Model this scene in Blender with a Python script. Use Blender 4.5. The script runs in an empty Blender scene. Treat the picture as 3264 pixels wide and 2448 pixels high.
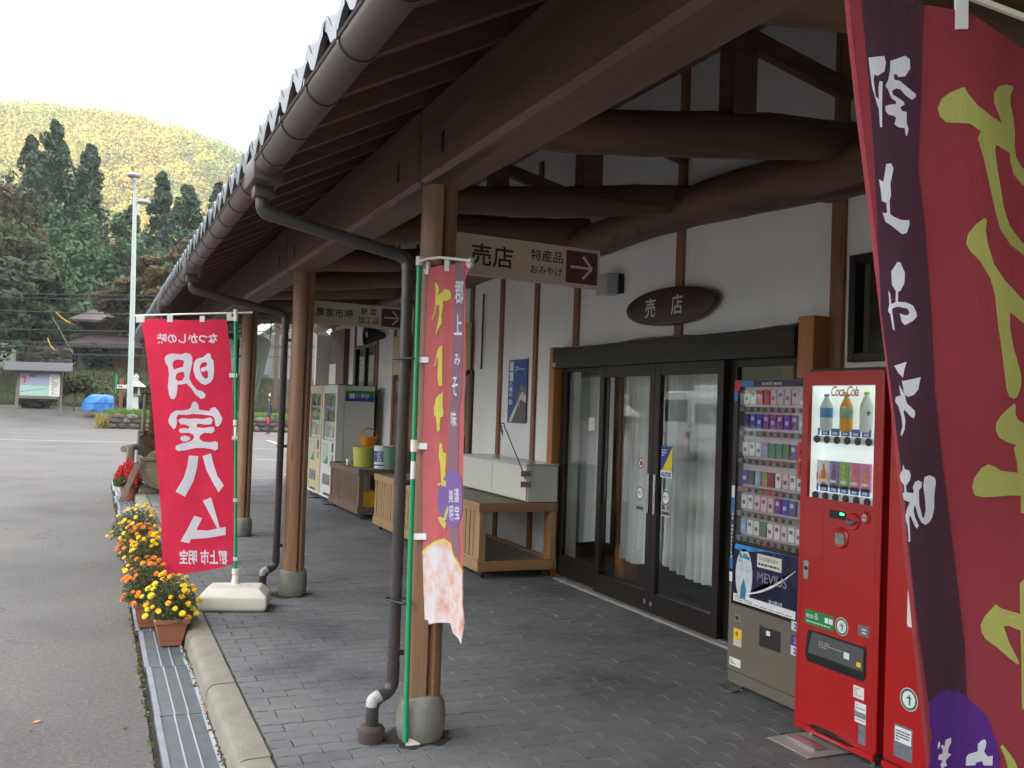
import bpy, bmesh, math, random
import numpy as np
from mathutils import Vector, Matrix
from mathutils.geometry import tessellate_polygon

random.seed(7); rng = np.random.default_rng(7)
SC = bpy.context.scene
COL = SC.collection
R = math.radians

# ------------------------------------------------------------------ camera
# world: Y runs along the shop front, X towards its wall, Z up; walkway is z = 0
FPX, CX, CY, CAMH = 3060.0, 1632.0, 1224.0, 1.6
_roll = R(2.0); _vp = (310.0, 1255.0)
_y = np.array([(_vp[0]-CX)/FPX, (_vp[1]-CY)/FPX, 1.0]); _y /= np.linalg.norm(_y)
_k = -(math.sin(_roll)*_y[0] - math.cos(_roll)*_y[1]) / _y[2]
_z = np.array([math.sin(_roll), -math.cos(_roll), _k]); _z /= np.linalg.norm(_z)
_x = np.cross(_y, _z)
CM = np.stack([_x, _y, _z], 1)                 # camera (right, down, forward) = CM @ world
CAM = np.array([0.0, 0.0, CAMH])
cam_data = bpy.data.cameras.new('camera'); cam = bpy.data.objects.new('camera', cam_data); COL.objects.link(cam)
cam_data.sensor_width = 36.0; cam_data.lens = 36.0*FPX/3264.0
cam_data.clip_start = 0.05; cam_data.clip_end = 5000.0
_rot = Matrix([[CM[0][i], -CM[1][i], -CM[2][i]] for i in range(3)])
cam.matrix_world = Matrix.Translation(Vector(CAM)) @ _rot.to_4x4()
SC.camera = cam

def at_depth(u, v, d):
    return CM.T @ np.array([(u-CX)/FPX*d, (v-CY)/FPX*d, d]) + CAM

# ------------------------------------------------------------------ sky, sun, exposure
SUN_EL, SUN_AZ = R(11.0), R(205.0)             # azimuth clockwise from +Y: the sun stands behind, a little left
world = bpy.data.worlds.new('World'); SC.world = world; world.use_nodes = True
wn = world.node_tree.nodes; wl = world.node_tree.links
for n in list(wn): wn.remove(n)
w_out = wn.new('ShaderNodeOutputWorld'); w_bg = wn.new('ShaderNodeBackground')
w_sky = wn.new('ShaderNodeTexSky'); w_sky.sky_type = 'NISHITA'; w_sky.sun_disc = False
w_sky.sun_elevation = SUN_EL; w_sky.sun_rotation = SUN_AZ
w_sky.air_density = 1.0; w_sky.dust_density = 2.5; w_sky.ozone_density = 1.0; w_sky.altitude = 500
w_tc = wn.new('ShaderNodeTexCoord'); w_map = wn.new('ShaderNodeMapping')
w_map.inputs['Scale'].default_value = (1.0, 1.0, 2.6)
w_no = wn.new('ShaderNodeTexNoise'); w_no.inputs['Scale'].default_value = 2.2; w_no.inputs['Detail'].default_value = 7.0
w_no.inputs['Roughness'].default_value = 0.58
w_rp = wn.new('ShaderNodeValToRGB')
w_rp.color_ramp.elements[0].position = 0.34; w_rp.color_ramp.elements[0].color = (0.45, 0.45, 0.45, 1)
w_rp.color_ramp.elements[1].position = 0.56; w_rp.color_ramp.elements[1].color = (0.96, 0.96, 0.96, 1)
w_mx = wn.new('ShaderNodeMix'); w_mx.data_type = 'RGBA'
w_mx.inputs[7].default_value = (8.6, 8.7, 8.9, 1)           # thin bright cloud, same units as the sky
w_bg.inputs['Strength'].default_value = 0.1
wl.new(w_tc.outputs['Generated'], w_map.inputs['Vector']); wl.new(w_map.outputs['Vector'], w_no.inputs['Vector'])
wl.new(w_no.outputs['Fac'], w_rp.inputs['Fac']); wl.new(w_rp.outputs['Color'], w_mx.inputs['Factor'])
wl.new(w_sky.outputs['Color'], w_mx.inputs[6]); wl.new(w_mx.outputs[2], w_bg.inputs['Color'])
wl.new(w_bg.outputs['Background'], w_out.inputs['Surface'])
sun_d = bpy.data.lights.new('sun', 'SUN'); sun_d.energy = 2.8; sun_d.angle = R(0.55); sun_d.color = (1.0, 0.86, 0.66)
sun = bpy.data.objects.new('sun', sun_d); COL.objects.link(sun)
_sd = Vector((math.sin(SUN_AZ)*math.cos(SUN_EL), math.cos(SUN_AZ)*math.cos(SUN_EL), math.sin(SUN_EL)))
sun.rotation_euler = _sd.to_track_quat('Z', 'Y').to_euler()
SC.view_settings.view_transform = 'Standard'; SC.view_settings.look = 'None'
SC.view_settings.gamma = 1.0; SC.view_settings.use_curve_mapping = False
SC.view_settings.exposure = 2.42
SC.render.engine = 'CYCLES'
SC.cycles.use_denoising = True
SC.cycles.max_bounces = 6; SC.cycles.diffuse_bounces = 3; SC.cycles.transparent_max_bounces = 12
SC.cycles.sample_clamp_indirect = 6.0

# ------------------------------------------------------------------ materials
def lin(c):
    c = c/255.0
    return c/12.92 if c <= 0.04045 else ((c+0.055)/1.055)**2.4
def S(r, g, b): return (lin(r), lin(g), lin(b))
MATS = {}
def _new(name):
    m = bpy.data.materials.new(name); m.use_nodes = True
    nt = m.node_tree
    return m, nt, nt.nodes, nt.links, nt.nodes['Principled BSDF']
def _coord(nt, scale=(1, 1, 1), rot=(0, 0, 0)):
    tc = nt.nodes.new('ShaderNodeTexCoord'); mp = nt.nodes.new('ShaderNodeMapping')
    mp.inputs['Scale'].default_value = scale; mp.inputs['Rotation'].default_value = rot
    nt.links.new(tc.outputs['Object'], mp.inputs['Vector'])
    return mp.outputs['Vector']
def _noise(nt, vec, scale, detail=4, rough=0.55):
    n = nt.nodes.new('ShaderNodeTexNoise'); n.inputs['Scale'].default_value = scale
    n.inputs['Detail'].default_value = detail; n.inputs['Roughness'].default_value = rough
    nt.links.new(vec, n.inputs['Vector']); return n.outputs['Fac']
def _ramp(nt, fac, stops):
    r = nt.nodes.new('ShaderNodeValToRGB'); cr = r.color_ramp
    while len(cr.elements) > len(stops): cr.elements.remove(cr.elements[-1])
    while len(cr.elements) < len(stops): cr.elements.new(0.5)
    for e, (p, c) in zip(cr.elements, stops):
        e.position = p; e.color = (*c, 1) if len(c) == 3 else c
    nt.links.new(fac, r.inputs['Fac']); return r.outputs['Color']
def _mix(nt, fac, a, b, mode='MIX'):
    m = nt.nodes.new('ShaderNodeMix'); m.data_type = 'RGBA'; m.blend_type = mode
    for k, v in ((0, fac), (6, a), (7, b)):
        if isinstance(v, (int, float)): m.inputs[k].default_value = v
        elif isinstance(v, tuple): m.inputs[k].default_value = (*v, 1) if len(v) == 3 else v
        else: nt.links.new(v, m.inputs[k])
    return m.outputs[2]
def _bump(nt, bsdf, fac, strength, dist=0.01):
    b = nt.nodes.new('ShaderNodeBump'); b.inputs['Strength'].default_value = strength; b.inputs['Distance'].default_value = dist
    nt.links.new(fac, b.inputs['Height']); nt.links.new(b.outputs['Normal'], bsdf.inputs['Normal'])
def scl(c, k): return tuple(min(1.0, x*k) for x in c)

def plain(name, col, rough=0.5, metal=0.0, var=0.12, nscale=6.0, bump=0.0, bscale=80.0, coat=0.0, spec=0.5, stretch=(1, 1, 1), var2=0.0):
    """painted / plastic / metal / plaster surface with blotches of wear"""
    if name in MATS: return MATS[name]
    m, nt, N, L, b = _new(name)
    v = _coord(nt, stretch)
    f = _noise(nt, v, nscale, 6, 0.6)
    c = _ramp(nt, f, [(0.28, scl(col, 1-var)), (0.5, col), (0.75, scl(col, 1+var*0.7))])
    if var2:
        f2 = _noise(nt, v, nscale*9, 3)
        c = _mix(nt, _ramp(nt, f2, [(0.45, (0, 0, 0)), (0.7, (var2, var2, var2))]), c, scl(col, 0.45))
    L.new(c, b.inputs['Base Color'])
    rr = nt.nodes.new('ShaderNodeMapRange'); rr.inputs[3].default_value = max(0.02, rough-0.08); rr.inputs[4].default_value = min(1, rough+0.1)
    L.new(f, rr.inputs[0]); L.new(rr.outputs[0], b.inputs['Roughness'])
    b.inputs['Metallic'].default_value = metal; b.inputs['Coat Weight'].default_value = coat
    b.inputs['Specular IOR Level'].default_value = spec
    if bump: _bump(nt, b, _noise(nt, v, bscale, 4), bump)
    MATS[name] = m; return m

def wood(name, light, dark, axis='z', rough=0.6, grain=26.0, knots=True, weather=0.0):
    """grain drawn out along one axis, with knots and stains"""
    if name in MATS: return MATS[name]
    m, nt, N, L, b = _new(name)
    st = {'x': (0.07, 1, 1), 'y': (1, 0.07, 1), 'z': (1, 1, 0.07)}[axis]
    v = _coord(nt, st); v0 = _coord(nt)
    g = _noise(nt, v, grain, 8, 0.65)
    c = _ramp(nt, g, [(0.30, dark), (0.52, tuple((a+d)/2 for a, d in zip(light, dark))), (0.72, light)])
    big = _noise(nt, v, 3.2, 3)
    c = _mix(nt, _ramp(nt, big, [(0.35, (0, 0, 0)), (0.7, (0.45,)*3)]), c, scl(dark, 0.85))
    if knots:
        vo = nt.nodes.new('ShaderNodeTexVoronoi'); vo.inputs['Scale'].default_value = 2.6
        stk = {'x': (0.5, 1, 1), 'y': (1, 0.5, 1), 'z': (1, 1, 0.5)}[axis]
        L.new(_coord(nt, stk), vo.inputs['Vector'])
        c = _mix(nt, _ramp(nt, vo.outputs['Distance'], [(0.03, (0.85,)*3), (0.085, (0, 0, 0))]), c, scl(dark, 0.35))
    if weather:
        wv = _noise(nt, v0, 5.0, 6)
        c = _mix(nt, _ramp(nt, wv, [(0.4, (0, 0, 0)), (0.65, (weather,)*3)]), c, (0.16, 0.15, 0.14))
    L.new(c, b.inputs['Base Color']); b.inputs['Roughness'].default_value = rough
    hg = _noise(nt, v, grain*0.35, 5, 0.7); ad = nt.nodes.new('ShaderNodeMath'); ad.operation = 'MULTIPLY_ADD'; ad.inputs[1].default_value = 2.0
    L.new(hg, ad.inputs[0]); L.new(g, ad.inputs[2]); _bump(nt, b, ad.outputs[0], 0.5, 0.006)
    cr = _ramp(nt, hg, [(0.36, (1, 1, 1)), (0.40, (0, 0, 0))])          # drying checks along the grain
    L.new(_mix(nt, _mix(nt, 1.0, cr, (0.75, 0.75, 0.75), 'MULTIPLY'), c, scl(dark, 0.4)), b.inputs['Base Color'])
    MATS[name] = m; return m

def leafmat(name, rough=0.6, trans=0.25):
    """leaf colour comes from the per-leaf 'tint' attribute"""
    if name in MATS: return MATS[name]
    m, nt, N, L, b = _new(name)
    a = N.new('ShaderNodeAttribute'); a.attribute_name = 'tint'
    L.new(a.outputs['Color'], b.inputs['Base Color']); b.inputs['Roughness'].default_value = rough
    b.inputs['Specular IOR Level'].default_value = 0.25
    if trans:
        t = N.new('ShaderNodeBsdfTranslucent'); L.new(a.outputs['Color'], t.inputs['Color'])
        mx = N.new('ShaderNodeMixShader'); mx.inputs[0].default_value = trans
        out = N['Material Output']
        L.new(b.outputs[0], mx.inputs[1]); L.new(t.outputs[0], mx.inputs[2]); L.new(mx.outputs[0], out.inputs['Surface'])
    MATS[name] = m; return m

def cloth(name, col, trans=0.35, rough=0.85):
    """banner / curtain cloth: weave relief, light passes through"""
    if name in MATS: return MATS[name]
    m, nt, N, L, b = _new(name)
    v = _coord(nt)
    f = _noise(nt, v, 5.0, 5)
    c = _ramp(nt, f, [(0.3, scl(col, 0.9)), (0.7, scl(col, 1.06))])
    L.new(c, b.inputs['Base Color']); b.inputs['Roughness'].default_value = rough
    b.inputs['Specular IOR Level'].default_value = 0.15
    t = N.new('ShaderNodeBsdfTranslucent'); L.new(c, t.inputs['Color'])
    mx = N.new('ShaderNodeMixShader'); mx.inputs[0].default_value = trans
    L.new(b.outputs[0], mx.inputs[1]); L.new(t.outputs[0], mx.inputs[2]); L.new(mx.outputs[0], N['Material Output'].inputs['Surface'])
    wr = _noise(nt, _coord(nt, (1, 1, 0.35)), 9.0, 5, 0.6)
    hs = nt.nodes.new('ShaderNodeMath'); hs.operation = 'MULTIPLY_ADD'; hs.inputs[1].default_value = 0.12
    L.new(_noise(nt, v, 300.0, 2), hs.inputs[0]); L.new(wr, hs.inputs[2])
    _bump(nt, b, hs.outputs[0], 0.45, 0.02)
    MATS[name] = m; return m

def lace(name='curtain_lace'):
    if name in MATS: return MATS[name]
    m, nt, N, L, b = _new(name)
    b.inputs['Base Color'].default_value = (0.86, 0.88, 0.87, 1); b.inputs['Roughness'].default_value = 0.9
    t = N.new('ShaderNodeBsdfTranslucent'); t.inputs['Color'].default_value = (0.8, 0.8, 0.8, 1)
    tr = N.new('ShaderNodeBsdfTransparent')
    m1 = N.new('ShaderNodeMixShader'); m1.inputs[0].default_value = 0.14
    m2 = N.new('ShaderNodeMixShader')
    mr = N.new('ShaderNodeMapRange'); mr.inputs[3].default_value = 0.02; mr.inputs[4].default_value = 0.22
    L.new(_noise(nt, _coord(nt, (1, 1, 0.02)), 60, 2), mr.inputs[0]); L.new(mr.outputs[0], m2.inputs[0])
    L.new(b.outputs[0], m1.inputs[1]); L.new(t.outputs[0], m1.inputs[2])
    L.new(m1.outputs[0], m2.inputs[1]); L.new(tr.outputs[0], m2.inputs[2]); L.new(m2.outputs[0], N['Material Output'].inputs['Surface'])
    MATS[name] = m; return m

def pane(name='window_glass', f0=0.06, tint=(0.95, 0.97, 0.965), rough=0.0):
    """thin pane: straight-through transmission plus Fresnel reflection"""
    if name in MATS: return MATS[name]
    m, nt, N, L, b = _new(name); N.remove(b)
    g = N.new('ShaderNodeNewGeometry'); dt = N.new('ShaderNodeVectorMath'); dt.operation = 'DOT_PRODUCT'
    L.new(g.outputs['Normal'], dt.inputs[0]); L.new(g.outputs['Incoming'], dt.inputs[1])
    def mth(op, x, y=None):
        q = N.new('ShaderNodeMath'); q.operation = op
        for k, w in ((0, x), (1, y)):
            if w is None: continue
            if isinstance(w, (int, float)): q.inputs[k].default_value = w
            else: L.new(w, q.inputs[k])
        return q.outputs[0]
    c = mth('SUBTRACT', 1.0, mth('ABSOLUTE', dt.outputs['Value']))      # Schlick, the same from both sides of the sheet
    f = mth('ADD', f0, mth('MULTIPLY', 1-f0, mth('POWER', c, 5.0)))
    tr = N.new('ShaderNodeBsdfTransparent'); tr.inputs['Color'].default_value = (*tint, 1)
    gl = N.new('ShaderNodeBsdfGlossy'); gl.inputs['Roughness'].default_value = rough
    mx = N.new('ShaderNodeMixShader')
    L.new(f, mx.inputs[0]); L.new(tr.outputs[0], mx.inputs[1]); L.new(gl.outputs[0], mx.inputs[2])
    L.new(mx.outputs[0], N['Material Output'].inputs['Surface'])
    MATS[name] = m; return m

def glow(name, col, power):
    if name in MATS: return MATS[name]
    m, nt, N, L, b = _new(name)
    b.inputs['Base Color'].default_value = (*col, 1); b.inputs['Emission Color'].default_value = (*col, 1); b.inputs['Emission Strength'].default_value = power
    MATS[name] = m; return m

# ------------------------------------------------------------------ mesh building
class MB:
    """collects simple solids; build() links them as one mesh object"""
    def __init__(s): s.v = []; s.f = []; s.m = []; s.mi = 0
    def add(s, vs, fs):
        o = len(s.v); s.v += [tuple(float(c) for c in p) for p in vs]
        s.f += [tuple(i+o for i in f) for f in fs]; s.m += [s.mi]*len(fs); return s
    def box(s, x0, x1, y0, y1, z0, z1):
        x0, x1 = sorted((x0, x1)); y0, y1 = sorted((y0, y1)); z0, z1 = sorted((z0, z1))
        return s.add([(x0, y0, z0), (x1, y0, z0), (x1, y1, z0), (x0, y1, z0), (x0, y0, z1), (x1, y0, z1), (x1, y1, z1), (x0, y1, z1)],
                     [(0, 3, 2, 1), (4, 5, 6, 7), (0, 1, 5, 4), (1, 2, 6, 5), (2, 3, 7, 6), (3, 0, 4, 7)])
    def bar(s, a, b, w, h, up=(0, 0, 1)):
        a = Vector(a); b = Vector(b); d = (b-a).normalized(); u = Vector(up)
        if abs(d.dot(u)) > 0.98: u = Vector((1, 0, 0))
        r = d.cross(u).normalized(); u = r.cross(d).normalized()
        vs = []
        for p in (a, b):
            for i, j in ((-1, -1), (1, -1), (1, 1), (-1, 1)): vs.append(p + r*(i*w/2) + u*(j*h/2))
        return s.add(vs, [(0, 1, 2, 3), (7, 6, 5, 4), (0, 4, 5, 1), (1, 5, 6, 2), (2, 6, 7, 3), (3, 7, 4, 0)])
    def tube(s, pts, rad, n=12, cap=True, squash=1.0, jit=0.0):
        pts = [Vector(p) for p in pts]; k = len(pts)
        if not hasattr(rad, '__len__'): rad = [rad]*k
        vs = []; fs = []; pu = None
        for i, p in enumerate(pts):
            d = (pts[min(i+1, k-1)] - pts[max(i-1, 0)]).normalized()
            u = pu if pu is not None else (Vector((0, 0, 1)) if abs(d.z) < 0.95 else Vector((1, 0, 0)))
            r = d.cross(u).normalized(); u = r.cross(d).normalized(); pu = u
            for j in range(n):
                a = 2*math.pi*j/n; q = rad[i]*(1 + (random.uniform(-jit, jit) if jit else 0))
                vs.append(p + r*(math.cos(a)*q) + u*(math.sin(a)*q*squash))
        for i in range(k-1):
            for j in range(n):
                j2 = (j+1) % n; fs.append((i*n+j, i*n+j2, (i+1)*n+j2, (i+1)*n+j))
        if cap: fs.append(tuple(range(n))[::-1]); fs.append(tuple((k-1)*n+j for j in range(n)))
        return s.add(vs, fs)
    def lathe(s, prof, c=(0, 0, 0), n=20, axis='z', cap=True):
        vs = []; fs = []; k = len(prof)
        for r, h in prof:
            for j in range(n):
                a = 2*math.pi*j/n; x, y = math.cos(a)*r, math.sin(a)*r
                p = {'z': (x, y, h), 'x': (h, x, y), 'y': (y, h, x)}[axis]
                vs.append((p[0]+c[0], p[1]+c[1], p[2]+c[2]))
        for i in range(k-1):
            for j in range(n):
                j2 = (j+1) % n; fs.append((i*n+j, i*n+j2, (i+1)*n+j2, (i+1)*n+j))
        if cap: fs.append(tuple(range(n))[::-1]); fs.append(tuple((k-1)*n+j for j in range(n)))
        return s.add(vs, fs)
    def prism(s, poly, o, ux, uy, t):
        """polygon in the plane o + ux*x + uy*y, thickened by t along ux x uy"""
        o = Vector(o); ux = Vector(ux); uy = Vector(uy); n = ux.cross(uy).normalized()*t; k = len(poly)
        vs = [o+ux*x+uy*y for x, y in poly] + [o+ux*x+uy*y+n for x, y in poly]
        fs = [(i, (i+1) % k, k+(i+1) % k, k+i) for i in range(k)]
        fs += [tuple(range(k))[::-1], tuple(range(k, 2*k))]
        return s.add(vs, fs)
    def build(s, name, mat, root=None, smooth=None, bevel=0.0, seg=1):
        me = bpy.data.meshes.new(name)
        off = Vector(world_loc(root)) if root is not None else Vector((0, 0, 0))
        me.from_pydata([(x-off.x, y-off.y, z-off.z) for x, y, z in s.v], [], s.f)
        mats = mat if isinstance(mat, (list, tuple)) else [mat]
        for m in mats: me.materials.append(m)
        if any(s.m): me.polygons.foreach_set('material_index', s.m)
        bm = bmesh.new(); bm.from_mesh(me)
        bmesh.ops.recalc_face_normals(bm, faces=bm.faces)
        if bevel:
            es = [e for e in bm.edges if len(e.link_faces) == 2 and e.calc_face_angle(0) > 0.5]
            bmesh.ops.bevel(bm, geom=es, offset=bevel, segments=seg, profile=0.6, affect='EDGES', clamp_overlap=True)
        bm.to_mesh(me); bm.free()
        if smooth is not None:
            me.shade_smooth(); me.set_sharp_from_angle(angle=R(smooth))
        return link(name, me, root)
def world_loc(o):
    p = Vector((0, 0, 0))
    while o is not None: p += o.location; o = o.parent
    return p
def link(name, me, parent=None):
    o = bpy.data.objects.new(name, me); COL.objects.link(o)
    if parent is not None: o.parent = parent
    return o
def tag(o, label=None, cat=None, group=None, kind=None):
    if label: o['label'] = label
    if cat: o['category'] = cat
    if group: o['group'] = group
    if kind: o['kind'] = kind
    return o
def thing(name, loc, label, cat, group=None):
    o = bpy.data.objects.new(name, None); COL.objects.link(o); o.location = loc; o.empty_display_size = 0.2
    return tag(o, label, cat, group)
def subroot(root, name, loc):
    o = bpy.data.objects.new(name, None); COL.objects.link(o); o.parent = root; o.location = Vector(loc)-Vector(world_loc(root)); o.empty_display_size = 0.1; return o
def copy_at(src, parent, loc):
    """another object sharing src's mesh"""
    c = src.copy(); COL.objects.link(c); c.parent = parent; c.location = loc; return c
def copy_tree(o, parent=None):
    c = o.copy(); COL.objects.link(c); c.parent = parent
    for ch in list(o.children): copy_tree(ch, c)
    return c
def Box(name, mat, root, x0, x1, y0, y1, z0, z1, bevel=0.0, seg=1):
    return MB().box(x0, x1, y0, y1, z0, z1).build(name, mat, root, bevel=bevel, seg=seg, smooth=40 if seg > 1 else None)

def text_mesh(body, offset=0.0, shear=0.0, spacing=1.0, line=1.0):
    c = bpy.data.curves.new('lettering', 'FONT'); c.body = body; c.size = 1.0; c.offset = offset; c.shear = shear
    c.space_character = spacing; c.space_line = line; c.resolution_u = 3
    o = bpy.data.objects.new('lettering', c); COL.objects.link(o)
    dg = bpy.context.evaluated_depsgraph_get()
    me = bpy.data.meshes.new_from_object(o.evaluated_get(dg))
    vs = [(v.co.x, v.co.y) for v in me.vertices]; fs = [tuple(p.vertices) for p in me.polygons]
    bpy.data.objects.remove(o); bpy.data.curves.remove(c); bpy.data.meshes.remove(me)
    return vs, fs
def fit(vs, w, h, keep=False):
    xs = [p[0] for p in vs]; ys = [p[1] for p in vs]
    sx = w/(max(xs)-min(xs)); sy = h/(max(ys)-min(ys))
    if keep: sx = sy = min(sx, sy)
    ox = (w-(max(xs)-min(xs))*sx)/2; oy = (h-(max(ys)-min(ys))*sy)/2
    return [((x-min(xs))*sx+ox, (y-min(ys))*sy+oy) for x, y in vs]
def lettering(root, body, mat, o, ux, uy, w, h, offset=0.0, shear=0.0, spacing=1.0, line=1.0, lift=0.0015, keep=True, name='lettering'):
    """flat print of w x h metres, lower-left corner o, reading along ux"""
    vs, fs = text_mesh(body, offset, shear, spacing, line); vs = fit(vs, w, h, keep)
    o = Vector(o); ux = Vector(ux).normalized(); uy = Vector(uy).normalized(); n = ux.cross(uy)*lift
    mb = MB(); mb.add([o+ux*x+uy*y+n for x, y in vs], fs)
    return mb.build(name, mat, root)
def print_lines(root, mat, o, ux, uy, w, h, rows, name='small_print', fill=0.5, seed=0, lift=0.0015):
    """rows of illegible small print as little bars"""
    r = random.Random(seed); o = Vector(o); ux = Vector(ux); uy = Vector(uy); n = ux.cross(uy).normalized()*lift
    mb = MB(); dh = h/rows
    for i in range(rows):
        x = 0.0; y = h-(i+1)*dh+dh*(1-fill)/2
        while x < w*0.97:
            k = r.uniform(0.05, 0.16)*w; k = min(k, w-x)
            mb.add([o+ux*a+uy*b+n for a, b in ((x, y), (x+k, y), (x+k, y+dh*fill), (x, y+dh*fill))], [(0, 1, 2, 3)]); x += k+0.03*w
            if r.random() < 0.1: break
    return mb.build(name, mat, root)
def card(name, mat, root, o, ux, uy, w, h, t=0.0015, round_=0.0, lift=0.0):
    """thin plate: sticker, sign face, pane"""
    o = Vector(o); ux = Vector(ux).normalized(); uy = Vector(uy).normalized(); n = ux.cross(uy)
    if round_:
        poly = []
        for cx_, cy_, a0 in ((w-round_, round_, -90), (w-round_, h-round_, 0), (round_, h-round_, 90), (round_, round_, 180)):
            for k in range(5): a = R(a0+k*22.5); poly.append((cx_+math.cos(a)*round_, cy_+math.sin(a)*round_))
    else: poly = [(0, 0), (w, 0), (w, h), (0, h)]
    return MB().prism(poly, o+n*lift, ux, uy, t).build(name, mat, root)
def disc(name, mat, root, c, ux, uy, r, t=0.0015, n=24, lift=0.0, ry=None):
    c = Vector(c); nrm = Vector(ux).cross(Vector(uy)).normalized()
    poly = [(math.cos(2*math.pi*k/n)*r, math.sin(2*math.pi*k/n)*(ry or r)) for k in range(n)]
    return MB().prism(poly, c+nrm*lift, ux, uy, t).build(name, mat, root, smooth=40)

def quads_mesh(name, P, U, V, tint, mat, root=None):
    """P centres, U/V half-axes (n,3): one leaf-like rhombus each, with a per-leaf colour"""
    n = len(P); off = np.array(world_loc(root)) if root is not None else np.zeros(3)
    vs = np.stack([P-U, P-V*0.8+U*0.15, P+U, P+V], 1).reshape(-1, 3) - off
    me = bpy.data.meshes.new(name); me.vertices.add(n*4); me.vertices.foreach_set('co', vs.astype(np.float32).ravel())
    me.loops.add(n*4); me.loops.foreach_set('vertex_index', np.arange(n*4, dtype=np.int32))
    me.polygons.add(n); me.polygons.foreach_set('loop_start', np.arange(0, n*4, 4, dtype=np.int32)); me.polygons.foreach_set('loop_total', np.full(n, 4, dtype=np.int32))
    me.update(calc_edges=True)
    at = me.attributes.new('tint', 'FLOAT_COLOR', 'FACE')
    at.data.foreach_set('color', np.concatenate([tint, np.ones((n, 1))], 1).astype(np.float32).ravel())
    me.materials.append(mat)
    return link(name, me, root)
def rand_dirs(n, flat=0.0):
    d = rng.normal(size=(n, 3)); d[:, 2] *= (1-flat); return d/np.linalg.norm(d, axis=1, keepdims=True)
def leaf_axes(n, size, ratio=0.6, nb=None):
    """random half-axes; nb = bias normals"""
    nrm = rand_dirs(n) if nb is None else nb+0.8*rand_dirs(n); nrm /= np.linalg.norm(nrm, axis=1, keepdims=True)
    t = rand_dirs(n); U = np.cross(nrm, t); U /= np.linalg.norm(U, axis=1, keepdims=True)+1e-9; V = np.cross(nrm, U)
    s = size*rng.uniform(0.6, 1.35, (n, 1)); return U*s, V*s*ratio
def tints(n, cols, jitter=0.18):
    c = np.array(cols)[rng.integers(0, len(cols), n)]; return np.clip(c*rng.uniform(1-jitter, 1+jitter, (n, 1)), 0, 1)
# ------------------------------------------------------------------ shared materials
M_plaster = plain('white_plaster', (0.81, 0.81, 0.79), 0.9, var=0.09, nscale=1.6, bump=0.3, bscale=140, stretch=(1, 1, 0.45))
M_log = wood('dark_log', (0.215, 0.110, 0.064), (0.080, 0.040, 0.026), 'x', 0.6, 13)
M_logy = wood('dark_log_lengthwise', (0.23, 0.115, 0.064), (0.088, 0.044, 0.028), 'y', 0.6, 12)
M_beam = wood('stained_beam', (0.185, 0.103, 0.068), (0.088, 0.048, 0.034), 'y', 0.6, 14)
M_rafter = wood('stained_rafter', (0.17, 0.083, 0.056), (0.085, 0.041, 0.029), 'x', 0.65, 22, knots=False)
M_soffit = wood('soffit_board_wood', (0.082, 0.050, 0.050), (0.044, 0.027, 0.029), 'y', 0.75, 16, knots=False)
M_column = wood('log_column_wood', (0.40, 0.225, 0.118), (0.22, 0.112, 0.056), 'z', 0.5, 16, weather=0.25)
M_stud = wood('wall_stud_wood', (0.33, 0.155, 0.075), (0.21, 0.09, 0.046), 'z', 0.6, 20)
M_jamb = wood('orange_jamb_wood', (0.56, 0.235, 0.068), (0.38, 0.145, 0.038), 'z', 0.45, 18)
M_bronze = plain('bronze_aluminium', (0.026, 0.020, 0.017), 0.32, metal=0.4, var=0.2, nscale=3)
M_glass = pane()
M_gutter = plain('brown_gutter', (0.085, 0.064, 0.063), 0.42, var=0.18, nscale=4, var2=0.2)
M_pipe = plain('dark_brown_pipe', (0.052, 0.043, 0.045), 0.33, var=0.3, nscale=5, var2=0.25)
M_tile = plain('silver_grey_tile', (0.135, 0.150, 0.172), 0.42, var=0.16, nscale=9)
M_stone = plain('column_foot_stone', (0.23, 0.225, 0.20), 0.9, var=0.25, nscale=9, bump=0.4, bscale=60, var2=0.3)
M_black = plain('black_plastic', (0.012, 0.012, 0.013), 0.4)
M_white = plain('white_paint', (0.74, 0.75, 0.75), 0.45, var=0.05)
M_ink = plain('black_ink', (0.015, 0.014, 0.016), 0.6, var=0.0)
M_inkw = plain('white_ink', (0.80, 0.80, 0.80), 0.6, var=0.02)
M_steel = plain('bright_steel', (0.55, 0.56, 0.58), 0.25, metal=0.9, var=0.12)
M_paper = plain('notice_paper', (0.72, 0.70, 0.62), 0.8, var=0.05)

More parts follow.
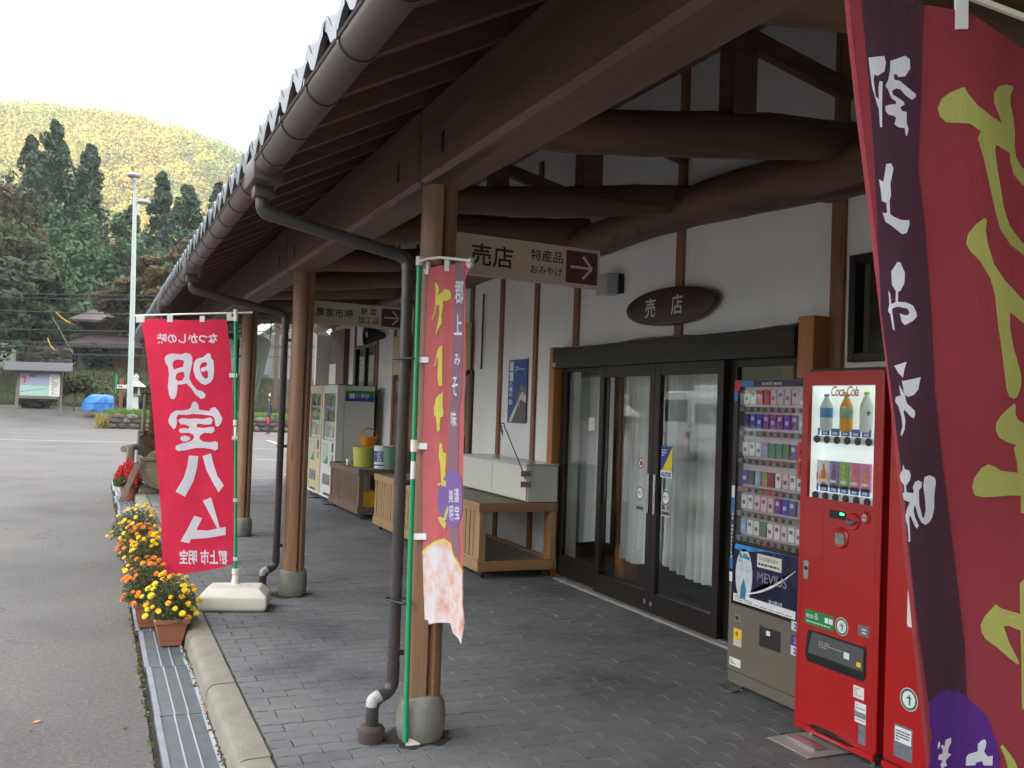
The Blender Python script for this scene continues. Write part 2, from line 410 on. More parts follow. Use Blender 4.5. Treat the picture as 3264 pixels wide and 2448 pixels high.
# ------------------------------------------------------------------ ground
def ground_z(x, y):
    z = -0.12
    def sm(a, b, t):
        t = min(1, max(0, (t-a)/(b-a))); return t*t*(3-2*t)
    z += 0.87*sm(54, 62, y) if x < 40 else 0.87*sm(54, 62, y)
    z += 2.6*sm(66, 76, y) + 9*sm(100, 150, y) + 16*sm(150, 230, y)
    return z
def sheet(name, mat, xs, ys, dz=0.0, zf=ground_z):
    vs = [(x, y, zf(x, y)+dz) for y in ys for x in xs]; nx = len(xs)
    fs = [(j*nx+i, j*nx+i+1, (j+1)*nx+i+1, (j+1)*nx+i) for j in range(len(ys)-1) for i in range(nx-1)]
    mb = MB(); mb.add(vs, fs); return mb.build(name, mat, smooth=60)
def asphalt(name, base, scale=1.0):
    m, nt, N, L, b = _new(name); v = _coord(nt)
    fine = _noise(nt, v, 120*scale, 4, 0.75); mid = _noise(nt, v, 34*scale, 6, 0.7); big = _noise(nt, v, 0.55, 6, 0.6)
    c = _ramp(nt, fine, [(0.32, scl(base, 0.52)), (0.5, base), (0.66, scl(base, 1.25)), (0.76, scl(base, 2.3))])
    c = _mix(nt, 0.5, c, _ramp(nt, mid, [(0.32, (0.55,)*3), (0.68, (1.4,)*3)]), 'MULTIPLY')
    c = _mix(nt, 0.8, c, _ramp(nt, big, [(0.30, (0.68, 0.67, 0.66)), (0.5, (1, 1, 1)), (0.72, (1.16, 1.14, 1.10))]), 'MULTIPLY')
    vo = nt.nodes.new('ShaderNodeTexVoronoi'); vo.feature = 'DISTANCE_TO_EDGE'; vo.inputs['Scale'].default_value = 0.22
    wob = nt.nodes.new('ShaderNodeVectorMath'); wob.operation = 'ADD'
    nz = nt.nodes.new('ShaderNodeTexNoise'); nz.inputs['Scale'].default_value = 1.6; nz.inputs['Detail'].default_value = 6
    L.new(v, nz.inputs['Vector']); L.new(v, wob.inputs[0]); L.new(nz.outputs['Color'], wob.inputs[1]); L.new(wob.outputs[0], vo.inputs['Vector'])
    crack = _ramp(nt, vo.outputs['Distance'], [(0.0, (0.75,)*3), (0.0035, (0, 0, 0))])
    crack = _mix(nt, 1.0, crack, _ramp(nt, big, [(0.48, (0, 0, 0)), (0.56, (1, 1, 1))]), 'MULTIPLY')
    c = _mix(nt, crack, c, (0.03, 0.03, 0.03))
    L.new(c, b.inputs['Base Color']); b.inputs['Roughness'].default_value = 0.82
    b.inputs['Specular IOR Level'].default_value = 0.35
    _bump(nt, b, fine, 0.55, 0.006); return m
M_asph = asphalt('worn_asphalt', (0.115, 0.108, 0.102))
M_asph2 = asphalt('patched_asphalt', (0.098, 0.098, 0.102))
def soilmat():
    m, nt, N, L, b = _new('grassy_soil'); v = _coord(nt)
    f = _noise(nt, v, 0.9, 8, 0.65); g = _noise(nt, v, 14, 5, 0.7)
    c = _ramp(nt, f, [(0.35, (0.030, 0.045, 0.014)), (0.52, (0.055, 0.062, 0.024)), (0.68, (0.085, 0.062, 0.034))])
    c = _mix(nt, 0.7, c, _ramp(nt, g, [(0.3, (0.55,)*3), (0.7, (1.35,)*3)]), 'MULTIPLY')
    L.new(c, b.inputs['Base Color']); b.inputs['Roughness'].default_value = 0.95; _bump(nt, b, g, 0.6, 0.05); return m
M_soil = soilmat()
XS = list(np.unique(np.concatenate([np.linspace(-900, -60, 15), np.linspace(-60, 60, 41), np.linspace(60, 900, 15)])))
YS = list(np.unique(np.concatenate([np.linspace(-900, -40, 12), np.linspace(-40, 40, 9), np.linspace(40, 240, 81), np.linspace(240, 1200, 10)])))
tag(sheet('ground', M_soil, XS, YS, -0.05), kind='structure')
lotX = list(np.linspace(-70, 0.315, 16)); lotY = list(np.unique(np.concatenate([np.linspace(-40, 50, 10), np.linspace(50, 63.0, 24)])))
tag(sheet('parking_lot', M_asph, lotX, lotY), kind='structure')
tag(sheet('side_lot', M_asph, list(np.linspace(0.315, 40, 10)), list(np.unique(np.concatenate([np.linspace(20.6, 50, 8), np.linspace(50, 63.0, 24)])))), kind='structure')
tag(sheet('front_lot', M_asph, list(np.linspace(0.315, 40, 8)), list(np.linspace(-40, -4.0, 6))), kind='structure')
tag(sheet('resurfaced_strip', M_asph2, list(np.linspace(-40, 0.1, 12)), [50.6, 51.5, 52.5, 53.4], 0.004), kind='structure')
def paintmat():
    m, nt, N, L, b = _new('worn_road_paint'); v = _coord(nt)
    f = _noise(nt, v, 9, 8, 0.7)
    L.new(_ramp(nt, f, [(0.38, (0.17, 0.165, 0.16)), (0.52, (0.42, 0.42, 0.41)), (0.75, (0.62, 0.62, 0.60))]), b.inputs['Base Color'])
    b.inputs['Roughness'].default_value = 0.8; return m
M_paint = paintmat()
def stripe(name, a, b, w):
    a = Vector((*a, 0)); b = Vector((*b, 0)); d = (b-a).normalized(); n = Vector((-d.y, d.x, 0))*w/2; mb = MB(); k = 24
    pts = [a+(b-a)*i/k for i in range(k+1)]
    vs = []
    for p in pts:
        for q in (p-n, p+n): vs.append((q.x, q.y, ground_z(q.x, q.y)+0.005))
    mb.add(vs, [(2*i, 2*i+1, 2*i+3, 2*i+2) for i in range(k)]); return tag(mb.build(name, M_paint), kind='structure')
stripe('road_marking', (-22, 40.6), (4.2, 37.0), 0.17)
stripe('bay_line', (6.7, 41.5), (6.35, 30.5), 0.13)
stripe('bay_line', (4.8, 34.2), (12.5, 33.2), 0.13)
stripe('bay_line', (4.2, 28.0), (12, 27.1), 0.13)

# ------------------------------------------------------------------ walkway: wavy interlocking pavers
M_joint = plain('sandy_joint', (0.045, 0.043, 0.038), 0.95, var=0.3, nscale=20)
def pavermat(name, k):
    m, nt, N, L, b = _new(name); v = _coord(nt)
    oi = nt.nodes.new('ShaderNodeTexCoord'); geo = nt.nodes.new('ShaderNodeNewGeometry'); mp = nt.nodes.new('ShaderNodeMapping')
    L.new(geo.outputs['Position'], mp.inputs['Vector'])
    fine = _noise(nt, mp.outputs['Vector'], 210, 3, 0.7); big = _noise(nt, mp.outputs['Vector'], 1.1, 6, 0.62)
    base = (0.150*k, 0.155*k, 0.158*k)
    c = _ramp(nt, fine, [(0.34, scl(base, 0.66)), (0.52, base), (0.72, scl(base, 1.45))])
    c = _mix(nt, 0.85, c, _ramp(nt, big, [(0.34, (0.52, 0.52, 0.54)), (0.48, (0.95, 0.95, 0.95)), (0.60, (1.08, 1.07, 1.05)), (0.70, (1.45, 1.40, 1.30))]), 'MULTIPLY')
    L.new(c, b.inputs['Base Color']); b.inputs['Roughness'].default_value = 0.78; _bump(nt, b, fine, 0.35, 0.003); return m
M_pav = [pavermat('grey_paver_%s' % n, k) for n, k in (('dark', 0.94), ('mid', 1.0), ('light', 1.05))]
PL, PW, GAP = 0.222, 0.111, 0.0040
def zz(x): 
    t = (x/PW) % 1.0; return 0.0065*(1-4*abs(t-0.5))            # zig-zag shared by neighbouring rows
def paver_poly(dx=0.0):
    xs = [-PL/2+GAP/2, -PL/4, 0, PL/4, PL/2-GAP/2]
    low = [(x, -PW/2+GAP/2+zz(x+dx)) for x in xs]; up = [(x, PW/2-GAP/2+zz(x+dx)) for x in xs[::-1]]
    e = 0.006
    return low + [(xs[-1]+e, low[-1][1]*0.4+up[0][1]*0.6)] + up + [(xs[0]+e, low[0][1]*0.4+up[-1][1]*0.6)]
def paver_mesh(name, dx, mat):
    poly = paver_poly(dx); n = len(poly); inn = [(x*0.975, y*0.95) for x, y in poly]
    mb = MB(); mb.add([(x, y, -0.02) for x, y in poly]+[(x, y, -0.0035) for x, y in poly]+[(x, y, 0.0) for x, y in inn],
        [(i, (i+1) % n, n+(i+1) % n, n+i) for i in range(n)]+[(n+i, n+(i+1) % n, 2*n+(i+1) % n, 2*n+i) for i in range(n)]+[tuple(range(2*n, 3*n))])
    o = mb.build(name, mat); me = o.data; bpy.data.objects.remove(o); return me
walk = tag(Box('walkway', M_joint, None, 0.788, 4.6, -4.0, 20.6, -0.2, -0.012), kind='structure')
pav_me = [[paver_mesh('paver', (j % 2)*PL/2, m) for m in M_pav] for j in range(2)]
spots = []; spots_half = []
j0 = int(1.2/PW)
for j in range(j0, int(20.5/PW)):
    y = j*PW; off = (j % 2)*PL/2
    x = 0.795+off+PL/2
    if off: spots_half.append((0.795+PL/4, y, j))
    while x < 4.2:
        spots.append((x, y, j)); x += PL
def in_view(x, y):
    c = CM @ (np.array([x, y, 0])-CAM)
    if c[2] < 0.2: return None
    u = CX+FPX*c[0]/c[2]; v = CY+FPX*c[1]/c[2]
    return c[2] if -60 < u < 3320 and v < 2520 else None
vis = sorted((d, s) for s in spots for d in [in_view(s[0], s[1])] if d)
near = set(s for d, s in vis[:300])
rest = MB(); rp = paver_poly
for (x, y, j) in spots:
    r = random.random(); tz = random.uniform(-0.0018, 0.0012)
    if (x, y, j) in near:
        o = link('paver', pav_me[j % 2][0 if r < 0.3 else (1 if r < 0.75 else 2)], walk); o.location = (x, y, tz)
        o.rotation_euler = (random.uniform(-0.006, 0.006), random.uniform(-0.005, 0.005), random.uniform(-0.006, 0.006))
    else:
        poly = paver_poly((j % 2)*PL/2); n = len(poly); rest.mi = 0 if r < 0.3 else (1 if r < 0.75 else 2)
        rest.add([(x+a, y+b, -0.012+tz) for a, b in poly]+[(x+a*0.98, y+b*0.965, tz) for a, b in poly],
                 [(i, (i+1) % n, n+(i+1) % n, n+i) for i in range(n)]+[tuple(range(n, 2*n))])
for (x, y, j) in spots_half:                        # cut half pavers along the kerb
    rest.mi = random.randrange(3); w = PL/4-0.003; h = PW/2-0.0025; z0 = zz(PL/2)
    rest.add([(x-w, y-h, -0.012), (x+w, y-h+z0, -0.012), (x+w, y+h+z0, -0.012), (x-w, y+h, -0.012), (x-w*0.97, y-h*0.95, 0), (x+w*0.97, y-h*0.95+z0, 0), (x+w*0.97, y+h*0.95+z0, 0), (x-w*0.97, y+h*0.95, 0)], [(4, 5, 6, 7), (0, 1, 5, 4), (1, 2, 6, 5), (2, 3, 7, 6), (3, 0, 4, 7)])
tag(rest.build('paver_field', M_pav, walk), kind='stuff')

# kerb stones
M_kerb = plain('kerb_concrete', (0.225, 0.209, 0.166), 0.9, var=0.2, nscale=5, bump=0.5, bscale=120, var2=0.25)
kerb = tag(Box('kerb', M_joint, None, 0.66, 0.786, -4.0, 20.6, -0.25, -0.02), kind='structure')
def kerb_stone(y0, y1):
    prof = [(0.622, -0.17), (0.630, -0.050), (0.634, -0.034), (0.641, -0.020), (0.652, -0.009), (0.668, -0.003), (0.690, 0.0), (0.782, 0.003), (0.785, -0.17)]
    k = len(prof); vs = [(x, y, z) for y in (y0, y1) for x, z in prof]
    mb = MB(); mb.add(vs, [(i, (i+1) % k, k+(i+1) % k, k+i) for i in range(k)]+[tuple(range(k))[::-1], tuple(range(k, 2*k))])
    return mb
ks = kerb_stone(-0.297, 0.297).build('kerb_stone', M_kerb, kerb, smooth=24); ks.location = (0, -3.7, 0)
for i in range(1, 41):
    o = copy_at(ks, kerb, (random.uniform(-0.004, 0.004), -3.7+i*0.6, random.uniform(-0.004, 0.003))); o.rotation_euler.z = random.uniform(-0.004, 0.004)

# drain channel with steel grates
M_galv = plain('galvanised_grate', (0.16, 0.19, 0.20), 0.5, metal=0.35, var=0.25, nscale=7, var2=0.15)
M_galv2 = plain('bright_grate_edge', (0.42, 0.46, 0.50), 0.45, metal=0.35, var=0.2, nscale=6)
M_rust = plain('grate_side_flat', (0.24, 0.25, 0.29), 0.55, metal=0.2, var=0.25, nscale=8)
drain = thing('drain_channel', (0.47, 8.0, -0.12), 'long grated drain channel running along the foot of the kerb', 'drain')
Box('channel_bed', M_joint, drain, 0.315, 0.63, -4.0, 20.6, -0.30, -0.165)
def grate():
    mb = MB()
    mb.mi = 0
    for k in range(78):
        y = -0.49+k*0.0126; mb.box(0.372, 0.588, y, y+0.0085, -0.150, -0.121)
    mb.box(0.372, 0.588, -0.495, 0.495, -0.155, -0.140)
    mb.mi = 1
    for x in (0.445, 0.515): mb.box(x-0.0035, x+0.0035, -0.496, 0.496, -0.150, -0.117)
    mb.box(0.588, 0.606, -0.497, 0.497, -0.150, -0.113)
    mb.mi = 2
    mb.box(0.343, 0.372, -0.497, 0.497, -0.150, -0.113)
    return mb
gr = grate().build('grate', [M_galv, M_galv2, M_rust], drain); gr.location = (0, -3.0, 0)
for i in range(1, 24):
    o = copy_at(gr, drain, (random.uniform(-0.006, 0.006), -3.0+i*1.0, random.uniform(-0.002, 0.002))); o.rotation_euler.z = random.uniform(-0.003, 0.003)

# moss and grit along the asphalt edge, fallen leaves
n = 1500; P = np.stack([0.318+rng.normal(0, 0.010, n), rng.uniform(1.5, 20, n), np.full(n, -0.118)+rng.uniform(0, 0.01, n)], 1)
U, V = leaf_axes(n, 0.010, 0.7)
keep = rng.random(n) < 0.35+0.65*(np.sin(P[:, 1]*2.1)+np.sin(P[:, 1]*5.3) > 0)
P, U, V = P[keep], U[keep], V[keep]
tag(quads_mesh('moss', P, U, V, tints(len(P), [(0.10, 0.10, 0.02), (0.16, 0.14, 0.03), (0.06, 0.07, 0.015)]), leafmat('moss_leaf', trans=0)), 'yellowish moss growing along the asphalt edge of the drain', 'moss', kind='stuff')
n = 420; P = np.stack([0.612+rng.normal(0, 0.008, n), rng.uniform(1.5, 20, n), np.full(n, -0.112)+rng.uniform(0, 0.012, n)], 1)
U, V = leaf_axes(n, 0.013, 0.7)
tag(quads_mesh('kerb_weed', P, U, V, tints(n, [(0.10, 0.07, 0.035), (0.20, 0.09, 0.03), (0.07, 0.085, 0.02)]), leafmat('moss_leaf')), 'dead leaves and weeds in the gap beside the kerb', 'weeds', kind='stuff')
n = 60; P = np.stack([rng.uniform(-2.2, 0.3, n), rng.uniform(4.2, 26, n), np.full(n, -0.112)], 1); P[:4] = [[0.20, 5.35, -0.11], [0.632, 6.9, -0.108], [0.625, 5.5, -0.106], [0.63, 5.0, -0.106]]
nb = np.tile([0, 0, 2.5], (n, 1)).astype(float); U, V = leaf_axes(n, 0.022, 0.7, nb)
tag(quads_mesh('fallen_leaves', P, U, V, tints(n, [(0.33, 0.11, 0.04), (0.24, 0.10, 0.04), (0.38, 0.18, 0.05)]), leafmat('moss_leaf')), 'scattered orange brown fallen leaves on the asphalt', 'leaves', kind='stuff')
# ------------------------------------------------------------------ the shop building
WX = 4.2                                             # outer face of the plaster wall
shop = thing('shop_building', (4.2, 8.0, 0.0), 'long timber roadside shop with white plaster walls and deep tiled eaves', 'building')
def roof_z(x): return 2.74+0.52*(x-0.80)             # underside of the rafters
Y0, Y1 = -4.0, 19.6
# wall with openings (y0, y1, z0, z1)
OPEN = [(4.85, 8.36, 0.0, 2.20), (3.05, 4.55, 1.95, 2.60), (13.40, 14.25, 0.0, 2.62), (15.40, 16.75, 1.0, 2.60), (10.90, 11.75, 0.9, 2.05)]
def wall_mb(y0, y1, z0, z1):
    ys = sorted({y0, y1, *[o[0] for o in OPEN], *[o[1] for o in OPEN]}); zs = sorted({z0, z1, *[o[2] for o in OPEN], *[o[3] for o in OPEN]})
    mb = MB()
    for a, b in zip(ys, ys[1:]):
        for c, d in zip(zs, zs[1:]):
            my, mz = (a+b)/2, (c+d)/2
            if not any(o[0] < my < o[1] and o[2] < mz < o[3] for o in OPEN): mb.box(WX, WX+0.14, a, b, c, d)
    return mb
wall_mb(Y0, 18.7, 0.0, 4.45).build('wall', M_plaster, shop)
Box('end_wall', M_plaster, shop, WX+0.14, 9.8, 18.56, 18.7, 0, 4.2)
Box('end_wall', M_plaster, shop, WX+0.14, 9.8, Y0, Y0+0.14, 0, 4.2)
Box('back_wall', M_plaster, shop, 9.8, 9.94, Y0, 18.7, 0, 4.2)
M_ifloor = plain('shop_floor', (0.06, 0.062, 0.07), 0.5, var=0.2)
Box('floor', M_ifloor, shop, WX+0.0, 9.8, Y0, 18.7, -0.1, 0.012)
M_iwall = plain('interior_wall_board', (0.48, 0.40, 0.30), 0.8, var=0.15)
Box('interior_partition', M_iwall, shop, 6.4, 6.5, Y0+0.2, 18.5, 0.02, 3.0)
Box('interior_ceiling', M_iwall, shop, WX+0.16, 9.75, Y0+0.2, 18.5, 3.0, 3.06)
for y in (5.55, 7.92):
    Box('interior_post', M_jamb, shop, 4.62, 4.78, y, y+0.16, 0.015, 2.9, bevel=0.006)
Box('interior_shelf', M_iwall, shop, 5.3, 6.3, 9.0, 12.5, 0.02, 1.4)
Box('interior_shelf', plain('shop_goods', (0.45, 0.20, 0.12), 0.6, var=0.5, nscale=9), shop, 5.2, 6.2, 4.2, 5.4, 0.02, 1.2)
# skirting
Box('skirting', M_bronze, shop, WX-0.02, WX, 8.48, 13.38, 0.0, 0.14)
# studs in the wall
for y, w, z0, z1 in ((4.66, 0.115, 0.0, 4.3), (6.43, 0.10, 2.22, 4.4), (8.20, 0.10, 2.22, 4.4), (9.12, 0.085, 0.0, 4.2), (10.06, 0.085, 0.0, 4.2), (11.02, 0.10, 0.0, 4.2),
                     (11.9, 0.085, 0, 4.2), (12.75, 0.085, 0, 4.2), (13.33, 0.11, 0, 4.2), (14.32, 0.11, 0, 4.2), (15.32, 0.09, 0, 4.2), (16.83, 0.09, 0, 4.2), (18.6, 0.14, 0, 4.2), (2.9, 0.11, 0, 4.3)):
    Box('wall_stud', M_stud, shop, WX-0.028, WX+0.02, y-w/2, y+w/2, z0, z1, bevel=0.004)
# wall plate logs lying along the wall
def log(name, a, b, r0, r1, mat, n=14, seg=14, wob=0.03, sq=1.0, seed=0):
    rr = random.Random(seed); a = Vector(a); b = Vector(b); pts = []; rad = []
    ph = rr.uniform(0, 6)
    for i in range(seg+1):
        t = i/seg; p = a.lerp(b, t); bow = math.sin(t*math.pi)*wob
        p += Vector((rr.uniform(-1, 1)*0.006, 0, bow+math.sin(t*7+ph)*0.012))
        pts.append(p); rad.append((r0+(r1-r0)*t)*(1+0.05*math.sin(t*9+ph)+rr.uniform(-0.03, 0.03)))
    return MB().tube(pts, rad, n, squash=sq, jit=0.022).build(name, mat, shop, smooth=50)
for i, (a, b, z, r) in enumerate(((-4.0, 0.9, 3.1, 0.17), (0.9, 4.72, 3.06, 0.19), (4.60, 8.25, 3.12, 0.165), (8.25, 11.8, 3.15, 0.15), (11.8, 15.4, 3.08, 0.16), (15.4, 19.2, 3.1, 0.15))):
    log('wall_log', (WX-0.09, a, z), (WX-0.09, b, z+0.03), r, r*0.88, M_logy, seed=20+i, wob=0.05)
# tie beams: crooked logs from the eaves beam to the wall, every half bay
for i, y in enumerate((-2.7, -0.9, 0.9, 2.7, 4.5, 6.3, 8.1, 9.9, 11.7, 13.5, 15.3, 17.1, 18.9)):
    r = 0.115+0.012*math.sin(i*2.3)
    log('tie_beam', (1.46, y, 2.885+r), (WX+0.1, y, 3.17+r), r*1.02, r*1.1, M_log, seed=40+i, wob=0.03-0.05*((i*7) % 3)/2)
    MB().box(3.20, 3.36, y-0.075, y+0.075, 3.22, 3.78).build('roof_strut', M_log, shop, bevel=0.006)
    MB().box(1.92, 2.06, y-0.06, y+0.06, 3.05, 3.36).build('roof_strut', M_log, shop, bevel=0.006)
    MB().bar((3.30, y+0.1, 3.84), (WX, y+0.1, 3.62), 0.07, 0.11).build('diagonal_strut', M_log, shop)
# purlins
for x, w, h in ((3.28, 0.17, 0.22), (2.0, 0.14, 0.16)):
    Box('purlin', M_beam, shop, x-w/2, x+w/2, Y0, Y1, roof_z(x)-h-0.02, roof_z(x)-0.03, bevel=0.008)
# eaves beam, one length per bay
cols = [(1.50, 0.85), (1.50, 4.45), (1.545, 8.02), (1.62, 11.62), (1.66, 15.25), (1.68, 18.85)]
ey = [Y0, 0.85, 4.45, 8.02, 11.62, 15.25, Y1]
for a, b in zip(ey, ey[1:]):
    Box('eaves_beam', M_beam, shop, 1.39, 1.63, a+0.002, b-0.002, 2.665, 3.055, bevel=0.022)
# peg mortises near each column on the beam face
peg = MB().box(-0.003, 0.003, -0.012, 0.012, -0.05, 0.05).build('mortise', M_black, shop)
peg.location = (1.39-4.2+4.2, 0, 0)
pegl = [(1.3885, y+d, 2.80) for y in (4.45, 8.02, 11.62) for d in (-0.34, 0.36)]
for me_v in peg.data.vertices: me_v.co += Vector((4.2, 8.0, 0.0))
for k, p in enumerate(pegl):
    o = peg if k == 0 else copy_at(peg, shop, (0, 0, 0)); o.location = (p[0]-4.2, p[1]-8.0, p[2])
# rafters, soffit boards
raf = MB().bar((0.74, 0, roof_z(0.74)+0.05), (4.6, 0, roof_z(4.6)+0.05), 0.062, 0.10).build('rafter', M_rafter, shop)
ry = [Y0+0.2+k*0.455 for k in range(52)]
for k, y in enumerate(ry):
    o = raf if k == 0 else copy_at(raf, shop, (0, 0, 0)); o.location = (0, y, 0)
k = 0; x = 0.77
while x < 4.7:
    w = 0.178
    z = roof_z(x+w/2)+0.115+random.uniform(-0.002, 0.002)
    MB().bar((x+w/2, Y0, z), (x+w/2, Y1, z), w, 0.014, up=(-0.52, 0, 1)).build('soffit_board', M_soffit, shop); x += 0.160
# fascia strip and tiles
Box('fascia', M_rafter, shop, 0.70, 0.735, Y0, Y1, roof_z(0.72)-0.005, roof_z(0.72)+0.10, bevel=0.004)
TP = 0.27
def tile_prof(k=14):
    out = []
    for i in range(k+1):
        t = i/k; out.append((t*TP, 0.034*math.cos(2*math.pi*min(1, t*1.04)) if t < 0.62 else 0.034*math.cos(2*math.pi*t)+0.012*max(0, (t-0.62))/0.38))
    return out
def tile_mb(x0, x1):
    pr = tile_prof(); mb = MB(); k = len(pr); vs = []
    for x, th in ((x0, 0), (x1, 0)):
        zb = roof_z(x)+(0.130 if x < 0.7 else 0.185)
        vs += [(x, y, zb+z) for y, z in pr] + [(x, y, zb+z-0.022) for y, z in pr]
    fs = []
    for i in range(k-1):
        fs += [(i, i+1, 2*k+i+1, 2*k+i), (k+i, 3*k+i, 3*k+i+1, k+i+1), (i, k+i, k+i+1, i+1)]
    fs += [(0, 2*k, 3*k, k), (k-1, 2*k-1, 4*k-1, 3*k-1)]
    mb.add(vs, fs)
    # drooping front lip of the eaves tile
    lip = [(x0-0.004, y, roof_z(x0)+0.130+z+0.002) for y, z in pr] + [(x0-0.004, y, roof_z(x0)+0.130+z-0.052) for y, z in pr] + [(x0+0.014, y, roof_z(x0)+0.130+z-0.052) for y, z in pr]
    mb.add(lip, [(i, i+1, k+i+1, k+i) for i in range(k-1)]+[(k+i, k+i+1, 2*k+i+1, 2*k+i) for i in range(k-1)])
    return mb
tl = tile_mb(0.615, 0.96).build('roof_tile', M_tile, shop, smooth=45)
nt_ = int((Y1-Y0)/TP)
for k in range(nt_):
    o = tl if k == 0 else copy_at(tl, shop, (0, 0, 0)); o.location = (random.uniform(-0.004, 0.004), Y0+k*TP, 0.004+random.uniform(-0.003, 0.003))
mb = MB(); ny = nt_*6; pr = tile_prof(6)
for xa, xb in zip(np.arange(0.9, 7.0, 0.28), np.arange(1.18, 7.3, 0.28)):
    vs = []; m_ = 0
    for x, dz in ((xa, 0.012), (xb, 0.0)):
        for k in range(nt_):
            for y, z in pr[:-1]: vs.append((x, Y0+k*TP+y, roof_z(x)+0.185+z+dz))
    c = len(vs)//2; mb.add(vs, [(i, i+1, c+i+1, c+i) for i in range(c-1)])
tag(mb.build('roof_tile_field', M_tile, shop, smooth=45), kind='stuff')
MB().prism([(7.05, roof_z(7.05)+0.18), (10.5, 3.6), (10.5, 3.5), (7.05, roof_z(7.05)+0.05)], (0, Y1, 0), (1, 0, 0), (0, 0, 1), Y1-Y0).build('rear_roof', M_tile, shop)
# gable board closing the far end of the roof
MB().prism([(0.74, roof_z(0.74)), (7.0, roof_z(7.0)), (7.0, roof_z(7.0)+0.16), (0.70, roof_z(0.70)+0.16)], (0, Y1+0.04, 0), (1, 0, 0), (0, 0, 1), 0.04).build('barge_board', M_beam, shop)

# gutter: half-round runs with brackets, collector boxes and down pipes
def half_round(ya, yb, r, cx_, cz_, zdrop=0.0):
    mb = MB(); n = 12; vs = []; 
    prof = [(cx_-r*math.cos(math.pi*k/n), cz_-r*math.sin(math.pi*k/n)) for k in range(n+1)]
    prof2 = [(cx_-(r-0.004)*math.cos(math.pi*k/n), cz_-(r-0.004)*math.sin(math.pi*k/n)) for k in range(n+1)][::-1]
    allp = prof+prof2; k = len(allp)
    vs = [(x, ya, z) for x, z in allp]+[(x, yb, z-zdrop) for x, z in allp]
    mb.add(vs, [(i, (i+1) % k, k+(i+1) % k, k+i) for i in range(k)]+[tuple(range(k))[::-1], tuple(range(k, 2*k))])
    mb.tube([(cx_-r, ya, cz_+0.004), (cx_-r, yb, cz_+0.004-zdrop)], 0.008, 6)
    return mb
GX, GZ = 0.658, 2.655
runs = [(Y0, 4.34), (4.64, 7.86), (8.14, 11.5), (11.78, 15.1), (15.4, 19.7)]
def strap_mb(r):
    mb = MB(); n = 14
    pts = [(GX-(r+0.003)*math.cos(math.pi*k/n), 0, GZ-(r+0.003)*math.sin(math.pi*k/n)) for k in range(n+1)]
    for a, b in zip(pts, pts[1:]): mb.bar(a, b, 0.016, 0.004, up=(0.3, 0, 1))
    mb.bar((GX+r, 0, GZ), (GX+r+0.02, 0, GZ+0.09), 0.016, 0.005)
    mb.box(GX-r-0.010, GX-r+0.010, -0.009, 0.009, GZ-0.006, GZ+0.018)
    return mb
for i, (a, b) in enumerate(runs):
    rr_ = 0.060 if i == 0 else 0.054
    g = half_round(a, b, rr_, GX, GZ).build('gutter', M_gutter, shop, smooth=40)
    st = strap_mb(rr_).build('gutter_bracket', M_pipe, g)
    nb_ = max(2, int((b-a)/0.455)); 
    for k in range(nb_):
        o = st if k == 0 else copy_at(st, g, (0, 0, 0)); o.location = (0, a+0.2+k*(b-a-0.4)/(nb_-1), 0)
def swept(pts, r, n=14, rr=0.09):
    """pipe with rounded elbows"""
    P_ = [Vector(p) for p in pts]; out = [P_[0]]
    for a, b, c in zip(P_, P_[1:], P_[2:]):
        d1 = (a-b).normalized(); d2 = (c-b).normalized(); q = min(rr, (a-b).length*0.45, (c-b).length*0.45)
        for k in range(7):
            t = k/6; out.append((b+d1*q).lerp(b, t).lerp(b.lerp(b+d2*q, t), t))
    out.append(P_[-1]); return MB().tube(out, r, n)
for i, (cx_, cy_) in enumerate(cols[1:5]):
    yb = cy_+0.04; px_ = cx_-0.135
    d = subroot(shop, 'down_pipe', (px_, yb, 0.0))
    swept([(GX, yb, 2.54), (GX, yb, 2.46), (px_+0.0, yb, 2.315), (px_, yb, 2.18)], 0.031, rr=0.055).build('elbow_pipe', M_pipe, d, smooth=40)
    MB().tube([(px_, yb, 2.25), (px_, yb, 0.34)], 0.0285, 16).build('pipe', M_pipe, d, smooth=40)
    MB().tube([(px_, yb, 2.255), (px_, yb, 2.285)], 0.034, 16).build('collar', M_pipe, d, smooth=40)
    swept([(px_, yb, 0.36), (px_, yb, 0.225), (px_-0.105, yb-0.03, 0.19), (px_-0.105, yb-0.03, 0.03)], 0.031, rr=0.06).build('shoe', M_pipe, d, smooth=40)
    MB().lathe([(0.062, 0.0), (0.064, 0.055), (0.056, 0.07), (0.044, 0.075)], (px_-0.105, yb-0.03, 0.0), 20).build('drain_cup', plain('rusty_cup', (0.06, 0.042, 0.036), 0.7, var=0.4, nscale=20), d, smooth=40)
    for z in (0.40, 1.22, 2.10):
        b_ = MB(); b_.tube([(px_, yb, z-0.012), (px_, yb, z+0.012)], 0.032, 16); b_.box(px_, px_+0.09, yb-0.006, yb+0.006, z-0.012, z+0.012); b_.build('clamp', M_pipe, d, smooth=40)
    if i < 2:   # bare white patch where the paint has flaked off the elbow
        swept([(px_-0.070, yb-0.023, 0.207), (px_-0.105, yb-0.03, 0.19), (px_-0.105, yb-0.03, 0.165)], 0.0316, rr=0.05).build('bare_elbow', plain('bare_pvc', (0.46, 0.45, 0.45), 0.5, var=0.5, nscale=30, var2=0.7), d, smooth=40)
    bx_ = MB(); bx_.box(GX-0.066, GX+0.066, yb-0.15, yb+0.15, 2.575, 2.69); bx_.box(GX-0.045, GX+0.045, yb-0.05, yb+0.05, 2.52, 2.58)
    bx_.build('collector_box', M_gutter, shop, bevel=0.012, seg=2, smooth=40)

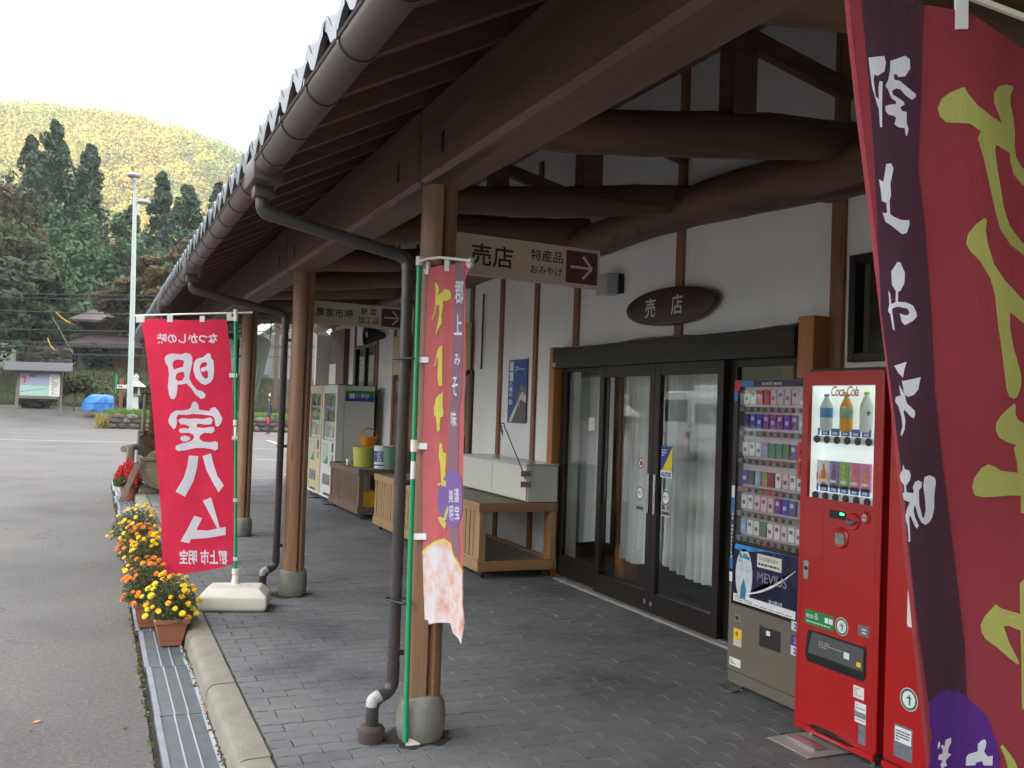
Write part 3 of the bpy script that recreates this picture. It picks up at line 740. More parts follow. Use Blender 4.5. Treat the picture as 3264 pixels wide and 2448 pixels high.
# log columns on stone feet: each has a seasoning kerf down its length
def column_mb(x, y, r, z0, z1, kerf_az):
    mb = MB(); n = 30; vs = []; rows = 26
    for i in range(rows+1):
        z = z0+(z1-z0)*i/rows; rr = r*(1.03-0.05*i/rows)*(1+0.012*math.sin(z*2.7+x*9))
        for j in range(n):
            a = 2*math.pi*j/n; q = rr*(1+0.010*math.sin(3*a+z*0.7)+0.006*math.sin(5*a-z))
            da = (a-kerf_az+math.pi) % (2*math.pi)-math.pi
            if abs(da) < 0.11: q *= 0.55
            vs.append((x+math.cos(a)*q, y+math.sin(a)*q, z))
    fs = [(i*n+j, i*n+(j+1) % n, (i+1)*n+(j+1) % n, (i+1)*n+j) for i in range(rows) for j in range(n)]
    fs.append(tuple(range(n))[::-1]); fs.append(tuple(rows*n+j for j in range(n)))
    return mb.add(vs, fs)
for i, (x, y) in enumerate(cols):
    az = math.atan2(-y, -x)+R(24)
    n = 30; az = 2*math.pi/n*round(az/(2*math.pi/n))
    c = column_mb(x, y, 0.088, 0.19, 2.67, az).build('column', M_column, shop, smooth=50)
    rr = random.Random(i)
    f = MB().lathe([(0.100, -0.02), (0.112, 0.02), (0.119, 0.07), (0.119, 0.12), (0.115, 0.165), (0.108, 0.195), (0.092, 0.206)], (x, y, 0), 24).build('stone_foot', M_stone, c, smooth=60)
    for v in f.data.vertices:
        k = 1+0.04*math.sin(v.co.x*30+i)+0.03*math.sin(v.co.y*41); v.co.z *= k
# soil pockets where the pavers are cut round the feet
for i, (x, y) in enumerate(cols[1:4]):
    mb = MB(); k = 22
    mb.add([(x-0.02, y, 0.0035)]+[(x-0.02+math.cos(2*math.pi*j/k)*0.16*(1+0.25*math.sin(j*2.3+i)), y+math.sin(2*math.pi*j/k)*0.15*(1+0.22*math.cos(j*1.7)), 0.003) for j in range(k)], [(0, 1+j, 1+(j+1) % k) for j in range(k)])
    mb.build('soil_patch', plain('dark_soil', (0.035, 0.026, 0.02), 0.95, var=0.4, nscale=30, bump=0.6), shop)

# ---- entrance: bronze header, jamb, fixed light and two sliding doors
ent = shop
MB().box(4.02, 4.22, 4.86, 8.36, 1.995, 2.185).build('header', M_bronze, ent, bevel=0.005)
hb = MB(); ys = np.linspace(4.84, 8.40, 40)
vs = []; 
for y in ys:
    h = 2.192+0.012*math.sin(y*3.1)+random.uniform(-0.004, 0.006); vs += [(4.03, y, 2.186), (4.03, y, h), (4.215, y, h), (4.215, y, 2.186)]
hb.add(vs, [(4*i+a, 4*i+b, 4*i+4+b, 4*i+4+a) for i in range(len(ys)-1) for a, b in ((0, 1), (1, 2), (2, 3))]); hb.build('capping_board', M_log, ent)
Box('jamb', M_jamb, ent, 4.04, 4.20, 8.355, 8.465, 0.0, 2.205, bevel=0.006)
Box('jamb', M_jamb, ent, 4.04, 4.20, 4.70, 4.845, 1.85, 2.24, bevel=0.006)
M_sill = plain('threshold_concrete', (0.26, 0.25, 0.22), 0.85, var=0.25, nscale=8, bump=0.3)
Box('threshold', M_sill, ent, 4.03, 4.30, 4.85, 8.2, -0.01, 0.018, bevel=0.004)
Box('door_track', M_steel, ent, 4.085, 4.10, 4.9, 8.2, 0.018, 0.026)
def leaf(name, y0, y1, x, st, rail_b, rail_t, z0=0.02, z1=1.995):
    d = MB(); d.box(x, x+0.045, y0, y0+st, z0, z1); d.box(x, x+0.045, y1-st, y1, z0, z1)
    d.box(x+0.002, x+0.043, y0+st, y1-st, z0, z0+rail_b); d.box(x+0.002, x+0.043, y0+st, y1-st, z1-rail_t, z1)
    o = d.build(name, M_bronze, ent, bevel=0.003)
    MB().box(x+0.019, x+0.025, y0+st-0.01, y1-st+0.01, z0+rail_b-0.01, z1-rail_t+0.01).build('glass', M_glass, o)
    return o
leaf('fixed_light', 7.47, 8.355, 4.13, 0.10, 0.20, 0.03)
dA = leaf('sliding_door', 6.575, 7.49, 4.075, 0.075, 0.16, 0.095)
dB = leaf('sliding_door', 5.66, 6.57, 4.075, 0.075, 0.16, 0.095)
leaf('fixed_light', 4.86, 5.68, 4.13, 0.10, 0.20, 0.05)
for o, y in ((dA, 6.605), (dB, 6.51)):
    Box('handle', M_steel, o, 4.062, 4.076, y, y+0.028, 0.80, 1.12, bevel=0.003)
    MB().lathe([(0.020, 4.066), (0.020, 4.075)], (0, y+0.014, 0.10), 14, axis='x').build('lock', M_steel, o)
# stickers on the door glass
XG = 4.0925
def sticker_round(root, y, z):
    s = disc('sticker', M_inkw, root, (XG, y, z), (0, -1, 0), (0, 0, 1), 0.062, t=0.001)
    ring = MB(); k = 24
    for a in range(k):
        a0, a1 = 2*math.pi*a/k, 2*math.pi*(a+1)/k
        ring.add([(XG-0.0025, y+math.cos(t)*q, z+math.sin(t)*q) for q, t in ((0.046, a0), (0.058, a0), (0.058, a1), (0.046, a1))], [(0, 1, 2, 3)])
    ring.build('sticker_ring', plain('sticker_green', (0.02, 0.18, 0.09), 0.5), root)
    lettering(root, '店 舗', plain('sticker_red', (0.6, 0.03, 0.03), 0.5), (XG-0.001, y+0.04, z-0.012), (0, -1, 0), (0, 0, 1), 0.08, 0.03, offset=0.02)
for o, y in ((dA, 6.775), (dB, 6.39)): sticker_round(o, y, 0.945)
nb = disc('sticker', M_inkw, dA, (XG, 6.77, 1.19), (0, -1, 0), (0, 0, 1), 0.048, t=0.001)
mb = MB()
for a in range(20):
    a0, a1 = 2*math.pi*a/20, 2*math.pi*(a+1)/20
    mb.add([(XG-0.0025, 6.77+math.cos(t)*q, 1.19+math.sin(t)*q) for q, t in ((0.036, a0), (0.046, a0), (0.046, a1), (0.036, a1))], [(0, 1, 2, 3)])
mb.add([(XG-0.0025, 6.77+a, 1.19+b) for a, b in ((-0.030, -0.024), (-0.024, -0.030), (0.030, 0.024), (0.024, 0.030))], [(0, 1, 2, 3)])
mb.build('prohibition_ring', plain('sticker_red', (0.6, 0.03, 0.03), 0.5), dA)
MB().prism([(-0.018, -0.015), (0.015, -0.015), (0.02, 0.01), (0.0, 0.02), (-0.012, 0.005)], (XG-0.0026, 6.77, 1.19), (0, -1, 0), (0, 0, 1), 0.0004).build('animal_mark', M_ink, dA)
al = card('sticker', plain('sticker_blue', (0.02, 0.05, 0.30), 0.4), dB, (XG, 6.475, 1.10), (0, -1, 0), (0, 0, 1), 0.165, 0.245)
mb = MB(); mb.add([(XG-0.003, 6.475-0.165, 1.155), (XG-0.003, 6.475-0.165, 1.345), (XG-0.003, 6.475-0.02, 1.155)], [(0, 1, 2)]); mb.build('yellow_corner', plain('sticker_yellow', (0.80, 0.62, 0.02), 0.4), dB)
card('white_band', M_inkw, dB, (XG, 6.475, 1.10), (0, -1, 0), (0, 0, 1), 0.165, 0.055, t=0.0012, lift=0.001)
lettering(dB, 'ALSOK', plain('sticker_blue', (0.02, 0.05, 0.30), 0.4), (XG-0.001, 6.468, 1.107), (0, -1, 0), (0, 0, 1), 0.15, 0.04, offset=0.03, lift=0.003)
print_lines(dB, M_inkw, (XG, 6.465, 1.265), (0, -1, 0), (0, 0, 1), 0.07, 0.06, 3, lift=0.003)
for o, y in ((dA, 6.835), (dB, 6.45)):
    s = card('notice_strip', plain('grey_sticker', (0.42, 0.42, 0.43), 0.5), o, (XG, y, 0.80), (0, -1, 0), (0, 0, 1), 0.125, 0.05)
    print_lines(o, M_ink, (XG-0.001, y-0.01, 0.81), (0, -1, 0), (0, 0, 1), 0.105, 0.03, 1, fill=0.8)
card('label_tag', plain('grey_sticker', (0.42, 0.42, 0.43), 0.5), ent, (4.0185, 8.34, 2.01), (0, -1, 0), (0, 0, 1), 0.06, 0.04)
card('notice', M_paper, ent, (4.146, 7.80, 1.42), (0, -1, 0), (0, 0, 1), 0.11, 0.12)
# curtains
def curtain(y0, y1, x, z0, z1, n, amp, seed):
    rr = random.Random(seed); k = int((y1-y0)*90); rows = 14; vs = []; hem = []
    ph = [rr.uniform(-0.6, 0.6) for _ in range(40)]
    for r_ in range(rows+1):
        t = r_/rows; z = z1+(z0-z1)*t
        for i in range(k+1):
            s = i/k; w = s*n*2*math.pi+0.9*math.sin(s*5+seed); a = amp*(0.55+0.6*t)
            vs.append((x+a*math.sin(w)+0.3*a*math.sin(2.3*w+t*2), y0+(y1-y0)*s+0.010*math.cos(w), z+(0.035*math.sin(s*4+seed) if r_ == rows else 0)))
    m = MB(); c = k+1; m.add(vs, [(r_*c+i, r_*c+i+1, (r_+1)*c+i+1, (r_+1)*c+i) for r_ in range(rows) for i in range(k)])
    o = m.build('curtain', lace(), shop_cur, smooth=80)
    h = MB(); b = rows*c
    h.add([(vs[b+i][0]-0.003, vs[b+i][1], vs[b+i][2]) for i in range(c)]+[(vs[b+i][0]-0.003, vs[b+i][1], vs[b+i][2]+0.12) for i in range(c)], [(i, i+1, c+i+1, c+i) for i in range(k)])
    h.build('hem', cloth('curtain_hem', (0.8, 0.82, 0.82), 0.3), o, smooth=80)
for nm, y0, y1, x, z0, z1, n, sd, lab in (('a', 7.86, 8.56, 4.42, 0.34, 1.93, 5, 1, 'white lace curtain behind the fixed glass left of the sliding doors'),
        ('b', 6.95, 7.56, 4.40, 0.31, 1.96, 6, 2, 'white lace curtain behind the left sliding door'), ('c', 5.90, 6.88, 4.40, 0.32, 1.96, 8, 3, 'wide white lace curtain behind the right sliding door')):
    shop_cur = thing('lace_curtain', (x, (y0+y1)/2, z1), lab, 'curtain', 'lace curtains in the shop entrance')
    curtain(y0, y1, x, z0, z1, n, 0.030, sd)
    MB().tube([(x, y0-0.05, z1+0.012), (x, y1+0.05, z1+0.012)], 0.010, 8).build('rail', M_steel, shop_cur)

# ---- other windows and the far door
M_dark = plain('dark_interior', (0.02, 0.018, 0.018), 0.8)
def window(y0, y1, z0, z1, mull, label_mat=M_bronze):
    f = MB(); t = 0.055
    f.box(4.17, 4.25, y0, y0+t, z0, z1); f.box(4.17, 4.25, y1-t, y1, z0, z1); f.box(4.172, 4.248, y0+t, y1-t, z0, z0+t); f.box(4.172, 4.248, y0+t, y1-t, z1-t, z1)
    for k in range(1, mull): y = y0+(y1-y0)*k/mull; f.box(4.174, 4.246, y-0.025, y+0.025, z0+t, z1-t)
    w = f.build('window', label_mat, shop, bevel=0.004)
    MB().box(4.205, 4.211, y0+t, y1-t, z0+t, z1-t).build('pane', M_glass, w)
    return w
window(15.40, 16.75, 1.0, 2.60, 2); window(3.05, 4.55, 1.95, 2.60, 1); window(10.90, 11.75, 0.9, 2.05, 1)
d_ = MB().box(4.185, 4.235, 13.40, 14.25, 0.0, 2.62).build('side_door', M_log, shop)
Box('door_panel', M_glass, d_, 4.178, 4.184, 13.5, 14.15, 0.9, 1.95)
# recess and dark door at the far corner
Box('corner_panel', M_log, shop, 4.10, 4.195, 17.3, 18.5, 1.9, 2.95)
Box('far_screen', M_plaster, shop, 3.9, 9.8, 18.75, 18.9, 0, 2.9)
# ------------------------------------------------------------------ signs and fittings on the shop
M_cream = plain('cream_sign_board', (0.53, 0.46, 0.355), 0.6, var=0.06, nscale=3)
M_maroon = plain('maroon_panel', (0.10, 0.016, 0.026), 0.5, var=0.06)
M_cream2 = plain('ochre_sign_board', (0.58, 0.44, 0.22), 0.65, var=0.08)
EX, EZ = (1, 0, 0), (0, 0, 1)
def hanging_sign(x0, x1, y, z0, z1, dz, big, bw, rows, label, tx=0.105):
    t = thing('hanging_sign', (x0, y, z0), label, 'sign', 'arrow signs hanging from the columns')
    ux = Vector((x1-x0, 0, dz)).normalized(); w = x1-x0; h = z1-z0
    card('board', M_cream, t, (x0, y, z0), ux, EZ, w, h, t=0.035, lift=-0.035)
    lettering(t, big, M_ink, Vector((x0, y, z0))+ux*tx+Vector((0, 0, h*0.24)), ux, EZ, bw, h*0.55, offset=0.016, spacing=1.05)
    x = w-0.415; rw = 0.19
    for k, r_ in enumerate(rows):
        lettering(t, r_, M_ink, Vector((x0, y, z0))+ux*x+Vector((0, 0, h*(0.53 if k == 0 else 0.16))), ux, EZ, rw, h*0.31, offset=0.012)
    a = card('arrow_panel', M_maroon, t, Vector((x0, y, z0))+ux*(w-0.205)+Vector((0, 0, 0.018)), ux, EZ, 0.19, h-0.036, t=0.002)
    c = Vector((x0, y-0.0042, z0))+ux*(w-0.11)+Vector((0, 0, h/2)); mb = MB()
    mb.bar(c-ux*0.07, c+ux*0.055, 0.001, 0.013); mb.bar(c+ux*0.06, c+ux*0.005+Vector((0, 0, 0.06)), 0.001, 0.014, up=ux); mb.bar(c+ux*0.06, c+ux*0.005-Vector((0, 0, 0.06)), 0.001, 0.014, up=ux)
    mb.build('arrow', plain('arrow_white', (0.62, 0.56, 0.47), 0.5), t)
    for q in (0.25, 0.75):
        MB().bar((x0-0.07, y+0.018, z0+h*q), (x0+0.10, y+0.018, z0+h*q), 0.03, 0.012).build('bracket', M_pipe, t)
hanging_sign(1.605, 2.49, 4.62, 2.285, 2.495, -0.02, '売店', 0.29, ('特産品', 'おみやげ'), 'cream hanging board reading shop in black with a right arrow, on the nearest column')
hanging_sign(1.63, 2.47, 8.20, 2.27, 2.465, -0.012, '農家市場', 0.325, ('野 菜', '加工品'), 'cream hanging farmers market board with a right arrow, on the second column', tx=0.055)
# oval wooden shop sign
t = thing('oval_sign', (4.17, 6.50, 2.45), 'dark oval wooden plaque with two white characters above the entrance', 'sign')
poly = []
for k in range(44):
    a = 2*math.pi*k/44; poly.append((0.64*math.cos(a)*(1+0.02*math.sin(3*a)), 0.155*math.sin(a)*(1+0.05*math.cos(2*a+1))))
MB().prism(poly, (4.165, 6.50, 2.45), (0, -1, 0), EZ, 0.05).build('plaque', wood('plaque_wood', (0.085, 0.03, 0.022), (0.035, 0.014, 0.012), 'y', 0.35, 10), t, bevel=0.012, seg=3, smooth=50)
for ch, y in (('売', 6.83), ('店', 6.44)):
    lettering(t, ch, plain('raised_white_letter', (0.66, 0.66, 0.62), 0.5), (4.112, y, 2.375), (0, -1, 0), EZ, 0.19, 0.16, offset=0.012, lift=0.004)
# wall lamp box
t = thing('wall_light', (4.2, 7.46, 2.73), 'small grey box lamp on the plaster wall left of the oval plaque', 'wall light')
Box('housing', plain('lamp_grey', (0.45, 0.45, 0.44), 0.5), t, 4.045, 4.16, 7.36, 7.56, 2.635, 2.815, bevel=0.006)
Box('back_plate', M_black, t, 4.16, 4.2, 7.33, 7.56, 2.64, 2.81)
# conduit on the wall
t = thing('wall_conduit', (4.19, 9.62, 2.0), 'thin dark vertical conduit on the wall beside the banner', 'conduit')
MB().tube([(4.175, 10.62, 2.95), (4.175, 10.62, 2.05)], 0.012, 8).build('tube', M_pipe, t)
# black loudspeaker
t = thing('wall_speaker', (4.2, 15.0, 2.7), 'black horn loudspeaker on the wall above the tea vending machine', 'loudspeaker')
MB().lathe([(0.05, 4.18), (0.08, 4.10), (0.14, 3.98), (0.17, 3.88), (0.165, 3.87), (0.13, 3.95)], (0, 14.95, 2.69), 20, axis='x').build('horn', M_black, t, smooth=50)
Box('bracket', M_black, t, 4.1, 4.2, 14.92, 14.98, 2.66, 2.72)
MB().lathe([(0.05, 3.90), (0.055, 3.93)], (0, 14.95, 2.69), 14, axis='x').build('driver', plain('speaker_grey', (0.35, 0.36, 0.38), 0.4), t)
# tall cream vertical boards
def vboard(name, y0, y1, z0, z1, txt, label, x=4.15):
    t = thing(name, (x, (y0+y1)/2, z0), label, 'sign', 'upright cream boards on the wall')
    card('board', M_cream2, t, (x, y1, z0), (0, -1, 0), EZ, y1-y0, z1-z0, t=0.02)
    for k in range(txt):
        h = (z1-z0)*0.8/txt; z = z1-(z1-z0)*0.08-(k+1)*h
        print_lines(t, M_ink, (x-0.0205, (y0+y1)/2+0.06, z), (0, -1, 0), EZ, 0.12, h*0.75, 3, seed=k+int(y0*10), name='brush_writing')
vboard('vertical_board', 13.45, 14.2, 2.04, 2.63, 6, 'upright ochre board with black writing over the side door')
vboard('vertical_board', 10.92, 11.55, 2.06, 2.62, 5, 'upright ochre board just right of the leaning banner')
t = thing('wall_notice', (4.17, 13.7, 1.2), 'narrow white handwritten notice on the dark side door', 'notice')
card('sheet', M_paper, t, (4.17, 14.0, 1.05), (0, -1, 0), EZ, 0.26, 0.62)
print_lines(t, M_ink, (4.168, 13.93, 1.1), (0, -1, 0), EZ, 0.12, 0.10, 3)
t = thing('wall_notice', (4.19, 14.0, 2.65), 'pale square notice above the ochre board over the side door', 'notice')
card('sheet', plain('pale_notice', (0.55, 0.56, 0.57), 0.8), t, (4.165, 14.1, 2.66), (0, -1, 0), EZ, 0.55, 0.42)
print_lines(t, M_ink, (4.163, 14.05, 2.70), (0, -1, 0), EZ, 0.42, 0.32, 5, seed=4)
t = thing('wall_notice', (4.09, 18.0, 1.9), 'cream paper notice below the dark panel at the far corner', 'notice')
card('sheet', M_paper, t, (4.09, 18.4, 1.86), (0, -1, 0), EZ, 0.55, 0.46)
# castle poster
t = thing('castle_poster', (4.19, 9.55, 1.44), 'blue poster with a white castle tower on the wall between two studs', 'poster')
def posterat(a, b): return (4.185, 9.80-a, 1.44+b)
card('sheet', plain('poster_sky', (0.018, 0.075, 0.30), 0.35, var=0.35, nscale=5), t, posterat(0, 0), (0, -1, 0), EZ, 0.50, 0.69, t=0.002)
def pp(name, col, pts, lift=0.004, **k):
    MB().prism(pts, (4.185-lift, 9.80, 1.44), (0, -1, 0), EZ, 0.0006).build(name, plain('poster_'+name, col, 0.4, **k), t)
pp('stone_base', (0.115, 0.10, 0.10), [(0.0, 0.0), (0.5, 0.0), (0.5, 0.20), (0.34, 0.27), (0.22, 0.12), (0.10, 0.03), (0.03, 0.05)], 0.0040, var=0.7, nscale=45)
pp('tower_wall', (0.62, 0.60, 0.58), [(0.30, 0.16), (0.34, 0.26), (0.5, 0.22), (0.5, 0.36), (0.40, 0.36), (0.31, 0.28)], 0.0048)
pp('rampart', (0.70, 0.70, 0.70), [(0.06, 0.0), (0.13, 0.02), (0.24, 0.14), (0.33, 0.27), (0.29, 0.28), (0.20, 0.16), (0.08, 0.05)], 0.0056)
pp('tower_roof', (0.20, 0.19, 0.20), [(0.22, 0.18), (0.36, 0.44), (0.5, 0.36), (0.5, 0.29), (0.37, 0.35), (0.28, 0.22)], 0.0064, var=0.4, nscale=30)
for k, (a, b, s_) in enumerate(((0.03, 0.57, 0.10), (0.03, 0.46, 0.10))):
    card('title_square', M_inkw, t, (4.183, 9.80-a, 1.44+b), (0, -1, 0), EZ, s_, s_, t=0.001)
for k, (ch, b) in enumerate((('八', 0.40), ('幡', 0.34), ('城', 0.28), ('80', 0.20))):
    lettering(t, ch, M_inkw, (4.183, 9.765, 1.44+b), (0, -1, 0), EZ, 0.09, 0.055, offset=0.02, keep=False)
print_lines(t, M_inkw, (4.183, 9.62, 1.99), (0, -1, 0), EZ, 0.26, 0.07, 3, seed=3)

# ------------------------------------------------------------------ carts on castors
M_cartA = wood('weathered_cart_wood', (0.20, 0.125, 0.075), (0.10, 0.058, 0.036), 'z', 0.75, 24, weather=0.4)
M_cartAy = wood('weathered_cart_rail', (0.20, 0.125, 0.075), (0.10, 0.058, 0.036), 'y', 0.75, 20, weather=0.4)
M_cartB = wood('pale_cart_wood', (0.47, 0.30, 0.155), (0.31, 0.18, 0.085), 'z', 0.65, 22)
M_cartBy = wood('pale_cart_rail', (0.47, 0.30, 0.155), (0.31, 0.18, 0.085), 'y', 0.65, 18)
M_cartBx = wood('pale_cart_end_rail', (0.45, 0.26, 0.115), (0.31, 0.165, 0.07), 'x', 0.6, 18)
M_ply = plain('grey_board_top', (0.26, 0.24, 0.19), 0.7, var=0.2, nscale=4)
def cart(x0, x1, y0, y1, ztop, mz, my, mx, label, slats):
    t = thing('wooden_cart', (x0, y0, 0), label, 'cart', 'slatted wooden carts on castors')
    p = 0.075; r = 0.085; zb = 0.075
    for x in (x0, x1-p):
        for y in (y0, y1-p): Box('post', mz, t, x+0.003, x+p-0.003, y+0.003, y+p-0.003, zb, ztop-0.005, bevel=0.004)
    Box('top_rail', my, t, x0-0.012, x0+0.03, y0-0.012, y1+0.012, ztop-r, ztop, bevel=0.004); Box('top_rail', my, t, x1-0.03, x1+0.01, y0, y1, ztop-r, ztop, bevel=0.004)
    Box('end_rail', mx, t, x0+0.0305, x1-0.0305, y0-0.012, y0+0.028, ztop-r, ztop, bevel=0.004); Box('end_rail', mx, t, x0+0.0305, x1-0.0305, y1-0.03, y1+0.01, ztop-r, ztop, bevel=0.004)
    Box('bottom_rail', my, t, x0-0.012, x0+0.03, y0-0.012, y1+0.012, zb, zb+0.10, bevel=0.004); Box('bottom_rail', my, t, x1-0.03, x1+0.01, y0, y1, zb, zb+0.10, bevel=0.004)
    Box('end_rail', mx, t, x0+0.0305, x1-0.0305, y0-0.010, y0+0.028, zb, zb+0.095, bevel=0.004)
    Box('batten', my, t, x0-0.004, x0+0.012, y0+0.01, y1, zb+0.101, zb+0.125, bevel=0.002)
    Box('top_board', M_ply, t, x0+0.02, x1-0.02, y0+0.02, y1-0.02, ztop-0.030, ztop-0.014)
    Box('shelf_board', M_ply, t, x0+0.03, x1-0.03, y0+0.03, y1-0.03, zb+0.055, zb+0.072)
    w = (y1-y0-2*p)/slats
    s = Box('slat', mz, t, x0+0.010, x0+0.024, y0+p+0.004, y0+p+w-0.018, zb+0.10, ztop-r, bevel=0.003)
    for k in range(1, slats): copy_at(s, t, (random.uniform(-0.002, 0.002), k*w, 0))
    for x in (x0+0.06, x1-0.06):
        for y in (y0+0.07, y1-0.07):
            c = MB(); c.lathe([(0.026, -0.012), (0.028, 0), (0.026, 0.012)], (x+0.012, y, 0.028), 14, axis='x'); c.build('castor_wheel', M_black, t, smooth=40)
            Box('castor_fork', M_steel, t, x-0.008, x+0.032, y-0.014, y+0.014, 0.045, 0.076)
    return t
cart(3.30, 4.10, 8.30, 11.95, 0.71, M_cartB, M_cartBy, M_cartBx, 'pale wooden slatted cart with open end, carrying the white cabinet', 34)
cart(3.335, 4.03, 12.90, 14.66, 0.69, M_cartA, M_cartAy, M_cartAy, 'weathered brown slatted cart carrying the buckets beside the tea machine', 18)
# white cabinet with two doors
M_cab = plain('cream_cabinet', (0.66, 0.665, 0.60), 0.4, var=0.04)
t = thing('storage_cabinet', (3.77, 8.32, 0.716), 'low white two door cabinet lying on the pale cart', 'cabinet')
Box('carcass', M_cab, t, 3.785, 4.10, 8.31, 10.05, 0.716, 1.060, bevel=0.004)
Box('cabinet_top', plain('cabinet_top_grey', (0.52, 0.54, 0.53), 0.2, var=0.05), t, 3.765, 4.11, 8.30, 10.06, 1.0605, 1.078, bevel=0.003)
for a, b in ((8.315, 9.165), (9.18, 10.045)): Box('door', M_cab, t, 3.766, 3.7845, a, b, 0.726, 1.055, bevel=0.004)
# wire stake with a small windmill taped to the cabinet corner
t = thing('toy_windmill', (3.765, 8.33, 0.9), 'thin bent wire with a small windmill taped to the cabinet corner', 'windmill')
swept([(3.757, 8.305, 0.93), (3.70, 8.33, 1.08), (3.565, 8.42, 1.43), (3.565, 8.42, 1.455), (3.50, 8.42, 1.45)], 0.0055, 8, 0.012).build('wire', M_black, t, smooth=40)
M_tape = plain('brown_packing_tape', (0.36, 0.22, 0.115), 0.4, var=0.1)
for z in (0.985, 0.885):
    MB().prism([(-0.05, -0.028), (0.052, -0.026), (0.05, 0.024), (-0.052, 0.026)], (3.755, 8.2985, z), EX, EZ, 0.003).build('tape', M_tape, t)
    Box('tape', M_tape, t, 3.752, 3.7645, 8.298, 8.345, z-0.024, z+0.024)
for k, (dx, dz, col) in enumerate(((0.03, -0.13, (0.45, 0.30, 0.30)), (-0.04, 0.13, (0.30, 0.33, 0.18)), (0.012, -0.05, (0.5, 0.02, 0.03)), (-0.012, 0.05, (0.5, 0.1, 0.05)))):
    c = Vector((3.52, 8.405, 1.45)); MB().prism([(0, 0), (dx*0.5+0.012, dz*0.5), (dx, dz), (dx*0.5-0.012, dz*0.5)], c, EX, EZ, 0.003).build('vane', plain('vane_%d' % k, col, 0.4), t)

# ------------------------------------------------------------------ buckets on the brown cart
def bucket(name, label, x, y, z, r0, r1, h, mat, rim=0.006, handle=None):
    t = thing(name, (x, y, z), label, 'bucket', 'buckets on the brown cart')
    MB().lathe([(r0*0.94, z+0.002), (r0, z+0.008), (r1, z+h-0.012), (r1+rim, z+h-0.010), (r1+rim, z+h), (r1-0.004, z+h), (r0-0.006, z+0.012), (0.001, z+0.012)], (x, y, 0), 28, cap=False).build('tub', mat, t, smooth=45)
    if handle:
        pts = [(x+math.cos(a)*(r1+0.004), y+0.03*math.sin(a), z+h-0.02+math.sin(a)*handle) for a in np.linspace(0, math.pi, 17)]
        MB().tube(pts, 0.007, 8).build('handle', mat, t, smooth=40)
        MB().tube(pts[6:11], 0.0105, 8).build('grip', mat, t, smooth=40)
        for s_ in (-1, 1): MB().box(x+s_*r1-0.012, x+s_*r1+0.012, y-0.02, y+0.02, z+h-0.045, z+h-0.005).build('ear', mat, t, bevel=0.003)
    return t
ZB = 0.677
ty = bucket('bucket', 'large yellow green tub with the orange pail on top', 3.585, 13.62, ZB, 0.145, 0.166, 0.29, plain('yellow_green_plastic', (0.50, 0.52, 0.09), 0.35, var=0.06))
for dx in (-0.02, 0.02): Box('lug', MATS['yellow_green_plastic'], ty, 3.575+dx-0.005, 3.575+dx+0.005, 13.445, 13.458, ZB+0.225, ZB+0.262)
bucket('bucket', 'orange pail with raised handle on the yellow tub', 3.645, 13.62, ZB+0.292, 0.09, 0.132, 0.145, plain('orange_plastic', (0.75, 0.26, 0.015), 0.35, var=0.06), handle=0.14)
tw = bucket('bucket', 'white paint pail with blue printed bands behind the green bucket', 3.77, 13.27, ZB, 0.128, 0.131, 0.325, plain('white_pail', (0.70, 0.72, 0.72), 0.35, var=0.05))
M_navy = plain('pail_blue', (0.02, 0.05, 0.28), 0.4)
def band(root, x, y, r, z0, z1, mat): MB().lathe([(r, z0), (r, z1)], (x, y, 0), 32, cap=False).build('printed_band', mat, root, smooth=60)
for a, b in ((0.045, 0.065), (0.10, 0.20), (0.207, 0.252)): band(tw, 3.77, 13.27, 0.1322, ZB+a, ZB+b, M_navy)
MB().lathe([(0.136, ZB+0.262), (0.139, ZB+0.27), (0.136, ZB+0.278)], (3.77, 13.27, 0), 28).build('ring', MATS['white_pail'], tw, smooth=40)
for tx, z, h in (('DA', 0.217, 0.028), ('SU', 0.152, 0.040), ('HYD', 0.106, 0.036)):
    vs, fs = text_mesh(tx, 0.02); vs = fit(vs, 0.07, h, False)
    mb = MB(); mb.add([(3.77+0.1335*math.sin((x-0.065)/0.1335-0.45), 13.27-0.1335*math.cos((x-0.065)/0.1335-0.45), ZB+z+y_) for x, y_ in vs], fs); mb.build('lettering', M_inkw, tw)
bucket('bucket', 'plain grey green bucket at the front edge of the brown cart', 3.835, 13.045, ZB, 0.116, 0.130, 0.31, plain('grey_green_plastic', (0.10, 0.235, 0.155), 0.4, var=0.08))
t = thing('tin_can', (3.48, 13.95, ZB), 'small shiny metal can at the rear edge of the brown cart', 'can')
MB().lathe([(0.032, ZB), (0.034, ZB+0.02), (0.030, ZB+0.05), (0.034, ZB+0.08), (0.030, ZB+0.10), (0.02, ZB+0.095)], (3.385, 13.75, 0), 18).build('can', M_steel, t, smooth=40)
t = thing('crate', (3.6, 13.2, 0.15), 'bright yellow plastic crate under the brown cart', 'crate')
M_cr = plain('yellow_crate', (0.78, 0.48, 0.01), 0.4, var=0.06); mb = MB()
mb.box(3.50, 3.95, 12.99, 13.03, 0.15, 0.36); mb.box(3.50, 3.95, 13.4, 13.44, 0.15, 0.36); mb.box(3.50, 3.53, 13.03, 13.4, 0.15, 0.36); mb.box(3.92, 3.95, 13.03, 13.4, 0.15, 0.36); mb.box(3.53, 3.92, 13.03, 13.4, 0.15, 0.165)
mb.build('crate_body', M_cr, t, bevel=0.004)
for x in (3.56, 3.68, 3.80, 3.90): Box('rib', M_cr, t, x-0.008, x+0.008, 12.982, 12.99, 0.16, 0.35)
Box('rim', M_cr, t, 3.492, 3.958, 12.978, 12.989, 0.335, 0.365)
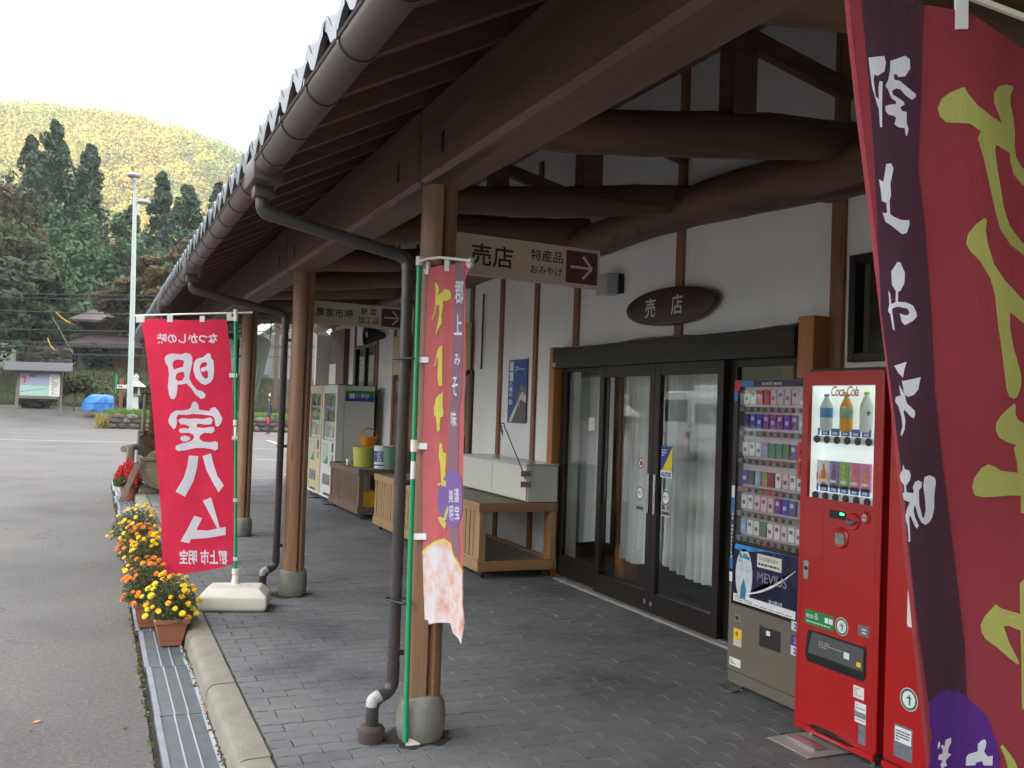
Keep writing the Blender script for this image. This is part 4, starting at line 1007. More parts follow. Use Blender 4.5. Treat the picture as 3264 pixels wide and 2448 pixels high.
# ------------------------------------------------------------------ vending machines
LEFT = (0, -1, 0)                                     # reading direction on faces that look at the car park
M_red = plain('vending_red', (0.44, 0.010, 0.011), 0.30, var=0.06, nscale=2, coat=0.25)
M_redd = plain('vending_red_dark', (0.28, 0.006, 0.008), 0.35, var=0.05)
M_cigbody = plain('taupe_machine', (0.150, 0.130, 0.100), 0.42, var=0.06, nscale=2)
M_show = plain('showcase_white', (0.74, 0.77, 0.74), 0.5, var=0.04)
M_lit = glow('lit_showcase_panel', (0.74, 0.80, 0.77), 0.11); M_dim = glow('dim_showcase_panel', (0.34, 0.36, 0.34), 0.10)
M_tag = plain('price_blue', (0.02, 0.10, 0.42), 0.4)
M_btn = plain('button_black', (0.025, 0.024, 0.025), 0.3)
M_ledge = plain('button_ledge', (0.62, 0.63, 0.70), 0.4, var=0.05)
M_clear = pane('showcase_glass', f0=0.035, tint=(0.97, 0.985, 0.98))
M_green = plain('sticker_green_bright', (0.01, 0.26, 0.075), 0.4, var=0.04)
M_dgreen = plain('sticker_green', (0.02, 0.18, 0.09), 0.5)
M_smoke = plain('smoked_flap', (0.10, 0.105, 0.10), 0.12, var=0.1, nscale=4)

def at_face(x, y, z): return (x, y, z)
def levelling_feet(t, x0, x1, y0, y1):
    for x in (x0+0.06, x1-0.08):
        for y in (y0+0.06, y1-0.06):
            MB().tube([(x, y, 0.0), (x, y, 0.06)], 0.012, 10).build('foot', M_steel, t)
def recycle_mark(t, x, y, z, r):
    disc('recycle_sticker', M_inkw, t, (x, y, z), LEFT, EZ, r, t=0.0012)
    mb = MB(); k = 28
    for a in range(k):
        a0, a1 = 2*math.pi*a/k, 2*math.pi*(a+1)/k
        mb.add([(x-0.0018, y-math.cos(q)*rr, z+math.sin(q)*rr) for rr, q in ((r*0.72, a0), (r*0.94, a0), (r*0.94, a1), (r*0.72, a1))], [(0, 1, 2, 3)])
    mb.build('recycle_ring', M_dgreen, t)
    MB().prism([(0.0, -0.5), (0.16, -0.5), (0.2, 0.05), (0.3, 0.18), (0.12, 0.28), (0.12, 0.42), (-0.02, 0.42), (-0.02, 0.26), (-0.32, 0.1), (-0.3, 0.02), (0.0, 0.1)],
               (x-0.0016, y, z), tuple(r*c for c in LEFT), (0, 0, r), 0.0004).build('bin_figure', M_dgreen, t)

def red_machine(y0, y1, x, label, full=True):
    """front looks at -X; y1 is the far (left) edge"""
    t = thing('drink_machine', (x, y0, 0), label, 'vending machine', 'red drink machines')
    zt = 1.838; D = 0.66
    wy0, wy1, wz0, wz1 = y0+0.045, y1-0.045, 1.205, 1.768        # showcase opening
    mb = MB()
    mb.box(x+0.10, x+D, y0+0.004, y1-0.004, 0.055, zt-0.006)     # cabinet
    mb.build('cabinet', M_red, t, bevel=0.006)
    if not full:
        Box('front_door', M_red, t, x, x+0.098, y0, y1, 0.075, zt, bevel=0.016, seg=3)
    else:
        f = MB(); X0, X1 = x, x+0.098
        f.box(X0, X1, y0, y1, 0.075, wz0); f.box(X0, X1, y0, y1, wz1, zt); f.box(X0, X1, y0, wy0, wz0, wz1); f.box(X0, X1, wy1, y1, wz0, wz1)
        f.build('front_door', M_red, t)
        for a in (y0, y1):     # soft vertical corner beads of the moulded door
            MB().tube([(x+0.010, a, 0.08), (x+0.010, a, zt-0.003)], 0.0095, 8).build('corner_bead', M_red, t, smooth=60)
    Box('top_cover', M_black, t, x+0.03, x+D, y0+0.012, y1-0.012, zt+0.002, zt+0.016)
    # kick plate with arched opening
    w = y1-y0
    MB().prism([(0, 0.042), (w, 0.042), (w, 0.074), (w*0.80, 0.074), (w*0.70, 0.060), (w*0.30, 0.060), (w*0.20, 0.074), (0, 0.074)], (x+0.012, y1, 0), LEFT, EZ, 0.016).build('kick_plate', M_red, t, bevel=0.003)
    levelling_feet(t, x, x+D, y0, y1)
    return t, (wy0, wy1, wz0, wz1)

# ---- near red machine
RX = 3.32
t, (wy0, wy1, wz0, wz1) = red_machine(3.385, 3.925, RX, 'shiny red drink machine with bottles behind its lit window')
Box('showcase_back', M_lit, t, RX+0.092, RX+0.0975, wy0, wy1, wz0, wz1)
for a, b, c, d in ((wy0, wy1, wz1-0.004, wz1), (wy0, wy1, wz0, wz0+0.004)): Box('showcase_liner', M_lit, t, RX+0.02, RX+0.092, a, b, c, d)  # liners emit as well, added to light the bottle fronts in place of a tube
for a in (wy0, wy1-0.004): Box('showcase_liner', M_lit, t, RX+0.02, RX+0.092, a, a+0.004, wz0+0.004, wz1-0.004)
MB().prism([(0.012, 0), (wy1-wy0-0.012, 0), (wy1-wy0, 0.012), (wy1-wy0, 0.551), (wy1-wy0-0.012, 0.563), (0.012, 0.563), (0, 0.551), (0, 0.012)], (RX+0.012, wy1, wz0), LEFT, EZ, 0.004).build('showcase_glass', M_clear, t)
def ledge(z):
    Box('button_ledge', M_ledge, t, RX+0.016, RX+0.060, wy0+0.012, wy1-0.012, z-0.016, z+0.016, bevel=0.010, seg=2)
    for k in range(6):
        y = 3.829-k*0.0705
        MB().lathe([(0.019, RX+0.0155), (0.020, RX+0.012), (0.018, RX+0.008), (0.010, RX+0.0075)], (0, y, z), 16, axis='x').build('button', M_btn, t, smooth=40)
        card('price_tag', M_tag, t, (RX+0.060, y+0.092, z+0.020), LEFT, EZ, 0.058, 0.036, t=0.002)
        card('price_field', M_inkw, t, (RX+0.057, y+0.078, z+0.026), LEFT, EZ, 0.030, 0.012, t=0.001)
        lettering(t, '120' if z < 1.3 else '150', M_tag, (RX+0.0556, y+0.074, z+0.028), LEFT, EZ, 0.022, 0.008)
ledge(1.499); ledge(1.218)
def bottle(y, z0, h, r, liquid, cap, label_col, lab):
    z1 = z0+h
    prof = [(r*0.9, z0), (r, z0+0.01), (r, z0+h*0.62), (r*0.92, z0+h*0.70), (r*0.5, z0+h*0.86), (r*0.30, z0+h*0.91), (r*0.30, z0+h*0.935)]
    MB().lathe(prof, (RX+0.062, y, 0), 18).build('bottle', liquid, t, smooth=50)
    MB().lathe([(r*0.42, z0+h*0.925), (r*0.42, z1)], (RX+0.062, y, 0), 14).build('bottle_cap', cap, t, smooth=40)
    MB().lathe([(r*1.02, z0+h*0.36), (r*1.02, z0+h*0.62)], (RX+0.062, y, 0), 18, cap=False).build('bottle_label', label_col, t, smooth=60)
M_pale = plain('clear_drink', (0.62, 0.68, 0.64), 0.15, var=0.04)
bottle(3.822, 1.542, 0.185, 0.031, M_pale, plain('cap_blue', (0.10, 0.25, 0.5), 0.4), plain('label_blue', (0.04, 0.24, 0.50), 0.4, var=0.3, nscale=40), '')
bottle(3.682, 1.542, 0.185, 0.031, plain('orange_drink', (0.75, 0.33, 0.03), 0.15, var=0.06), plain('cap_green', (0.3, 0.45, 0.1), 0.4), plain('label_greenish', (0.20, 0.42, 0.28), 0.4, var=0.4, nscale=40), '')
bottle(3.548, 1.542, 0.195, 0.030, M_pale, plain('cap_lime', (0.45, 0.62, 0.05), 0.4), plain('label_clear', (0.62, 0.66, 0.60), 0.4, var=0.1), '')
MB().prism([(math.cos(R(90+k*36))*(0.017 if k % 2 == 0 else 0.007), math.sin(R(90+k*36))*(0.017 if k % 2 == 0 else 0.007)) for k in range(10)], (RX+0.030, 3.50, 1.635), LEFT, EZ, 0.001).build('star_mark', M_green, t)
lettering(t, 'Coca-Cola', plain('script_red', (0.55, 0.02, 0.03), 0.4), (RX+0.028, 3.752, 1.715), LEFT, EZ, 0.19, 0.05, offset=0.012, shear=0.35, spacing=0.86, keep=False)
for k, (c1, c2) in enumerate((((0.62, 0.05, 0.03), (0.10, 0.35, 0.05)), ((0.75, 0.40, 0.02), (0.60, 0.10, 0.02)), ((0.26, 0.15, 0.42), (0.12, 0.07, 0.12)), ((0.16, 0.42, 0.05), (0.38, 0.50, 0.10)), ((0.62, 0.16, 0.34), (0.62, 0.20, 0.10)), ((0.62, 0.16, 0.34), (0.62, 0.20, 0.10)))):
    y = 3.897-k*0.0715
    p = MB().prism([(-0.029, 0), (0.029, 0), (0.029, 0.135), (-0.029, 0.135)], (RX+0.070, y, 1.258), LEFT, EZ, 0.012).build('drink_card', plain('drink_card_%d' % k, c1, 0.35, var=0.25, nscale=30), t)
    if k < 2:
        disc('fruit_print', plain('fruit_%d' % k, c1, 0.4, var=0.1), t, (RX+0.0575, y, 1.31), LEFT, EZ, 0.032, t=0.0008)
        p.data.materials[0] = plain('fruit_white', (0.72, 0.72, 0.66), 0.4)
    MB().prism([(-0.013, 0.0), (0.013, 0.0), (0.014, 0.06), (0.006, 0.078), (0.006, 0.10), (-0.006, 0.10), (-0.006, 0.078), (-0.014, 0.06)], (RX+0.0565, y, 1.275), LEFT, EZ, 0.0007).build('drink_print', plain('drink_print_%d' % k, c2, 0.4, var=0.5, nscale=60), t)
    card('drink_print_band', plain('print_pale', (0.66, 0.66, 0.60), 0.4), t, (RX+0.0557, y+0.020, 1.285), LEFT, EZ, 0.040, 0.014, t=0.0006)
# coin panel
card('display', plain('display_black', (0.012, 0.013, 0.012), 0.15), t, (RX-0.001, 3.708, 1.118), LEFT, EZ, 0.108, 0.040, t=0.003, round_=0.003)
card('display_digits', glow('display_green', (0.02, 0.75, 0.12), 3.0), t, (RX-0.0042, 3.634, 1.140), LEFT, EZ, 0.026, 0.010, t=0.0006)
for yy, zz_, r_ in ((3.545, 1.120, 0.040), (3.468, 1.146, 0.030)):
    MB().lathe([(r_, RX+0.0), (r_, RX-0.004), (r_-0.004, RX-0.008), (r_-0.008, RX-0.007)], (0, yy, zz_), 24, axis='x').build('coin_surround', M_red, t, smooth=40)
MB().lathe([(0.017, RX-0.0065), (0.017, RX-0.0105)], (0, 3.468, 1.146), 18, axis='x').build('coin_slot', M_steel, t, smooth=40)
Box('coin_slit', M_ink, t, RX-0.0112, RX-0.0104, 3.458, 3.478, 1.1445, 1.1475)
MB().prism([(-0.036, 0.006), (-0.022, -0.014), (0.0, -0.010), (0.036, 0.012), (0.034, 0.016), (-0.010, 0.008), (-0.026, 0.016)], (RX-0.008, 3.548, 1.112), LEFT, EZ, 0.010).build('return_lever', plain('lever_grey', (0.12, 0.12, 0.15), 0.3), t)
MB().lathe([(0.052, RX), (0.052, RX-0.004), (0.044, RX-0.009), (0.038, RX-0.007)], (0, 3.628, 1.030), 26, axis='x').build('note_surround', M_red, t, smooth=40)
card('note_slot', plain('note_window', (0.24, 0.26, 0.22), 0.2, var=0.3, nscale=40), t, (RX-0.006, 3.660, 1.000), LEFT, EZ, 0.062, 0.052, t=0.003, round_=0.003)
mb = MB(); mb.box(RX-0.0008, RX, 3.755, 3.856, 0.905, 1.150); mb.build('service_panel', M_red, t)
for a, b, c, d in ((3.755, 3.857, 1.150, 1.1535), (3.7535, 3.755, 0.905, 1.150), (3.755, 3.857, 0.9015, 0.905)): Box('panel_seam', M_redd, t, RX-0.0006, RX+0.001, a, b, c, d)
card('lock_plate', M_steel, t, (RX, 3.884, 0.79), LEFT, EZ, 0.036, 0.098, t=0.004, round_=0.016)
MB().lathe([(0.011, RX-0.004), (0.011, RX-0.007)], (0, 3.866, 0.848), 14, axis='x').build('lock', M_btn, t)
card('eco_label', M_green, t, (RX, 3.866, 0.572), LEFT, EZ, 0.205, 0.072, t=0.001, round_=0.006)
lettering(t, 'ecoる', M_inkw, (RX-0.001, 3.855, 0.604), LEFT, EZ, 0.085, 0.030, offset=0.01, lift=0.001)
for q in (0.142, 0.172): card('eco_icon', M_inkw, t, (RX-0.001, 3.866-q, 0.602), LEFT, EZ, 0.026, 0.026, t=0.0008, round_=0.005)
print_lines(t, M_inkw, (RX-0.001, 3.855, 0.582), LEFT, EZ, 0.17, 0.010, 1, lift=0.001)
recycle_mark(t, RX, 3.607, 0.609, 0.043)
card('lamp_plate', plain('dark_plate', (0.16, 0.15, 0.14), 0.3), t, (RX, 3.500, 0.594), LEFT, EZ, 0.07, 0.052, t=0.0015)
print_lines(t, M_inkw, (RX-0.001, 3.475, 0.604), LEFT, EZ, 0.03, 0.03, 2)
# pick-up flap
mb = MB(); mb.prism([(0.0, 0.025), (0.02, 0), (0.395, 0), (0.412, 0.02), (0.412, 0.150), (0.40, 0.160), (0.03, 0.160), (0.012, 0.150)], (RX, 3.855, 0.388), LEFT, EZ, 0.003); mb.build('pickup_recess', M_black, t)
MB().prism([(0.022, 0.045), (0.395, 0.045), (0.400, 0.150), (0.05, 0.152)], (RX-0.002, 3.855, 0.388), LEFT, EZ, 0.004).build('pickup_flap', M_smoke, t)
print_lines(t, plain('flap_print', (0.30, 0.30, 0.30), 0.5), (RX-0.005, 3.755, 0.475), LEFT, EZ, 0.16, 0.035, 3, seed=9)
card('flap_sticker', M_inkw, t, (RX-0.006, 3.583, 0.466), LEFT, EZ, 0.036, 0.030, t=0.0006)
card('flap_warning', plain('sticker_yellow', (0.80, 0.62, 0.02), 0.4), t, (RX-0.006, 3.500, 0.448), LEFT, EZ, 0.028, 0.022, t=0.0006)
for (yy, z, w, h, top, sd) in ((3.520, 0.302, 0.068, 0.056, M_inkw, 1), (3.507, 0.192, 0.070, 0.094, M_inkw, 2), (3.482, 0.098, 0.046, 0.090, plain('sticker_slate', (0.16, 0.18, 0.22), 0.4, var=0.4, nscale=50), 3)):
    card('label', top, t, (RX, yy, z), LEFT, EZ, w, h, t=0.001)
    if sd < 3: print_lines(t, plain('label_print', (0.2, 0.2, 0.22), 0.6), (RX-0.0008, yy-0.006, z+0.008), LEFT, EZ, w-0.012, h-0.014, 4 if sd == 1 else 6, fill=0.4, seed=sd)
card('label', plain('label_grey', (0.25, 0.25, 0.25), 0.5), t, (RX-0.0012, 3.507, 0.216), LEFT, EZ, 0.070, 0.026, t=0.0006)
MB().prism([(0.09, 0.074), (0.155, 0.092), (0.28, 0.092), (0.40, 0.076)], (RX-0.0006, 3.925, 0.0), LEFT, EZ, 0.001).build('vent_opening', M_black, t)
for z in (0.735, 1.178): Box('panel_seam', M_redd, t, RX-0.0005, RX+0.001, 3.40, 3.91, z, z+0.003)
for y in (3.402, 3.905): Box('panel_seam', M_redd, t, RX-0.0005, RX+0.001, y, y+0.003, 0.10, 1.17)
# side flag
fl = MB(); fl.prism([(0, 0.012), (0.012, 0), (0.050, 0), (0.050, 0.195), (0.008, 0.195), (0, 0.185)], (RX+0.030, 3.986, 1.285), LEFT, EZ, 0.010); fl.build('side_flag', plain('flag_red', (0.62, 0.04, 0.03), 0.4), t, bevel=0.003)
print_lines(t, M_ink, (RX+0.019, 3.962, 1.305), LEFT, EZ, 0.014, 0.145, 9, fill=0.7, seed=2)
card('flag_mark', plain('sticker_yellow', (0.80, 0.62, 0.02), 0.4), t, (RX+0.0195, 3.966, 1.372), LEFT, EZ, 0.022, 0.018)
# base plates
Box('anchor_plate', plain('pale_steel_plate', (0.42, 0.42, 0.40), 0.4, metal=0.2), t, RX-0.19, RX+0.22, 3.60, 3.90, 0.004, 0.010, bevel=0.003)
Box('anchor_bracket', M_steel, t, RX-0.10, RX-0.03, 3.66, 3.86, 0.012, 0.022)
# ---- second red machine
t2, _ = red_machine(2.72, 3.335, RX, 'second red drink machine, half hidden behind the near banner', full=False)
recycle_mark(t2, RX, 3.185, 0.385, 0.050)
card('label', plain('sticker_slate', (0.16, 0.18, 0.22), 0.4), t2, (RX, 3.265, 0.115), LEFT, EZ, 0.105, 0.145, t=0.001)
card('label', M_inkw, t2, (RX-0.0012, 3.258, 0.185), LEFT, EZ, 0.092, 0.066, t=0.0008)
print_lines(t2, M_ink, (RX-0.0018, 3.252, 0.19), LEFT, EZ, 0.08, 0.05, 4, seed=6)
card('white_panel', M_show, t2, (RX, 3.205, 0.70), LEFT, EZ, 0.36, 0.16, t=0.002, round_=0.012)
Box('showcase', M_show, t2, RX-0.001, RX, 2.80, 3.25, 1.21, 1.77)

# ---- cigarette machine
KX = 3.48
t = thing('cigarette_machine', (KX, 4.0, 0), 'taupe cigarette machine with rows of packs and a dark blue poster', 'vending machine')
ky0, ky1 = 4.005, 4.715
M_cigin = glow('lit_pack_bay', (0.20, 0.19, 0.20), 0.12)
Box('cabinet', M_cigbody, t, KX+0.09, KX+0.60, ky0, ky1, 0.05, 1.80, bevel=0.005)
mb = MB(); mb.box(KX, KX+0.088, ky0, ky1, 0.115, 0.50); mb.box(KX, KX+0.088, ky0, ky1, 1.795, 1.812); mb.box(KX, KX+0.088, ky1-0.02, ky1, 0.50, 1.795); mb.box(KX, KX+0.088, ky0, ky0+0.10, 0.50, 1.795)
mb.build('front_door', M_cigbody, t)
Box('kick_panel', M_cigbody, t, KX+0.006, KX+0.088, ky0, ky1, 0.042, 0.108, bevel=0.003)
Box('pack_bay', M_cigin, t, KX+0.06, KX+0.088, ky0+0.10, ky1-0.02, 0.87, 1.795)
MB().box(KX+0.004, KX+0.007, ky0+0.10, ky1-0.02, 0.86, 1.795).build('bay_glass', M_clear, t)
levelling_feet(t, KX, KX+0.6, ky0, ky1)
Box('anchor_bracket', M_steel, t, KX-0.06, KX+0.02, 4.60, 4.75, 0.004, 0.012)
# left trim strip with vertical writing and header
card('trim_strip', plain('trim_black', (0.012, 0.012, 0.018), 0.3), t, (KX-0.001, ky1+0.002, 0.62), LEFT, EZ, 0.036, 1.17, t=0.002)
for z, h in ((1.69, 0.08), (1.02, 0.10), (0.70, 0.06)): card('trim_flash', plain('flash_blue', (0.03, 0.20, 0.55), 0.3, var=0.6, nscale=20), t, (KX-0.003, ky1, z), LEFT, EZ, 0.030, h, t=0.0006)
card('trim_flash', M_inkw, t, (KX-0.003, ky1, 1.115), LEFT, EZ, 0.028, 0.075, t=0.0006)
card('trim_flash', M_inkw, t, (KX-0.003, ky1, 0.625), LEFT, EZ, 0.028, 0.055, t=0.0006)
print_lines(t, M_inkw, (KX-0.003, ky1-0.008, 0.76), LEFT, EZ, 0.016, 0.27, 12, fill=0.7, seed=8)
card('header_strip', plain('header_navy', (0.014, 0.013, 0.04), 0.3), t, (KX-0.001, ky1, 1.772), LEFT, EZ, 0.70, 0.036, t=0.002)
card('header_flash', plain('flash_blue', (0.03, 0.20, 0.55), 0.3), t, (KX-0.003, ky1-0.065, 1.774), LEFT, EZ, 0.11, 0.032, t=0.0006)
lettering(t, '2013年2月  MEVIUS', M_inkw, (KX-0.0025, ky1-0.19, 1.780), LEFT, EZ, 0.30, 0.020, offset=0.01)
MB().prism([(0, 0.03), (0.018, 0), (0.05, 0.02), (0.062, 0.07), (0.0, 0.072)], (KX-0.003, ky1, 1.735), LEFT, EZ, 0.001).build('corner_flag', plain('corner_red', (0.55, 0.02, 0.08), 0.4), t)
packcols = {'w': (0.70, 0.70, 0.69), 'p': (0.66, 0.52, 0.55), 'b': (0.04, 0.05, 0.42), 'd': (0.03, 0.03, 0.12), 'v': (0.13, 0.05, 0.30), 'g': (0.03, 0.26, 0.14), 'r': (0.50, 0.05, 0.06), 'l': (0.30, 0.40, 0.62), 'k': (0.05, 0.05, 0.06), 'm': (0.26, 0.03, 0.06), 'o': (0.28, 0.33, 0.06), 'y': (0.26, 0.24, 0.30)}
rows = [(1.642, 'wwrrppppp'), (1.503, 'dbbvvvbvl'), (1.340, 'wwwlgggvp'), (1.174, 'bklomwpww'), (1.032, 'wwpppvbv'), (0.888, 'lwwgwwpww')]
pw = 0.050
for ri, (z, s_) in enumerate(rows):
    Box('button_shelf', plain('shelf_grey', (0.20, 0.195, 0.19), 0.4), t, KX+0.010, KX+0.058, ky0+0.102, ky1-0.022, z-0.016, z+0.014, bevel=0.004)
    for k, ch in enumerate(s_):
        y = 4.642-k*0.0605
        p = MB().box(KX+0.030, KX+0.052, y-pw/2, y+pw/2, z+0.030, z+0.112).build('cigarette_pack', plain('pack_'+ch, packcols[ch], 0.35, var=0.15, nscale=50), t, bevel=0.002)
        if ch in 'wplvb':
            card('pack_crest', plain('crest_'+('dark' if ch in 'wp' else 'pale'), (0.12, 0.11, 0.2) if ch in 'wp' else (0.55, 0.56, 0.62), 0.4), p, (KX+0.0296, y+0.013, z+0.055+0.02*(k % 2)), LEFT, EZ, 0.026, 0.022, t=0.0006)
        MB().lathe([(0.013, KX+0.010), (0.014, KX+0.006), (0.010, KX+0.005)], (0, y-0.018, z), 12, axis='x').build('button', M_btn if not (ri == 3 and k in (0, 3, 4)) else plain('sold_out_red', (0.5, 0.04, 0.04), 0.4), t, smooth=40)
# poster
card('poster', plain('poster_navy', (0.010, 0.012, 0.05), 0.25, var=0.5, nscale=4), t, (KX-0.001, ky1-0.022, 0.515), LEFT, EZ, 0.585, 0.345, t=0.002, round_=0.008)
def pos(a, b): return Vector((KX-0.003, ky1-0.022-a, 0.515+b))
MB().prism([(0.02, 0.31), (0.10, 0.30), (0.30, 0.33), (0.55, 0.338), (0.03, 0.338)], (KX-0.003, ky1-0.022, 0.515), LEFT, EZ, 0.0006).build('poster_glow', plain('poster_cyan', (0.02, 0.30, 0.75), 0.3, var=0.6, nscale=9), t)
sw = MB(); k = 18
lo = [(0.12+0.44*i/k, 0.055+0.20*(i/k)**1.7) for i in range(k+1)]; hi = [(0.12+0.44*i/k, 0.060+0.045*math.sin(math.pi*i/k)+0.20*(i/k)**1.7) for i in range(k+1)]
sw.add([pos(a, b) for a, b in lo]+[pos(a, b) for a, b in hi], [(i, i+1, k+2+i, k+1+i) for i in range(k)]); sw.build('poster_arc', plain('poster_arc_blue', (0.10, 0.35, 0.85), 0.3, var=0.4, nscale=9), t)
sw = MB(); sw.add([pos(a, b+0.008)+Vector((-0.0008, 0, 0)) for a, b in lo]+[pos(a, b*0.75+c*0.25+0.010)+Vector((-0.0008, 0, 0)) for (a, b), (_, c) in zip(lo, hi)], [(i, i+1, k+2+i, k+1+i) for i in range(k)]); sw.build('poster_arc_core', M_inkw, t)
disc('poster_emblem', plain('emblem_white', (0.62, 0.70, 0.72), 0.4, var=0.15, nscale=30), t, pos(0.115, 0.165), LEFT, EZ, 0.078, t=0.0006, ry=0.155)
em = plain('emblem_teal', (0.02, 0.22, 0.34), 0.4, var=0.5, nscale=40)
lettering(t, '進', em, pos(0.062, 0.175), LEFT, EZ, 0.11, 0.12, offset=0.05, lift=0.0015, keep=False)
MB().prism([(0.0, 0.0), (0.05, 0.0), (0.055, 0.06), (0.03, 0.12), (0.005, 0.06)], pos(0.085, 0.03)+Vector((-0.001, 0, 0)), LEFT, EZ, 0.0005).build('emblem_foot', em, t)
lettering(t, 'MEVIUS', plain('title_grey', (0.30, 0.30, 0.38), 0.4), pos(0.20, 0.155), LEFT, EZ, 0.33, 0.055, lift=0.0012)
lettering(t, '2013年2月\n[メビウス]登場', M_inkw, pos(0.34, 0.018), LEFT, EZ, 0.18, 0.055, lift=0.0012)
note = card('paper_note', M_paper, t, pos(0.235, 0.235), LEFT, EZ, 0.21, 0.075, t=0.002)
lettering(t, 'タスポあります', M_ink, pos(0.25, 0.275)+Vector((-0.002, 0, 0)), LEFT, EZ, 0.17, 0.024)
print_lines(t, M_ink, pos(0.245, 0.245)+Vector((-0.002, 0, 0)), LEFT, EZ, 0.18, 0.02, 1, seed=5)
card('poster_warning', M_inkw, t, pos(0.022, 0.005), LEFT, EZ, 0.545, 0.044, t=0.0008)
print_lines(t, plain('label_print', (0.2, 0.2, 0.22), 0.6), pos(0.04, 0.010)+Vector((-0.001, 0, 0)), LEFT, EZ, 0.50, 0.034, 3, fill=0.4, seed=15)
card('lock_plate', M_steel, t, (KX, 4.655, 0.403), LEFT, EZ, 0.070, 0.044, t=0.004, round_=0.008)
MB().lathe([(0.012, KX-0.004), (0.012, KX-0.007)], (0, 4.63, 0.425), 14, axis='x').build('lock', M_btn, t)
card('pickup_slot', plain('slot_dark', (0.035, 0.033, 0.032), 0.25), t, (KX, 4.425, 0.315), LEFT, EZ, 0.18, 0.112, t=0.002)
card('slot_mark', M_inkw, t, (KX-0.0022, 4.365, 0.385), LEFT, EZ, 0.034, 0.026, t=0.0005)
card('warning_label', plain('sticker_yellow', (0.80, 0.62, 0.02), 0.4), t, (KX, 4.662, 0.302), LEFT, EZ, 0.075, 0.060, t=0.001)
card('warning_label', plain('label_pinkish', (0.66, 0.52, 0.48), 0.5), t, (KX, 4.662, 0.262), LEFT, EZ, 0.075, 0.039, t=0.001)
MB().prism([(0.012, 0.03), (0.04, 0.014), (0.04, 0.046)], (KX-0.001, 4.662, 0.302), LEFT, EZ, 0.0006).build('warning_arrow', plain('corner_red', (0.55, 0.02, 0.08), 0.4), t)
card('white_label', M_inkw, t, (KX, 4.695, 0.142), LEFT, EZ, 0.105, 0.045, t=0.001); print_lines(t, M_ink, (KX-0.001, 4.685, 0.15), LEFT, EZ, 0.08, 0.03, 3, seed=7)
for z, col, tx, ty_ in ((0.462, (0.68, 0.70, 0.74), '23', (0.02, 0.05, 0.30)), (0.385, (0.02, 0.05, 0.35), '24', (0.75, 0.25, 0.05)), (0.330, (0.68, 0.70, 0.74), '23', (0.02, 0.05, 0.30))):
    card('hours_sticker', plain('hours_%d' % int(z*1000), col, 0.4), t, (KX, 4.158, z), LEFT, EZ, 0.11, 0.05, t=0.001)
    lettering(t, tx, plain('hours_ink_%s' % tx, ty_, 0.5), (KX-0.001, 4.150, z+0.008), LEFT, EZ, 0.07, 0.034, offset=0.03)

